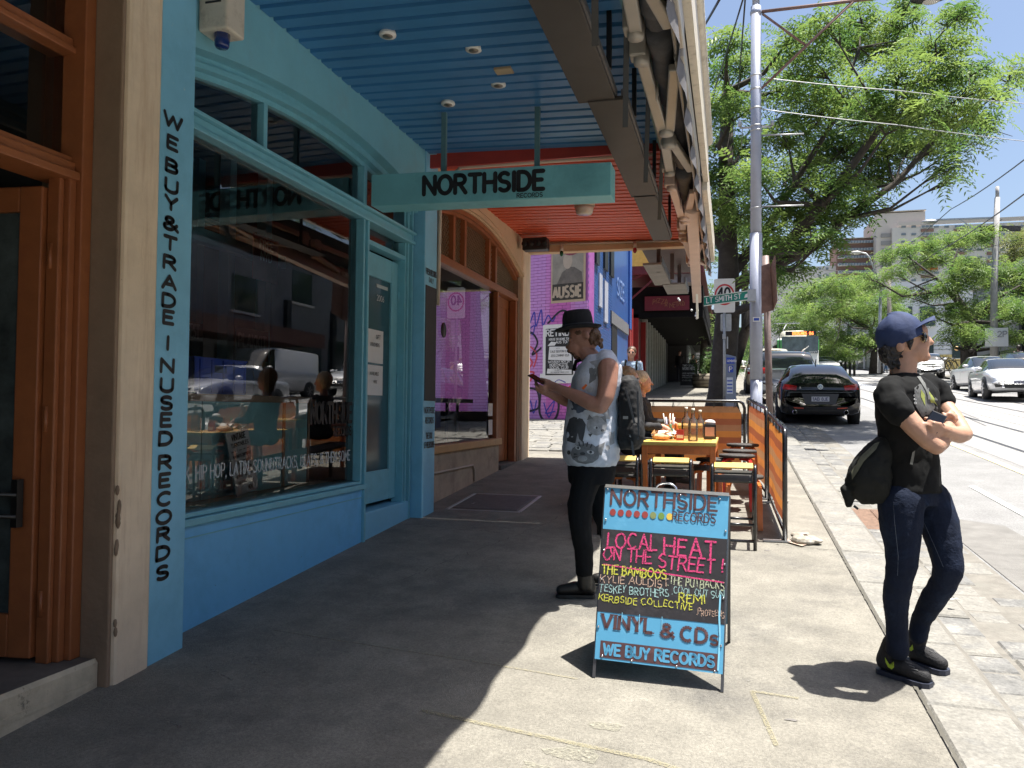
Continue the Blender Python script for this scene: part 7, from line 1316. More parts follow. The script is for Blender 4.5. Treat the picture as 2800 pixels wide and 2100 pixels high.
t = lathe_thing('sauce_bottle', 'small red topped chilli sauce bottle on the near table', 'sauce bottle', -.50, 7.9, zt_, [(.022, 0), (.024, .1), (.012, .13), (.012, .16)], mat('sauce_amber', (.45, .12, .02), .2)); t = lathe_thing('sauce_bottle', 'green capped sauce bottle left of the chilli sauce', 'sauce bottle', -.56, 7.95, zt_, [(.024, 0), (.026, .09), (.012, .12), (.013, .15)], mat('sauce_green', (.1, .2, .1), .2))
t = thing('menu_box', (-.47, 7.75, zt_), 'small red and white card box on the near table', 'box'); mb = MB(); mb.box((-.49, 7.72, zt_), (-.42, 7.76, zt_+.10)); mb.build('card', mat('box_red', (.4, .04, .04), .5), t); mb = MB(); mb.box((-.485, 7.716, zt_+.02), (-.425, 7.719, zt_+.05)); mb.build('label', M_PAPER, t)
t = thing('burger_basket', (-.63, 7.72, zt_), 'paper lined basket with a half eaten burger on the near table', 'food'); mb = MB(); mb.ell((-.63, 7.72, zt_+.03), (.09, .08, .035), n=14, m_=8); mb.build('bun', mat('bun_tan', (.6, .35, .18), .7, var=.3, scale=30, bump=.6), t)
mb = MB(); random.seed(2)
for k in range(14): a = V((-.63+random.uniform(-.1, .12), 7.74+random.uniform(-.09, .12), zt_+.03+random.random()*.06)); mb.add([a, a+V((random.uniform(.02, .07), random.uniform(-.02, .03), random.uniform(0, .05))), a+V((random.uniform(.02, .06), random.uniform(.02, .06), random.uniform(-.01, .05))), a+V((0, .05, random.uniform(0, .03)))], [(0, 1, 2, 3)])
mb.build('crumpled_paper', mat('greaseproof', (.75, .66, .58), .6), t)
t = lathe_thing('drinking_glass', 'short tumbler of iced drink left of the sauce bottles', 'glass', -.53, 8.2, zt_, [(.03, 0), (.036, .1), (.037, .1)], M_BOT)
# ================================================================ the A-frame sign
AF = thing('pavement_sign', (-.33, 3.95, gz(3.95)), 'blue A-frame pavement sign reading NORTHSIDE RECORDS and LOCAL HEAT in chalk', 'pavement sign')
BL, BR_, TL, TR = V((-.627, 3.85, .349)), V((-.030, 3.83, .338)), V((-.612, 4.07, 1.156)), V((-.003, 4.05, 1.136))
ax_ = (BR_-BL); ay_ = (TL-BL); aw, ah = ax_.length, ay_.length; ux_ = ax_.normalized(); uy_ = (ay_-ux_*ay_.dot(ux_)).normalized(); uz_ = ux_.cross(uy_)
def A(u, v, d=0): a = BL.lerp(BR_, u); b = TL.lerp(TR, u); return a.lerp(b, v)+uz_*d
M_ABLUE = mat('sign_sky_blue', (.10, .36, .58), .5, var=.07, scale=4, dirt=(.16, .46, .68), dscale=6, dth=(.55, .75)); M_CHB = mat('chalkboard', (.022, .02, .024), .6, var=.3, scale=7, dirt=(.06, .055, .06), dscale=6); M_MAR = mat('sign_maroon', (.085, .04, .042), .55, var=.12, scale=9, dirt=(.15, .07, .07), dscale=14)
def aq(mb, u0, u1, v0, v1, d, th=.002): mb.prism([A(u0, v0, d), A(u1, v0, d), A(u1, v1, d), A(u0, v1, d)], -uz_*th)
mb = MB(); aq(mb, 0, 1, 0, 1, 0, .012); mb.build('board', M_ABLUE, AF)
mb = MB(); aq(mb, 0, 1, .265, .745, .001, .0008); mb.build('chalk_panel', M_CHB, AF)
mb = MB(); aq(mb, .04, .965, .012, .105, .001, .0008); mb.build('lower_panel', M_MAR, AF)
def at_(mb, s_, u, v, h_, wd, wt=.13, **k): text(mb, s_, A(u, v, 0), ux_, uy_, h_, wt, width=wd, lift=k.pop('lift', .0022), **k)
mb = MB(); at_(mb, 'NORTHSIDE', .055, .895, .075, .52, .16); at_(mb, 'RECORDS', .565, .828, .042, .205, .14); mb.build('maroon_lettering', M_MAR, AF)
for k, c in enumerate(((.30, .045, .04),)*5+((.22, .26, .10), (.16, .28, .06), (.72, .50, .08))):
    mb = MB(); ce = A(.075+.0665*k, .848, .0018); mb.add([ce+(ux_*math.cos(q*math.pi/12)+uy_*math.sin(q*math.pi/12)*1.12)*.0155 for q in range(24)], [tuple(range(24))]); mb.build('dot', mat('dot_%d' % (k if k > 4 else 0), c, .6, var=.1), AF)
random.seed(8)
def chalk(c): return sprayed('chalk_%d_%d' % (int(c[0]*99), int(c[2]*99)), c, 150, .40, .10)
PK, YL, PE, BLc = chalk((.66, .06, .20)), chalk((.62, .62, .08)), chalk((.60, .42, .32)), chalk((.36, .56, .55))
def hand(s_, u, v, h_, wd, m_, wt=.11, sl=.08): mb = MB(); at_(mb, s_, u, v, h_, wd, wt, jit=.0026, slant=sl); mb.build('chalk_lettering', m_, AF)
hand('LOCAL', .045, .64, .072, .245, PK, .12, .0); hand('HEAT', .51, .63, .078, .245, PK, .13, 0); hand('ON THE', .02, .565, .062, .235, PK, .12, 0); hand('STREET', .47, .545, .064, .265, PK, .13, .05); hand('!', .965, .545, .06, None, PK, .14)
mb = MB(); ribbon(mb, [(.02*aw, .536*ah), (.55*aw, .512*ah), (.985*aw, .492*ah)], .007, BL.copy(), ux_, uy_, uz_, .0022); mb.build('chalk_line', PK, AF)
hand('THE BAMBOOS', .015, .482, .042, .315, YL, .14, .0); hand('.THE PUTBACKS', .55, .455, .038, .265, chalk((.5, .55, .38)), .11, 0)
hand('KYLIE AULDIST', .01, .434, .036, .33, PE, .10, 0); hand('.COOL OUT SUN', .59, .408, .032, .24, BLc, .10, 0)
hand('TESKEY BROTHERS', .005, .380, .034, .335, BLc, .11, 0); hand('.REMI', .62, .370, .038, .135, YL, .14, 0)
hand('KERBSIDE COLLECTIVE', .005, .327, .029, .45, YL, .13, 0); hand('.PROTEENS', .79, .305, .026, .125, PE, .09, 0)
# serif line VINYL & CDs and the cut out WE BUY RECORDS
def serif(mb, s_, u, v, h_, wd, slab=.3):
    """stroke letters with slab feet"""
    text(mb, s_, A(u, v, 0), ux_, uy_, h_, .24, width=wd, lift=.0022, square=True)
    tot = sum((.42 if ch == ' ' else GL[ch.upper()][0]+.22) for ch in s_)-.22; k = wd/tot; x = 0
    for ch in s_:
        if ch == ' ': x += .42*k; continue
        wl, st_ = GL[ch.upper()]
        for pl_ in st_:
            for e in (pl_[0], pl_[-1]):
                if e[1] in (0, 1) and ch not in 'CS&': ribbon(mb, [(x+e[0]*k-.010, e[1]*h_), (x+e[0]*k+.010, e[1]*h_)], .006, A(u, v, 0), ux_, uy_, uz_, .0022, 0, True)
        x += (wl+.22)*k
mb = MB(); serif(mb, 'VINYL', .04, .176, .064, .245); serif(mb, '&', .51, .163, .058, .068); serif(mb, 'CD', .675, .155, .062, .118); text(mb, 'S', A(.90, .150, 0), ux_, uy_, .042, .26, width=.034, lift=.0022); mb.build('maroon_lettering', M_MAR, AF)
mb = MB(); at_(mb, 'WE BUY RECORDS', .07, .032, .046, .515, .26, lift=.0022); mb.build('blue_lettering', M_ABLUE, AF)
mb = MB(); ribbon(mb, [(.965*aw, .42*ah), (.962*aw, .30*ah), (.972*aw, .2*ah), (.965*aw, .02*ah)], .008, BL.copy(), ux_, uy_, uz_, .003); ribbon(mb, [(.2*aw, .27*ah), (.2*aw, .22*ah)], .003, BL.copy(), ux_, uy_, uz_, .003); ribbon(mb, [(.34*aw, .27*ah), (.342*aw, .19*ah)], .003, BL.copy(), ux_, uy_, uz_, .003); ribbon(mb, [(.52*aw, .27*ah), (.522*aw, .2*ah)], .003, BL.copy(), ux_, uy_, uz_, .003); mb.build('paint_drip', mat('drip_blue', (.25, .6, .8), .5, var=.1), AF)
for u, v in ((.02, .985), (.2, .98), (.62, .982), (.93, .975), (.02, .8), (.985, .79), (.02, .62), (.985, .6), (.015, .45), (.985, .41), (.015, .18), (.98, .15), (.06, .02), (.3, .015), (.65, .012), (.94, .012)):
    mb = MB(); mb.lathe(A(u, v, .002), [(.006, 0), (.005, .003), (.002, .004)], 8, uz_); mb.build('screw', M_CHR, AF)
M_AFR = mat('frame_grey', (.10, .10, .105), .4, .5, var=.1)
mb = MB(); mb.beam(A(0, 1.005, -.008), A(1, 1.005, -.008), .028, .016, uy_); mb.build('top_rail', mat('rail_pale', (.4, .39, .36), .4, .5), AF)
for u in (0.0, 1.0):
    mb = MB(); top_ = A(u, 1.0, -.014); b_ = A(u, 0, -.014); foot_ = b_+(b_-top_).normalized()*.085; foot_.z = gz(foot_.y)+.001; mb.beam(top_, foot_, .014, .016, uz_); mb.build('leg', M_AFR, AF)
    mb = MB(); f2 = V((top_.x, top_.y+.42, gz(top_.y+.42))); mb.beam(top_, f2, .014, .016, (1, 0, 0)); mb.build('leg', M_AFR, AF)
mb = MB(); q = [A(0, 1, -.02), A(1, 1, -.02)]; f2 = [p+V((0, .37, -.72)) for p in q]; mb.prism([f2[0], f2[1], q[1], q[0]], (0, .01, 0)); mb.build('back_board', M_ABLUE, AF)
mb = MB(); a_, b_ = A(0, 0, -.016)+V((0, 0, -.06)), A(1, 0, -.016)+V((0, 0, -.06)); mb.tube([V((BL.x, 4.35, gz(4.35)+.10)), V((BR_.x, 4.33, gz(4.33)+.1))], .006, 6); mb.build('brace', M_CHR, AF)
mb = MB(); mb.tube([A(.42, 1.005, -.01)+uy_*.0]+[A(.5+.085*math.cos(math.pi-k*math.pi/8), 1.01, -.01)+uy_*(.034*math.sin(k*math.pi/8)) for k in range(9)]+[A(.6, 1.0, -.01)], .0055, 8); mb.build('handle', M_CHR, AF)
# bits of litter
for px, py in ((1293, 1378), (1157, 1424), (1087, 1496), (1540, 1382), (2610, 1640)):
    p = PG(px, py); mb = MB(); random.seed(px); mb.add([p+V((random.uniform(-.03, .03), random.uniform(-.03, .03), .004+random.uniform(0, .012))) for _ in range(4)], [(0, 1, 2, 3)]); tag(mb.build('paper_scrap', M_PAPER, None, loc=p), {1293: 'pale scrap of litter in the shade near the service lid', 1157: 'tiny scrap of litter near the foot of the far blue pilaster', 1087: 'tiny scrap of litter in the shade below the shop door', 1540: 'pale scrap of litter just left of the legs of the man in the hat', 2610: 'small pale scrap of litter on the kerb stones by the man in the cap'}[px], 'litter', 'scraps of litter on the footpath')
# ================================================================ people
def skinmat(name, c): 
    m = mat(name, c, .5, var=.10, scale=30, bump=.12, bscale=120, spec=.35); b = m.node_tree.nodes['Principled BSDF']; b.inputs['Subsurface Weight'].default_value = .12; b.inputs['Subsurface Radius'].default_value = (.6, .25, .12); b.inputs['Subsurface Scale'].default_value = .012; return m
SK1 = skinmat('skin_ruddy', (.33, .165, .115)); SK2 = skinmat('skin_tan', (.42, .245, .17)); SK3 = skinmat('skin_fair', (.55, .30, .21))
M_BKC = mat('cloth_black', (.007, .007, .008), .9, spec=.2, var=.25, scale=8, bump=.35, bscale=25); M_TEE = mat('tee_black', (.007, .0075, .008), .9, spec=.2, var=.3, scale=6, bump=.25, bscale=18); M_DEN = mat('denim_dark', (.007, .012, .028), .85, spec=.2, var=.35, scale=5, bump=.4, bscale=90, dirt=(.016, .03, .065), dscale=3, dth=(.52, .7)); M_BOOT = mat('boot_black', (.012, .011, .011), .45, var=.3, scale=10, bump=.3)
def surf(ob):
    me = ob.data; o = worg(ob.parent) if ob.parent else worg(ob)
    return BVHTree.FromPolygons([tuple(v.co+o) for v in me.vertices], [tuple(p.vertices) for p in me.polygons])
def decal(tree_, fn, pts, m_, parent, name='print', off=.003, step=3):
    """a printed patch laid on cloth: outline in picture space, fanned and dropped on to the surface"""
    mb = MB(); cx = sum(p[0] for p in pts)/len(pts); cy = sum(p[1] for p in pts)/len(pts); rows = []
    for k in range(step+1):
        row = []
        for p in pts+[pts[0]]:
            d = fn(cx+(p[0]-cx)*k/step, cy+(p[1]-cy)*k/step); h_, n_, _, _ = tree_.ray_cast(CAM, d)
            if h_ is None: h_ = CAM+d*1.0; return None
            row.append(h_-d.normalized()*off)
        rows.append(row)
    mb.grid(rows); return mb.build(name, m_, parent)
def el_(cx, cy, rx, ry, n=12, a=0): return [(cx+rx*math.cos(2*math.pi*k/n)*math.cos(a)-ry*math.sin(2*math.pi*k/n)*math.sin(a), cy+rx*math.cos(2*math.pi*k/n)*math.sin(a)+ry*math.sin(2*math.pi*k/n)*math.cos(a)) for k in range(n)]
def foot(mb, heel, toe, h_=.07, r=.038):
    heel, toe = V(heel), V(toe); g = (toe-heel); mb.ell(heel+V((0, 0, .045)), (r, r, .045), n=12); mb.caps(heel+V((0, 0, .04)), r*.95, heel.lerp(toe, .45)+V((0, 0, .045)), r*1.0); mb.caps(heel.lerp(toe, .45)+V((0, 0, .042)), r*1.0, toe-g.normalized()*.035+V((0, 0, .03)), r*.82); mb.caps(heel+V((0, 0, .05)), r, heel+g*.15+V((0, 0, h_+.06)), r*1.05)
def sole(mb, heel, toe, r=.042):
    heel, toe = V(heel), V(toe); d = (toe-heel).normalized(); s_ = V((-d.y, d.x, 0)).normalized(); L = (toe-heel).length; out = []
    for t_, w_ in ((-.035, .5), (-.02, .85), (.2*L, .9), (.45*L, .8), (.7*L, 1.1), (.9*L, .95), (L+.0, .45)): out.append((heel+d*t_, w_*r))
    poly = [p+s_*w_ for p, w_ in out]+[p-s_*w_ for p, w_ in reversed(out)]; mb.prism(poly, (0, 0, .022)); return mb
# ---------------------------------------------------------------- man in the black hat
def a1(cx, cy, Y): return P(1400+cx/3.318, 820+cy/3.318, Y)
m1 = thing('person', (-.89, 5.06, gz(5.06)), 'man in a black hat and sleeveless cat print shirt looking down at his phone', 'person')
YC = 5.08
b = MB(); tilt = rotm(R(-22), 'Y')
b.ell(a1(652, 325, YC), (.098, .076, .112), tilt); b.ell(a1(585, 425, YC), (.062, .056, .062)); b.ell(a1(600, 480, YC), (.042, .040, .04)); b.ell(a1(592, 508, YC), (.026, .03, .022))
b.caps(a1(530, 375, YC), .012, a1(506, 428, YC), .0155); b.ell(a1(512, 436, YC), (.015, .017, .011)); b.caps(a1(530, 365, YC-.035), .012, a1(528, 367, YC+.035), .012); b.ell(a1(548, 400, YC-.035), (.02, .018, .014)); b.caps(a1(540, 482, YC-.014), .009, a1(540, 482, YC+.014), .009)
b.ell(a1(672, 320, YC-.080), (.020, .012, .032), tilt); b.ell(a1(682, 322, YC-.092), (.015, .008, .026), tilt)
b.caps(a1(655, 450, YC), .056, a1(770, 590, YC), .066); b.caps(a1(770, 590, YC), .066, a1(790, 640, YC), .12)
b.chain([(a1(872, 620, 4.885), .066), (a1(868, 760, 4.855), .060), (a1(845, 880, 4.83), .055), (a1(806, 965, 4.82), .047), (a1(720, 940, 4.83), .047), (a1(600, 880, 4.87), .043), (a1(430, 805, 4.92), .028), (a1(375, 785, 4.95), .029), (a1(325, 765, 4.965), .028)])
b.chain([(a1(690, 640, 5.29), .06), (a1(640, 800, 5.30), .05), (a1(590, 945, 5.27), .044), (a1(470, 905, 5.17), .040), (a1(345, 850, 5.06), .028), (a1(285, 820, 5.02), .030), (a1(245, 800, 5.01), .026)])
for (x, y, Y, x2, y2, Y2, x3, y3, Y3) in ((325, 765, 4.955, 285, 790, 4.93, 245, 772, 4.935), (330, 780, 4.96, 295, 808, 4.94, 258, 795, 4.94), (335, 795, 4.97, 305, 822, 4.95, 272, 815, 4.95), (345, 740, 4.955, 305, 725, 4.95, 262, 715, 4.965)):
    b.chain([(a1(x, y, Y), .0105), (a1(x2, y2, Y2), .0095), (a1(x3, y3, Y3), .0085)], 8)
for (x, y, Y, x2, y2, Y2, x3, y3, Y3) in ((250, 790, 5.02, 222, 765, 5.04, 212, 735, 5.03), (255, 800, 5.0, 228, 785, 5.0, 208, 765, 5.0), (262, 810, 4.98, 240, 800, 4.97, 218, 785, 4.965), (240, 780, 5.03, 215, 745, 5.05, 205, 715, 5.04)):
    b.chain([(a1(x, y, Y), .0105), (a1(x2, y2, Y2), .0095), (a1(x3, y3, Y3), .0085)], 8)
b.loft([(a1(770, 660, YC), .10, .16, 0), (a1(740, 900, YC), .12, .15, 0), (a1(720, 1300, YC), .12, .14, 0)])
bo = remesh(b.build('body', SK1, m1), .0056, 3)
b = MB()
b.loft([(a1(720, 1500, YC), .155, .175, 0), (a1(722, 1440, YC), .178, .185, 0), (a1(716, 1330, YC), .184, .19, 0), (a1(722, 1200, YC), .176, .19, 0), (a1(730, 1000, YC), .168, .195, 0), (a1(755, 850, YC), .163, .195, 0), (a1(775, 700, YC), .160, .20, 0), (a1(800, 600, YC), .140, .20, 0), (a1(805, 545, YC), .105, .16, 0), (a1(790, 500, YC), .078, .09, 0)], 36)
b.chain([(a1(855, 555, 4.98), .072), (a1(868, 575, 4.93), .070)]); b.chain([(a1(790, 580, 5.2), .07), (a1(720, 640, 5.27), .068)]); b.ell(a1(905, 740, 5.0), (.06, .08, .13))
sh = remesh(b.build('shirt', mat('cat_print_cloth', (.52, .54, .60), .8, var=.22, scale=5, bump=.35, bscale=14, dirt=(.26, .27, .31), dscale=4, dth=(.48, .72)), m1), .009, 4, (.022, .08))
# armhole rim, printed cats
T1 = surf(sh); f1 = lambda x, y: dirv(1400+x/3.318, 820+y/3.318)
G1, G2, G3, G4, G5 = (mat('print_g%d' % i, c, .8, var=.3, scale=25, bump=.2, bscale=20) for i, c in enumerate(((.05, .052, .058), (.15, .15, .155), (.28, .28, .29), (.45, .45, .46), (.06, .08, .12))))
for pts, m_, of in (
    ([(700, 560), (800, 540), (850, 600), (820, 700), (740, 690)], G3, .004), ([(560, 800), (640, 830), (640, 900), (540, 880)], G3, .004), ([(800, 1000), (880, 990), (890, 1080), (840, 1080)], G3, .004), ([(880, 1200), (930, 1190), (930, 1300), (890, 1320)], G3, .004),
    ([(520, 1080), (560, 1060), (640, 1080), (670, 1130), (660, 1200), (640, 1290), (560, 1300), (500, 1280), (490, 1180)], G1, .006), ([(520, 900), (640, 930), (720, 990), (600, 1030), (540, 1000)], G5, .004), ([(560, 640), (600, 600), (660, 640), (650, 760), (580, 800), (540, 720)], G2, .004), ([(700, 620), (780, 600), (760, 720), (700, 760)], G2, .004),
    (el_(770, 1140, 95, 90), G3, .004), ([(680, 1090), (700, 1040), (740, 1080)], G2, .005), ([(800, 1060), (850, 1050), (860, 1120)], G2, .005), (el_(765, 1160, 24, 15), G4, .006), (el_(768, 1160, 9, 12), G1, .008), (el_(822, 1185, 16, 12), G1, .007), ([(690, 1215), (730, 1215), (710, 1245)], G1, .007),
    (el_(665, 1395, 135, 95), G2, .005), ([(570, 1320), (595, 1210), (660, 1310)], G3, .006), ([(760, 1330), (845, 1290), (810, 1420)], G2, .006), (el_(598, 1342, 26, 18, a=.3), G4, .008), (el_(600, 1342, 10, 13), G1, .010), (el_(712, 1382, 34, 18, a=.2), G4, .008), (el_(714, 1381, 13, 14), G1, .010), (el_(640, 1395, 24, 14), G1, .009), (el_(640, 1440, 45, 28), G3, .008),
    ([(600, 1290), (612, 1285), (622, 1330), (612, 1332)], G1, .009), ([(640, 1282), (652, 1282), (652, 1325), (642, 1325)], G1, .009), ([(680, 1290), (692, 1294), (682, 1335), (672, 1330)], G1, .009), ([(720, 1305), (732, 1312), (715, 1345), (706, 1340)], G1, .009), ([(560, 1390), (600, 1400), (560, 1410)], G1, .009), ([(555, 1420), (600, 1420), (560, 1436)], G1, .009), (el_(515, 1385, 16, 20), G1, .007), (el_(870, 1340, 20, 22), G3, .006), (el_(545, 1240, 10, 8), G4, .007)):
    decal(T1, f1, pts, m_, sh, off=of)
decal(T1, f1, [(630, 800), (670, 762), (685, 775), (650, 815)], mat('print_orange', (.75, .16, .03), .7, var=0), sh, off=.006); decal(T1, f1, [(660, 800), (700, 775), (745, 800), (735, 835), (690, 840)], G4, sh, off=.005)
b = MB(); hp_ = [(720, 1480)]
b.loft([(a1(722, 1430, YC), .15, .165, 0), (a1(722, 1530, YC), .155, .168, 0), (P(1617, 1320, YC), .145, .165, 0)])
b.chain([(P(1606, 1300, 4.99), .092), (P(1585, 1380, 4.98), .080), (P(1587, 1440, 4.99), .072), (P(1596, 1500, 5.02), .062), (P(1598, 1562, 5.05), .056)]); b.chain([(P(1632, 1300, 5.18), .092), (P(1650, 1400, 5.22), .078), (P(1672, 1470, 5.28), .066), (P(1702, 1560, 5.38), .054)])
remesh(b.build('trousers', M_BKC, m1), .010, 4, (.012, .08))
g1_, t1_ = PG(1612, 1634), PG(1520, 1632)
b = MB(); foot(b, g1_+V((.0, 0, .015)), t1_+V((0, 0, .015)), .09, .043); b.caps(P(1600, 1600, 5.06), .047, P(1598, 1568, 5.05), .05); remesh(b.build('boot', M_BOOT, m1), .008, 2)
b = MB(); sole(b, g1_, t1_, .047); b.build('boot_sole', M_BLACK, m1)
h2_ = V((P(1702, 1560, 5.38).x+.02, 5.40, gz(5.4))); t2_ = h2_+V((-.23, -.03, 0)); b = MB(); foot(b, h2_+V((0, 0, .015)), t2_+V((0, 0, .013)), .1, .043); remesh(b.build('boot', M_BOOT, m1), .008, 2)
# hat
b = MB(); hc = a1(600, 268, YC); ht = rotm(R(-5), 'Y')@Matrix.Diagonal((1.0, .86, 1)); rows = []
for rr, hh in ((.152, .010), (.154, .014), (.138, .003), (.115, .0), (.103, .006), (.101, .03), (.098, .07), (.092, .105), (.082, .122), (.065, .125), (.03, .112), (.001, .110)):
    rows.append([hc+ht@V((rr*math.cos(2*math.pi*k/32), rr*math.sin(2*math.pi*k/32), hh+(.014*abs(math.sin(2*math.pi*k/32))**2*(rr/.17)**6)-(.012*(1 if math.cos(2*math.pi*k/32) < 0 else -.2)*(rr/.17)**4*abs(math.cos(2*math.pi*k/32))))) for k in range(33)])
b.grid(rows); b.grid([[p-V((0, 0, .004)) for p in r_] for r_ in rows[:5]][::-1]); b.build('hat', mat('felt_black', (.008, .008, .010), .95, var=.3, scale=20, bump=.2, bscale=90), m1)
b = MB(); b.grid([[hc+ht@V((rr*math.cos(2*math.pi*k/32), rr*math.sin(2*math.pi*k/32), hh)) for k in range(33)] for rr, hh in ((.1055, .008), (.1035, .034))]); b.build('hat_band', mat('band_grey', (.03, .03, .035), .7), m1)
# hair, moustache
HB = mat('hair_ginger', (.10, .05, .025), .6, var=.4, scale=50, bump=.8, bscale=60); b = MB(); random.seed(5)
for k in range(44): t_ = random.random(); b.ell(a1(705+95*t_+random.uniform(-20, 20), 300+85*t_+random.uniform(-38, 38), YC+random.uniform(-.07, .05)), (.013, .013, .018), n=8, m_=6)
b.ell(a1(745, 325, YC), (.040, .07, .06)); b.ell(a1(720, 345, YC-.055), (.022, .02, .045)); b.ell(a1(615, 296, YC-.060), (.035, .018, .018)); remesh(b.build('hair', HB, m1), .006, 1, (.018, .015))
b = MB(); b.chain([(a1(518, 464, YC), .013), (a1(545, 472, YC-.024), .013), (a1(566, 498, YC-.036), .009)]); b.ell(a1(590, 522, YC-.01), (.022, .03, .014)); b.chain([(a1(522, 462, YC), .011), (a1(545, 470, YC+.02), .011), (a1(562, 492, YC+.032), .008)]); remesh(b.build('moustache', mat('hair_dark_ginger', (.10, .045, .02), .7, var=.4, scale=60, bump=.6), m1), .004, 1, (.008, .008))
b = MB(); b.caps(a1(545, 396, YC-.048), .0028, a1(560, 400, YC-.050), .0025); b.caps(a1(532, 362, YC-.03), .004, a1(562, 368, YC-.052), .003); b.build('eyebrow', MATS['hair_dark_ginger'], m1)
# phone held by him
b = MB(); p, q = a1(160, 684, 5.0), a1(300, 768, 4.985); dd = (q-p).normalized(); side = V((.12, 1, .25)).normalized(); side = (side-dd*side.dot(dd)).normalized(); nz_ = dd.cross(side)
b.prism([p-side*.034, q-side*.034, q+side*.034, p+side*.034], nz_*.010); o = b.build('phone', mat('phone_black', (.01, .01, .012), .15, coat=.6), None, loc=p, bevel=.004); tag(o, 'black phone held low by the man in the hat', 'phone')
# his backpack
bp_ = thing('backpack', a1(1085, 1000, 5.12), 'black backpack hanging on the back of the man in the hat', 'backpack'); b = MB()
b.loft([(a1(1060, 690, 5.1), .03, .08, 0), (a1(1065, 730, 5.1), .055, .13, 0), (a1(1075, 880, 5.1), .072, .15, 0), (a1(1085, 1100, 5.1), .078, .15, 0), (a1(1075, 1280, 5.1), .076, .145, 0), (a1(1070, 1350, 5.1), .06, .12, 0)], 28, 3); b.ell(a1(1120, 1200, 5.0), (.06, .09, .10)); remesh(b.build('bag', mat('bag_black', (.005, .005, .006), .75, var=.3, scale=10, bump=.5, bscale=30), bp_), .009, 2, (.02, .05))
b = MB(); [b.beam(a1(x, y, 4.93), a1(x2, y2, 4.93), .012, .006, (0, 1, 0)) for x, y, x2, y2 in ((1030, 800, 1130, 1190), (1140, 830, 1150, 1230), (1060, 1215, 1150, 1260), (1085, 1260, 1105, 1420))]; b.build('strap', mat('webbing', (.05, .05, .052), .6), bp_)
b = MB(); b.cbox(a1(1090, 1232, 4.925), (.03, .01, .025), rotm(.4, 'Y')); b.cbox(a1(1030, 1068, 4.925), (.03, .008, .018)); b.build('buckle', mat('buckle_grey', (.2, .2, .2), .3, .3), bp_)
b = MB(); b.tube([a1(560, 640, 5.24), a1(580, 560, 5.26), a1(680, 520, 5.25), a1(860, 560, 5.24), a1(1010, 700, 5.18)], .014, 8); b.build('shoulder_strap', M_BKC, bp_)
# ---------------------------------------------------------------- man in the blue cap
def a2(cx, cy, Y): return P(2250+cx/3.318, 820+cy/3.318, Y)
def a3(cx, cy, Y): return P(2250+cx/2.553, 1300+cy/2.553, Y)
m2 = thing('person', (.86, 4.2, gz(4.2)), 'man in a navy cap, black tee and jeans standing at the kerb with arms crossed', 'person')
YC = 4.2; b = MB(); th_ = rotm(R(8), 'Y')
b.ell(a2(715, 335, YC), (.100, .078, .115), th_); b.ell(a2(850, 440, YC), (.055, .058, .07)); b.ell(a2(800, 480, YC), (.06, .056, .05)); b.ell(a2(920, 515, YC), (.028, .030, .026)); b.ell(a2(905, 400, YC), (.030, .045, .045)); b.ell(a2(880, 290, YC), (.035, .055, .04))
b.caps(a2(925, 318, YC), .011, a2(972, 378, YC), .0145); b.ell(a2(978, 388, YC), (.016, .016, .0125)); b.caps(a2(942, 452, YC-.013), .0085, a2(942, 452, YC+.013), .0085); b.caps(a2(940, 487, YC-.012), .0085, a2(940, 487, YC+.012), .0085)
b.ell(a2(706, 412, YC-.076), (.022, .012, .034), th_); b.ell(a2(716, 430, YC-.082), (.012, .008, .022))
b.caps(a2(735, 500, YC), .060, a2(728, 680, YC), .062); b.caps(a2(728, 680, YC), .062, a2(740, 770, YC), .085)
b.chain([(a2(620, 860, 4.04), .050), (a2(700, 1000, 3.975), .050), (a2(830, 1150, 3.95), .047), (a2(950, 1270, 3.94), .043), (a2(1028, 1330, 3.935), .037), (a2(1075, 1290, 3.985), .037), (a2(1110, 1230, 4.05), .033), (a2(1148, 1125, 4.15), .026), (a2(1155, 1080, 4.155), .028)])
b.chain([(a2(1030, 850, 4.34), .045), (a2(1105, 965, 4.31), .044), (a2(1195, 1090, 4.25), .044), (a2(1285, 1215, 4.17), .036), (a2(1240, 1225, 4.10), .040), (a2(1180, 1215, 4.03), .035), (a2(1130, 1195, 3.975), .028), (a2(1095, 1180, 3.955), .030), (a2(1060, 1165, 3.945), .027)])
for (x, y, x2, y2, x3, y3, Y) in ((1070, 1130, 1010, 1118, 965, 1100, 3.905), (1070, 1155, 985, 1150, 915, 1120, 3.905), (1070, 1185, 985, 1185, 925, 1160, 3.908), (1070, 1215, 1000, 1222, 945, 1200, 3.915)):
    b.chain([(a2(x, y, Y+.02), .0105), (a2(x2, y2, Y), .0096), (a2(x3, y3, Y+.02), .0086)], 8)
b.chain([(a2(1080, 1140, 3.95), .0105), (a2(1010, 1090, 3.99), .0100), (a2(930, 1075, 3.99), .009)], 8)
for (x, y, x2, y2, x3, y3) in ((1150, 1085, 1165, 1040, 1185, 1020), (1160, 1090, 1185, 1055, 1210, 1050), (1165, 1100, 1195, 1080, 1215, 1085), (1140, 1080, 1140, 1035, 1160, 1005)): b.chain([(a2(x, y, 4.15), .0105), (a2(x2, y2, 4.125), .0096), (a2(x3, y3, 4.15), .0086)], 8)
b.chain([(a2(1135, 1100, 4.14), .010), (a2(1105, 1060, 4.12), .0095), (a2(1090, 1030, 4.13), .0085)], 8)
YW_ = R(52)
b.loft([(a2(770, 880, YC), .12, .08, YW_), (a2(790, 1300, YC), .12, .08, YW_), (a2(813, 1600, YC), .12, .08, YW_)])
bo2 = remesh(b.build('body', SK2, m2), .0056, 3)
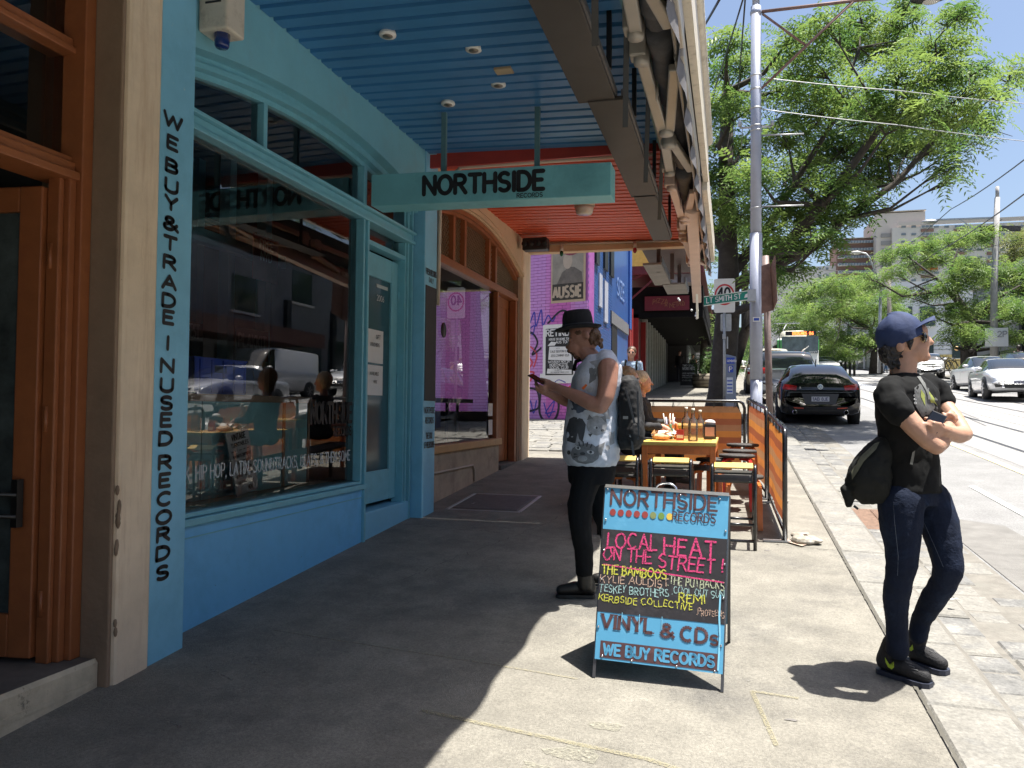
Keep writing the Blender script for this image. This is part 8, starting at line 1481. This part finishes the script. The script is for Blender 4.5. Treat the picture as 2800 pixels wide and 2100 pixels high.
b = MB(); b.loft([(a2(822, 1740, YC), .170, .116, YW_), (a2(815, 1640, YC), .168, .114, YW_), (a2(800, 1450, YC), .162, .112, YW_), (a2(775, 1250, YC), .168, .120, YW_), (a2(765, 1080, YC), .180, .126, YW_), (a2(768, 930, YC), .188, .128, YW_), (a2(770, 820, YC), .186, .116, YW_), (a2(755, 745, YC), .150, .095, YW_), (a2(735, 690, YC), .080, .072, YW_), (a2(730, 668, YC), .070, .066, YW_)], 36)
b.chain([(a2(630, 800, 4.09), .066), (a2(600, 860, 4.035), .070), (a2(650, 960, 3.985), .068), (a2(705, 1020, 3.97), .066)]); b.chain([(a2(940, 770, 4.30), .06), (a2(1030, 830, 4.35), .066), (a2(1085, 920, 4.33), .060)])
tee = remesh(b.build('tee_shirt', M_TEE, m2), .009, 4, (.018, .07))
T2 = surf(tee); f2 = lambda x, y: dirv(2250+x/3.318, 820+y/3.318)
M_LIME = mat('print_lime', (.28, .32, .08), .8, var=.4, scale=40); M_PG = mat('print_shirt_grey', (.10, .105, .105), .8, var=.5, scale=30); M_PW = mat('print_shirt_pale', (.35, .36, .36), .8, var=.4, scale=60)
decal(T2, f2, [(830, 800), (880, 760), (960, 800), (1040, 900), (1065, 1000), (1000, 1060), (900, 1060), (840, 960)], M_PG, tee, off=.004, step=5)
decal(T2, f2, [(890, 810), (925, 860), (930, 960), (890, 880)], M_LIME, tee, off=.007); decal(T2, f2, [(965, 830), (1010, 890), (1040, 960), (980, 930), (962, 880)], M_LIME, tee, off=.007)
for k, (x, y) in enumerate(((840, 935), (838, 900), (836, 868), (846, 835))): decal(T2, f2, el_(x, y, 13, 12), M_PW, tee, off=.007); decal(T2, f2, el_(x, y, 6, 5), M_PG, tee, off=.009)
b = MB(); b.loft([(a3(620, 30, YC), .155, .108, YW_), (a3(615, 110, YC), .160, .112, YW_), (a3(620, 200, YC), .158, .112, YW_)])
b.chain([(a3(545, 190, 4.12), .104), (a3(545, 330, 4.11), .098), (a3(552, 480, 4.10), .082), (a3(552, 620, 4.09), .070), (a3(530, 730, 4.10), .064), (a3(508, 860, 4.13), .060), (a3(518, 1040, 4.15), .050), (a3(522, 1215, 4.155), .052)])
b.chain([(a3(740, 180, 4.26), .104), (a3(810, 330, 4.23), .090), (a3(850, 500, 4.20), .078), (a3(878, 640, 4.18), .068), (a3(850, 740, 4.21), .062), (a3(760, 880, 4.28), .058), (a3(685, 1010, 4.34), .047), (a3(662, 1110, 4.36), .046)])
jn = remesh(b.build('jeans', M_DEN, m2), .009, 4, (.009, .05)); T3 = surf(jn); f3 = lambda x, y: dirv(2250+x/2.553, 1300+y/2.553)
M_ST = mat('stitching', (.10, .12, .16), .8)
for a_, c_ in (((480, 60), (500, 330)), ((500, 330), (525, 560)), ((525, 560), (520, 700)), ((705, 330), (790, 520)), ((790, 520), (840, 640))): decal(T3, f3, [(a_[0], a_[1]), (a_[0]+3, a_[1]), (c_[0]+3, c_[1]), (c_[0], c_[1])], M_ST, jn, 'stitching', off=.002, step=1)
def shoe(heel, toe, lab):
    b = MB(); foot(b, heel+V((0, 0, .018)), toe+V((0, 0, .014)), .075, .041); o = remesh(b.build('shoe', mat('mesh_black', (.014, .014, .016), .75, var=.4, scale=60, bump=.5, bscale=150), m2), .006, 2); b = MB(); sole(b, heel, toe, .045); b.build('shoe_sole', mat('sole_navy', (.025, .03, .05), .5), o); return o
hN, tN = PG(2420, 1842), PG(2547, 1882); s1 = shoe(hN, tN, ''); hF = V((hN.x+.10, 4.42, gz(4.42))); tF = PG(2592, 1846); s2 = shoe(V((a3(640, 1250, 4.4).x, 4.40, gz(4.40))), tF, '')
M_SW = mat('swoosh_lime', (.45, .6, .05), .5, var=0)
decal(surf(s1), f3, [(432, 1268), (445, 1310), (468, 1330), (495, 1300), (497, 1340), (480, 1355), (455, 1338), (438, 1305)], M_SW, s1, 'logo', off=.003, step=2); decal(surf(s2), f3, [(596, 1190), (607, 1205), (626, 1180), (632, 1215), (615, 1228), (600, 1215)], M_SW, s2, 'logo', off=.003, step=2)
b = MB(); T4 = surf(s2); T5 = surf(s1)
for T_, L_ in ((T4, ((722, 1150, 740, 1165), (725, 1175, 750, 1190), (735, 1200, 762, 1215), (745, 1225, 772, 1238), (740, 1160, 790, 1245))), (T5, ((560, 1270, 600, 1290), (575, 1300, 620, 1315), (600, 1325, 640, 1340), (620, 1350, 665, 1362)))):
    for x, y, x2, y2 in L_:
        q = []
        for k in range(5): d = f3(x+(x2-x)*k/4, y+(y2-y)*k/4); h_ = T_.ray_cast(CAM, d)[0]; 
        pts = [T_.ray_cast(CAM, f3(x+(x2-x)*k/4, y+(y2-y)*k/4))[0] for k in range(5)]
        pts = [p for p in pts if p is not None]
        if len(pts) > 1: b.tube(pts, .0028, 5)
b.build('laces', mat('lace_grey', (.12, .12, .12), .8), m2)
# cap, hair, glasses
M_NAVY = mat('cap_navy', (.014, .028, .085), .8, var=.25, scale=9, bump=.35, bscale=30); b = MB(); cc = a2(700, 330, YC); ct = rotm(R(-26), 'Y')
rows = []
for i in range(11):
    ph = math.pi/2*(1-i/10)*1.0; rr = math.sin(ph) if i < 10 else 0.001; hh = math.cos(ph)
    rows.append([cc+ct@V((.112*rr*math.cos(q), .092*rr*math.sin(q), .118*hh*(1+.05*math.cos(q))+.004*math.sin(6*q)*rr)) for q in [2*math.pi*k/36 for k in range(37)]])
rows.insert(0, [cc+ct@V((.110*math.cos(q), .090*math.sin(q), -.035)) for q in [2*math.pi*k/36 for k in range(37)]])
b.grid(rows); b.build('cap', M_NAVY, m2); b = MB()
fr = a2(850, 232, YC); tp = a2(1012, 142, YC); bd_ = (tp-fr); rows = []
for i in range(8):
    t_ = i/7; c_ = fr.lerp(tp, t_)+V((0, 0, .006*math.sin(t_*math.pi))); hw_ = .080*math.sqrt(max(0, 1-(t_*.97)**2.6)); rows.append([c_+V((-.02*(abs(u)**2)*(1-t_), u*hw_, -.022*u*u)) for u in [-1+k/5 for k in range(11)]])
b.grid(rows); b.grid([[p-V((0, 0, .004)) for p in r_] for r_ in rows][::-1]); b.build('cap_brim', M_NAVY, m2)
b = MB(); b.ell(cc+ct@V((0, 0, .118)), (.008, .008, .004), n=8, m_=5); b.build('cap_button', M_NAVY, m2)
HD = mat('hair_black', (.012, .009, .008), .45, var=.4, scale=60, bump=.8, bscale=90); b = MB(); random.seed(9)
for k in range(46): t_ = random.random(); x = 560+random.random()*(150-50*t_); b.caps(a2(x, 420+60*t_, YC+random.uniform(-.07, .07)), .012, a2(x+30*random.random()+10, 520+110*random.random(), YC+random.uniform(-.075, .06)), .005, 6)
b.ell(a2(615, 470, YC), (.055, .075, .07)); b.ell(a2(780, 345, YC-.066), (.022, .012, .045)); b.caps(a2(790, 400, YC-.07), .012, a2(795, 452, YC-.074), .005); b.ell(a2(655, 430, YC), (.05, .078, .06)); remesh(b.build('hair', HD, m2), .0055, 1, (.014, .012))
gl = MB(); gl.ell(a2(918, 338, YC-.045), (.014, .022, .026), rotm(R(-10), 'Y')); gl.ell(a2(930, 336, YC+.03), (.012, .024, .026)); gl = gl.build('sunglasses', mat('lens_dark', (.01, .01, .01), .05, var=0, coat=1), m2)
b = MB(); b.tube([a2(905, 330, YC-.066), a2(800, 350, YC-.082), a2(715, 372, YC-.082)], .0022, 6); b.tube([a2(906+22*math.cos(k*math.pi/6), 338+46*math.sin(k*math.pi/6), YC-.062) for k in range(13)], .0018, 5); b.build('frame', mat('gold_wire', (.6, .42, .2), .25, 1), gl)
b = MB(); b.caps(a2(888, 288, YC-.045), .004, a2(850, 290, YC-.060), .0035); b.build('eyebrow', HD, m2)
# his phone and shoulder bag
b = MB(); p, q = a2(1062, 1030, 3.945), a2(965, 1190, 3.93); dd = (q-p).normalized(); side = V((.85, -.35, -.30)).normalized(); side = (side-dd*side.dot(dd)).normalized(); nz_ = dd.cross(side)
b.prism([p-side*.034, q-side*.034, q+side*.034, p+side*.034], nz_*.009); o = b.build('phone', MATS['phone_black'], None, loc=p, bevel=.005); tag(o, 'black phone in the hand of the man in the navy cap', 'phone')
bg_ = thing('shoulder_bag', P(2370, 1290, 4.12), 'black and olive shoulder bag hanging behind the man in the navy cap', 'bag'); b = MB()
b.loft([(P(2425, 1195, 4.14), .03, .05, 0), (P(2402, 1225, 4.12), .062, .07, 0), (P(2382, 1270, 4.10), .092, .085, 0), (P(2372, 1320, 4.1), .102, .09, 0), (P(2376, 1352, 4.1), .085, .08, 0), (P(2385, 1375, 4.1), .05, .05, 0)], 28, 2.6); b.caps(P(2315, 1340, 4.08), .03, P(2322, 1382, 4.08), .016); remesh(b.build('bag', mat('bag_charcoal', (.010, .011, .010), .8, spec=.25, var=.25, scale=9, bump=.3), bg_), .008, 2, (.03, .07))
Tb = surf(bpy.data.objects[bg_.children[0].name]); fb_ = lambda x, y: dirv(x, y)
decal(Tb, fb_, [(2392, 1212), (2405, 1208), (2396, 1228), (2362, 1262), (2345, 1290), (2330, 1312), (2328, 1290), (2350, 1250)], mat('bag_olive', (.13, .13, .085), .8, var=.3, scale=14), bg_, 'flap_stripe', off=.010, step=4)
b = MB(); b.tube([P(2335, 1383, 4.06), P(2346, 1392, 4.06)], .006, 5); b.build('strap_end', mat('webbing', (.05, .05, .052)), bg_)
for q in ([(855, 695), (885, 690), (920, 745), (895, 752)], [(893, 750), (925, 745), (985, 900), (955, 905)]): decal(T2, f2, q, mat('strap_grey', (.12, .125, .12), .7, var=.2), bg_, 'strap', off=.010, step=2)
decal(T2, f2, [(790, 1490), (812, 1385), (838, 1365), (815, 1495)], mat('strap_grey', (.12, .125, .12)), bg_, 'strap', off=.008, step=2)
# ---------------------------------------------------------------- people built to a common plan
def figure(label, loc, face, hgt, skin, hairc, topc, legc, pose='stand', hairlen=0, stride=.12, arms='down', shoec=(.02, .02, .02), hatc=None, glasses=False, vox=.012, group=None, bend=0):
    t = thing('person', loc, label, 'person', group); k = hgt/1.75; rz = rotz(face); L = V(loc)
    def q(x, y, z): p = V((x, y, z))*k; 
    def W(x, y, z): return L+rz@(V((x, y, z))*k)          # +x is forward
    hz = 1.62 if pose == 'stand' else 1.15; fx = bend*.25
    b = MB(); b.ell(W(.02+fx, 0, hz), (.085*k, .075*k, .112*k), rz.to_3x3()); b.ell(W(.06+fx, 0, hz-.07), (.045*k, .045*k, .045*k)); b.caps(W(.105+fx, 0, hz+.005), .010*k, W(.122+fx, 0, hz-.025), .012*k); b.caps(W(0+fx, 0, hz-.08), .048*k, W(-.015+fx*.7, 0, hz-.19), .055*k)
    for s_ in (1, -1): b.ell(W(.01+fx, s_*.077, hz-.01), (.015*k, .012*k, .03*k))
    sz = hz-.21; topm = mat('top_%d_%d_%d' % tuple(int(c*99) for c in topc), topc, .8, var=.2, scale=8, bump=.3, bscale=20); lm_ = mat('leg_%d_%d_%d' % tuple(int(c*99) for c in legc), legc, .8, var=.2, scale=8, bump=.3, bscale=20)
    A_ = {'down': [(.0, .21, sz-.28), (.04, .22, sz-.52)], 'hold': [(.0, .22, sz-.27), (.22, .12, sz-.22)], 'table': [(.08, .22, sz-.24), (.34, .10, sz-.25)], 'bare': [(.0, .21, sz-.28), (.06, .22, sz-.5)]}[arms]
    for s_ in (1, -1):
        (ex, ey, ez), (hx, hy, hz_) = A_; b.chain([(W(fx*.5, s_*.17, sz), .05*k), (W(ex+fx*.4, s_*ey, ez), .038*k), (W(hx+fx*.4, s_*hy, hz_), .025*k)], 8); b.chain([(W(hx+fx*.4, s_*hy, hz_), .028*k), (W(hx+fx*.4+.05, s_*hy, hz_-.03), .03*k)], 8)
        for f in range(4): b.caps(W(hx+fx*.4+.06, s_*hy+(f-1.5)*.017, hz_-.035), .009*k, W(hx+fx*.4+.115, s_*hy+(f-1.5)*.018, hz_-.06), .007*k, 6)
        b.caps(W(hx+fx*.4+.03, s_*hy-s_*.02, hz_-.01), .009*k, W(hx+fx*.4+.08, s_*hy-s_*.035, hz_-.02), .008*k, 6)
    b.loft([(W(fx*.5, 0, sz-.05), .09*k, .15*k, face), (W(fx*.2, 0, sz-.45), .08*k, .12*k, face)]); 
    body = remesh(b.build('body', skin, t), vox*.75, 2)
    b = MB(); hipz = .92 if pose == 'stand' else .50
    b.loft([(W(0, 0, hipz-.02), .11*k, .155*k, face), (W(.01, 0, hipz+.12), .105*k, .145*k, face), (W(fx*.4, 0, sz-.18), .12*k, .17*k, face), (W(fx*.6-.005, 0, sz-.03), .105*k, .185*k, face), (W(fx*.8-.01, 0, sz+.035), .07*k, .10*k, face)], 24)
    if arms != 'bare':
        for s_ in (1, -1):
            (ex, ey, ez), (hx, hy, hz_) = A_; e_ = W(ex+fx*.4, s_*ey, ez); h_ = W(hx+fx*.4, s_*hy, hz_); b.chain([(W(fx*.5, s_*.165, sz-.01), .062*k), (e_, .048*k), (e_.lerp(h_, .85), .036*k)], 10)
    remesh(b.build('top', topm, t), vox, 2, (.02, .06))
    b = MB()
    if pose == 'stand':
        for s_ in (1, -1): b.chain([(W(0, s_*.085, .90), .09*k), (W(s_*stride*.5+.02, s_*.09, .50), .062*k), (W(s_*stride-.02, s_*.085, .10), .045*k)])
    else:
        for s_ in (1, -1): b.chain([(W(0, s_*.09, .50), .095*k), (W(.42, s_*.11, .50), .068*k), (W(.42, s_*.11, .1), .045*k)])
    remesh(b.build('trousers', lm_, t), vox, 2)
    for s_ in (1, -1):
        b = MB(); h_ = W(s_*stride-.05, s_*.085, .0) if pose == 'stand' else W(.38, s_*.11, 0); e_ = h_+rz@V((.2*k, 0, 0)); foot(b, h_+V((0, 0, .005)), e_, .06, .036*k); remesh(b.build('shoe', mat('shoe_%d' % int(shoec[0]*99), shoec, .5), t), vox*.8, 1)
    if hairlen is not None:
        hm = mat('hair_%d_%d' % (int(hairc[0]*99), int(hairc[2]*99)), hairc, .5, var=.35, scale=40, bump=.6, bscale=60); b = MB(); b.ell(W(-.020+fx, 0, hz+.042), (.108*k, .100*k, .106*k), rz); b.ell(W(-.035+fx, 0, hz-.03-hairlen*.5), (.062*k, .078*k, (.07+hairlen)*k), rz); cut = b.build('hair', hm, t); remesh(cut, vox*.7, 1, (.008, .02))
    if glasses: b = MB(); [b.ell(W(.092+fx, s_*.032, hz+.008), (.012*k, .026*k, .020*k), rz) for s_ in (1, -1)]; b.tube([W(.09+fx, .08, hz+.015), W(.1+fx, 0, hz+.015), W(.09+fx, -.08, hz+.015)], .004*k, 5); b.build('sunglasses', MATS['lens_dark'], t)
    b = MB(); [b.ell(W(.088+fx, s_*.03, hz+.0), (.008*k, .011*k, .006*k), rz, 8, 6) for s_ in (1, -1)]; b.caps(W(.092+fx, -.018, hz-.062), .004*k, W(.092+fx, .018, hz-.062), .004*k, 6); b.build('face_features', mat('lip_eye', (.13, .06, .05), .6), t)
    return t, W
# woman walking up in pale blue with a backpack
yw = 16.3; pw_ = P(1727, 1000, yw); t, W = figure('woman in a pale blue shirt and sunglasses walking beyond the man in the hat', (pw_.x, yw, gz(yw)), R(-90), 1.73, SK3, (.13, .07, .04), (.33, .45, .60), (.02, .02, .03), glasses=True, hairlen=0.0)
b = MB(); b.loft([(W(-.18, 0, 1.0), .07, .13, R(-90)), (W(-.19, 0, 1.2), .09, .15, R(-90)), (W(-.17, 0, 1.42), .06, .12, R(-90))]); [b.tube([W(-.1, s_*.11, 1.45), W(.06, s_*.115, 1.47), W(.125, s_*.115, 1.34), W(.09, s_*.13, 1.1)], .019, 6) for s_ in (1, -1)]; tag(b.build('backpack', M_BKC, None, loc=W(-.18, 0, 1.2)), 'black backpack worn by the woman in pale blue', 'backpack')
# diners on the left of the tables, facing across them
def seat_at(px, py, Y, hz=1.15): p = P(px, py, Y); return V((p.x, Y, gz(Y)))
s0 = seat_at(1735, 1040, 8.0); sA = (P(1735, 1040, 8.0).z-gz(8.0))/1.15
t, W = figure('diner in a black jacket reaching over the near table, half hidden by the backpack', s0+V((-.06, 0, P(1735, 1040, 8.0).z-1.15-gz(8.0))), R(5), 1.75, SK3, (.30, .17, .08), (.012, .012, .014), (.014, .014, .016), pose='sit', arms='table', glasses=True, vox=.011, hairlen=.03)
pb_ = P(1772, 1046, 9.3); t, W = figure('diner with a blond bowl haircut and black top looking down at the far table', (pb_.x-.07, 9.3, pb_.z-1.15), R(0), 1.75, SK3, (.62, .48, .30), (.02, .018, .02), (.015, .015, .018), pose='sit', arms='table', vox=.011)
pz = thing('bench_stool', (-1.2, 8.6, gz(8.6)), 'long dark bench that the two diners sit on', 'bench'); mb = MB(); mb.add([(-1.35, 7.75, gz(7.75)+.42), (-1.0, 7.75, gz(7.75)+.42), (-1.0, 9.5, gz(9.5)+.42), (-1.35, 9.5, gz(9.5)+.42), (-1.35, 7.75, gz(7.75)+.45), (-1.0, 7.75, gz(7.75)+.45), (-1.0, 9.5, gz(9.5)+.45), (-1.35, 9.5, gz(9.5)+.45)], [(0,3,2,1),(4,5,6,7),(0,1,5,4),(1,2,6,5),(2,3,7,6),(3,0,4,7)]); mb.build('seat', M_CUSH, pz)
for xx in (-1.33, -1.05):
    for yy in (7.8, 9.42): mb = MB(); mb.box((xx, yy, gz(yy)), (xx+.035, yy+.035, gz(yy)+.42)); mb.build('leg', M_TUBE, pz)
# far figures
def far(px, pyf, Y, **k): p = P(px, pyf, Y); return (p.x, Y, gz(Y))
figure('man in black walking under the dark verandah', far(1858, 1015, 46), R(-90), 1.82, SK1, (.05, .03, .02), (.02, .02, .022), (.02, .02, .022), vox=.02, stride=.2)
figure('woman in a black strapless top by the far chalkboard', far(1895, 1010, 43.5), R(-90), 1.6, SK3, (.04, .025, .02), (.02, .02, .02), (.03, .03, .03), vox=.02, arms='bare', hairlen=.05)
figure('man in a rust shirt standing on the far corner', (P(2422, 1000, 68).x, 68, gz(68)), R(0), 1.78, SK2, (.3, .28, .25), (.40, .17, .08), (.08, .16, .30), vox=.03, bend=.4)
figure('seated cafe patron in dark clothes on the far corner', (P(2440, 1000, 67.5).x+.3, 67.5, gz(67.5)), R(180), 1.7, SK2, (.03, .02, .02), (.1, .1, .09), (.03, .03, .04), pose='sit', vox=.03)
figure('second seated cafe patron in dark clothes, left of the man in rust', (P(2382, 1000, 69).x, 69, gz(69)), R(0), 1.7, SK2, (.03, .02, .02), (.03, .03, .04), (.03, .03, .04), pose='sit', vox=.03)
figure('man in a grey shirt walking at the right edge behind the cars', (P(2785, 1000, 44).x, 44, gz(44)+.1), R(90), 1.8, SK2, (.02, .015, .012), (.12, .12, .14), (.03, .03, .04), vox=.025)
aboard(2392, 2416, 992, 1018, 66, 'small white edged chalkboard on the far corner beside the cafe patrons', [('OPEN', .7, .14), ('COFFEE', .45, .1), ('LUNCH', .25, .1)])
for i, (px, c) in enumerate(((2300, 'leftmost'), (2312, 'second'), (2324, 'third'), (2336, 'rightmost'))):
    p = P(px, 1015, 64); mb = MB(); mb.lathe((p.x, 64, gz(64)-.1), [(.09, 0), (.09, 1.0), (.06, 1.1)], 10); tag(mb.build('bollard', M_BLACK, None, loc=(p.x, 64, gz(64)), group='black bollards by the far corner'), '%s black bollard on the far corner before the white car' % c, 'bollard')
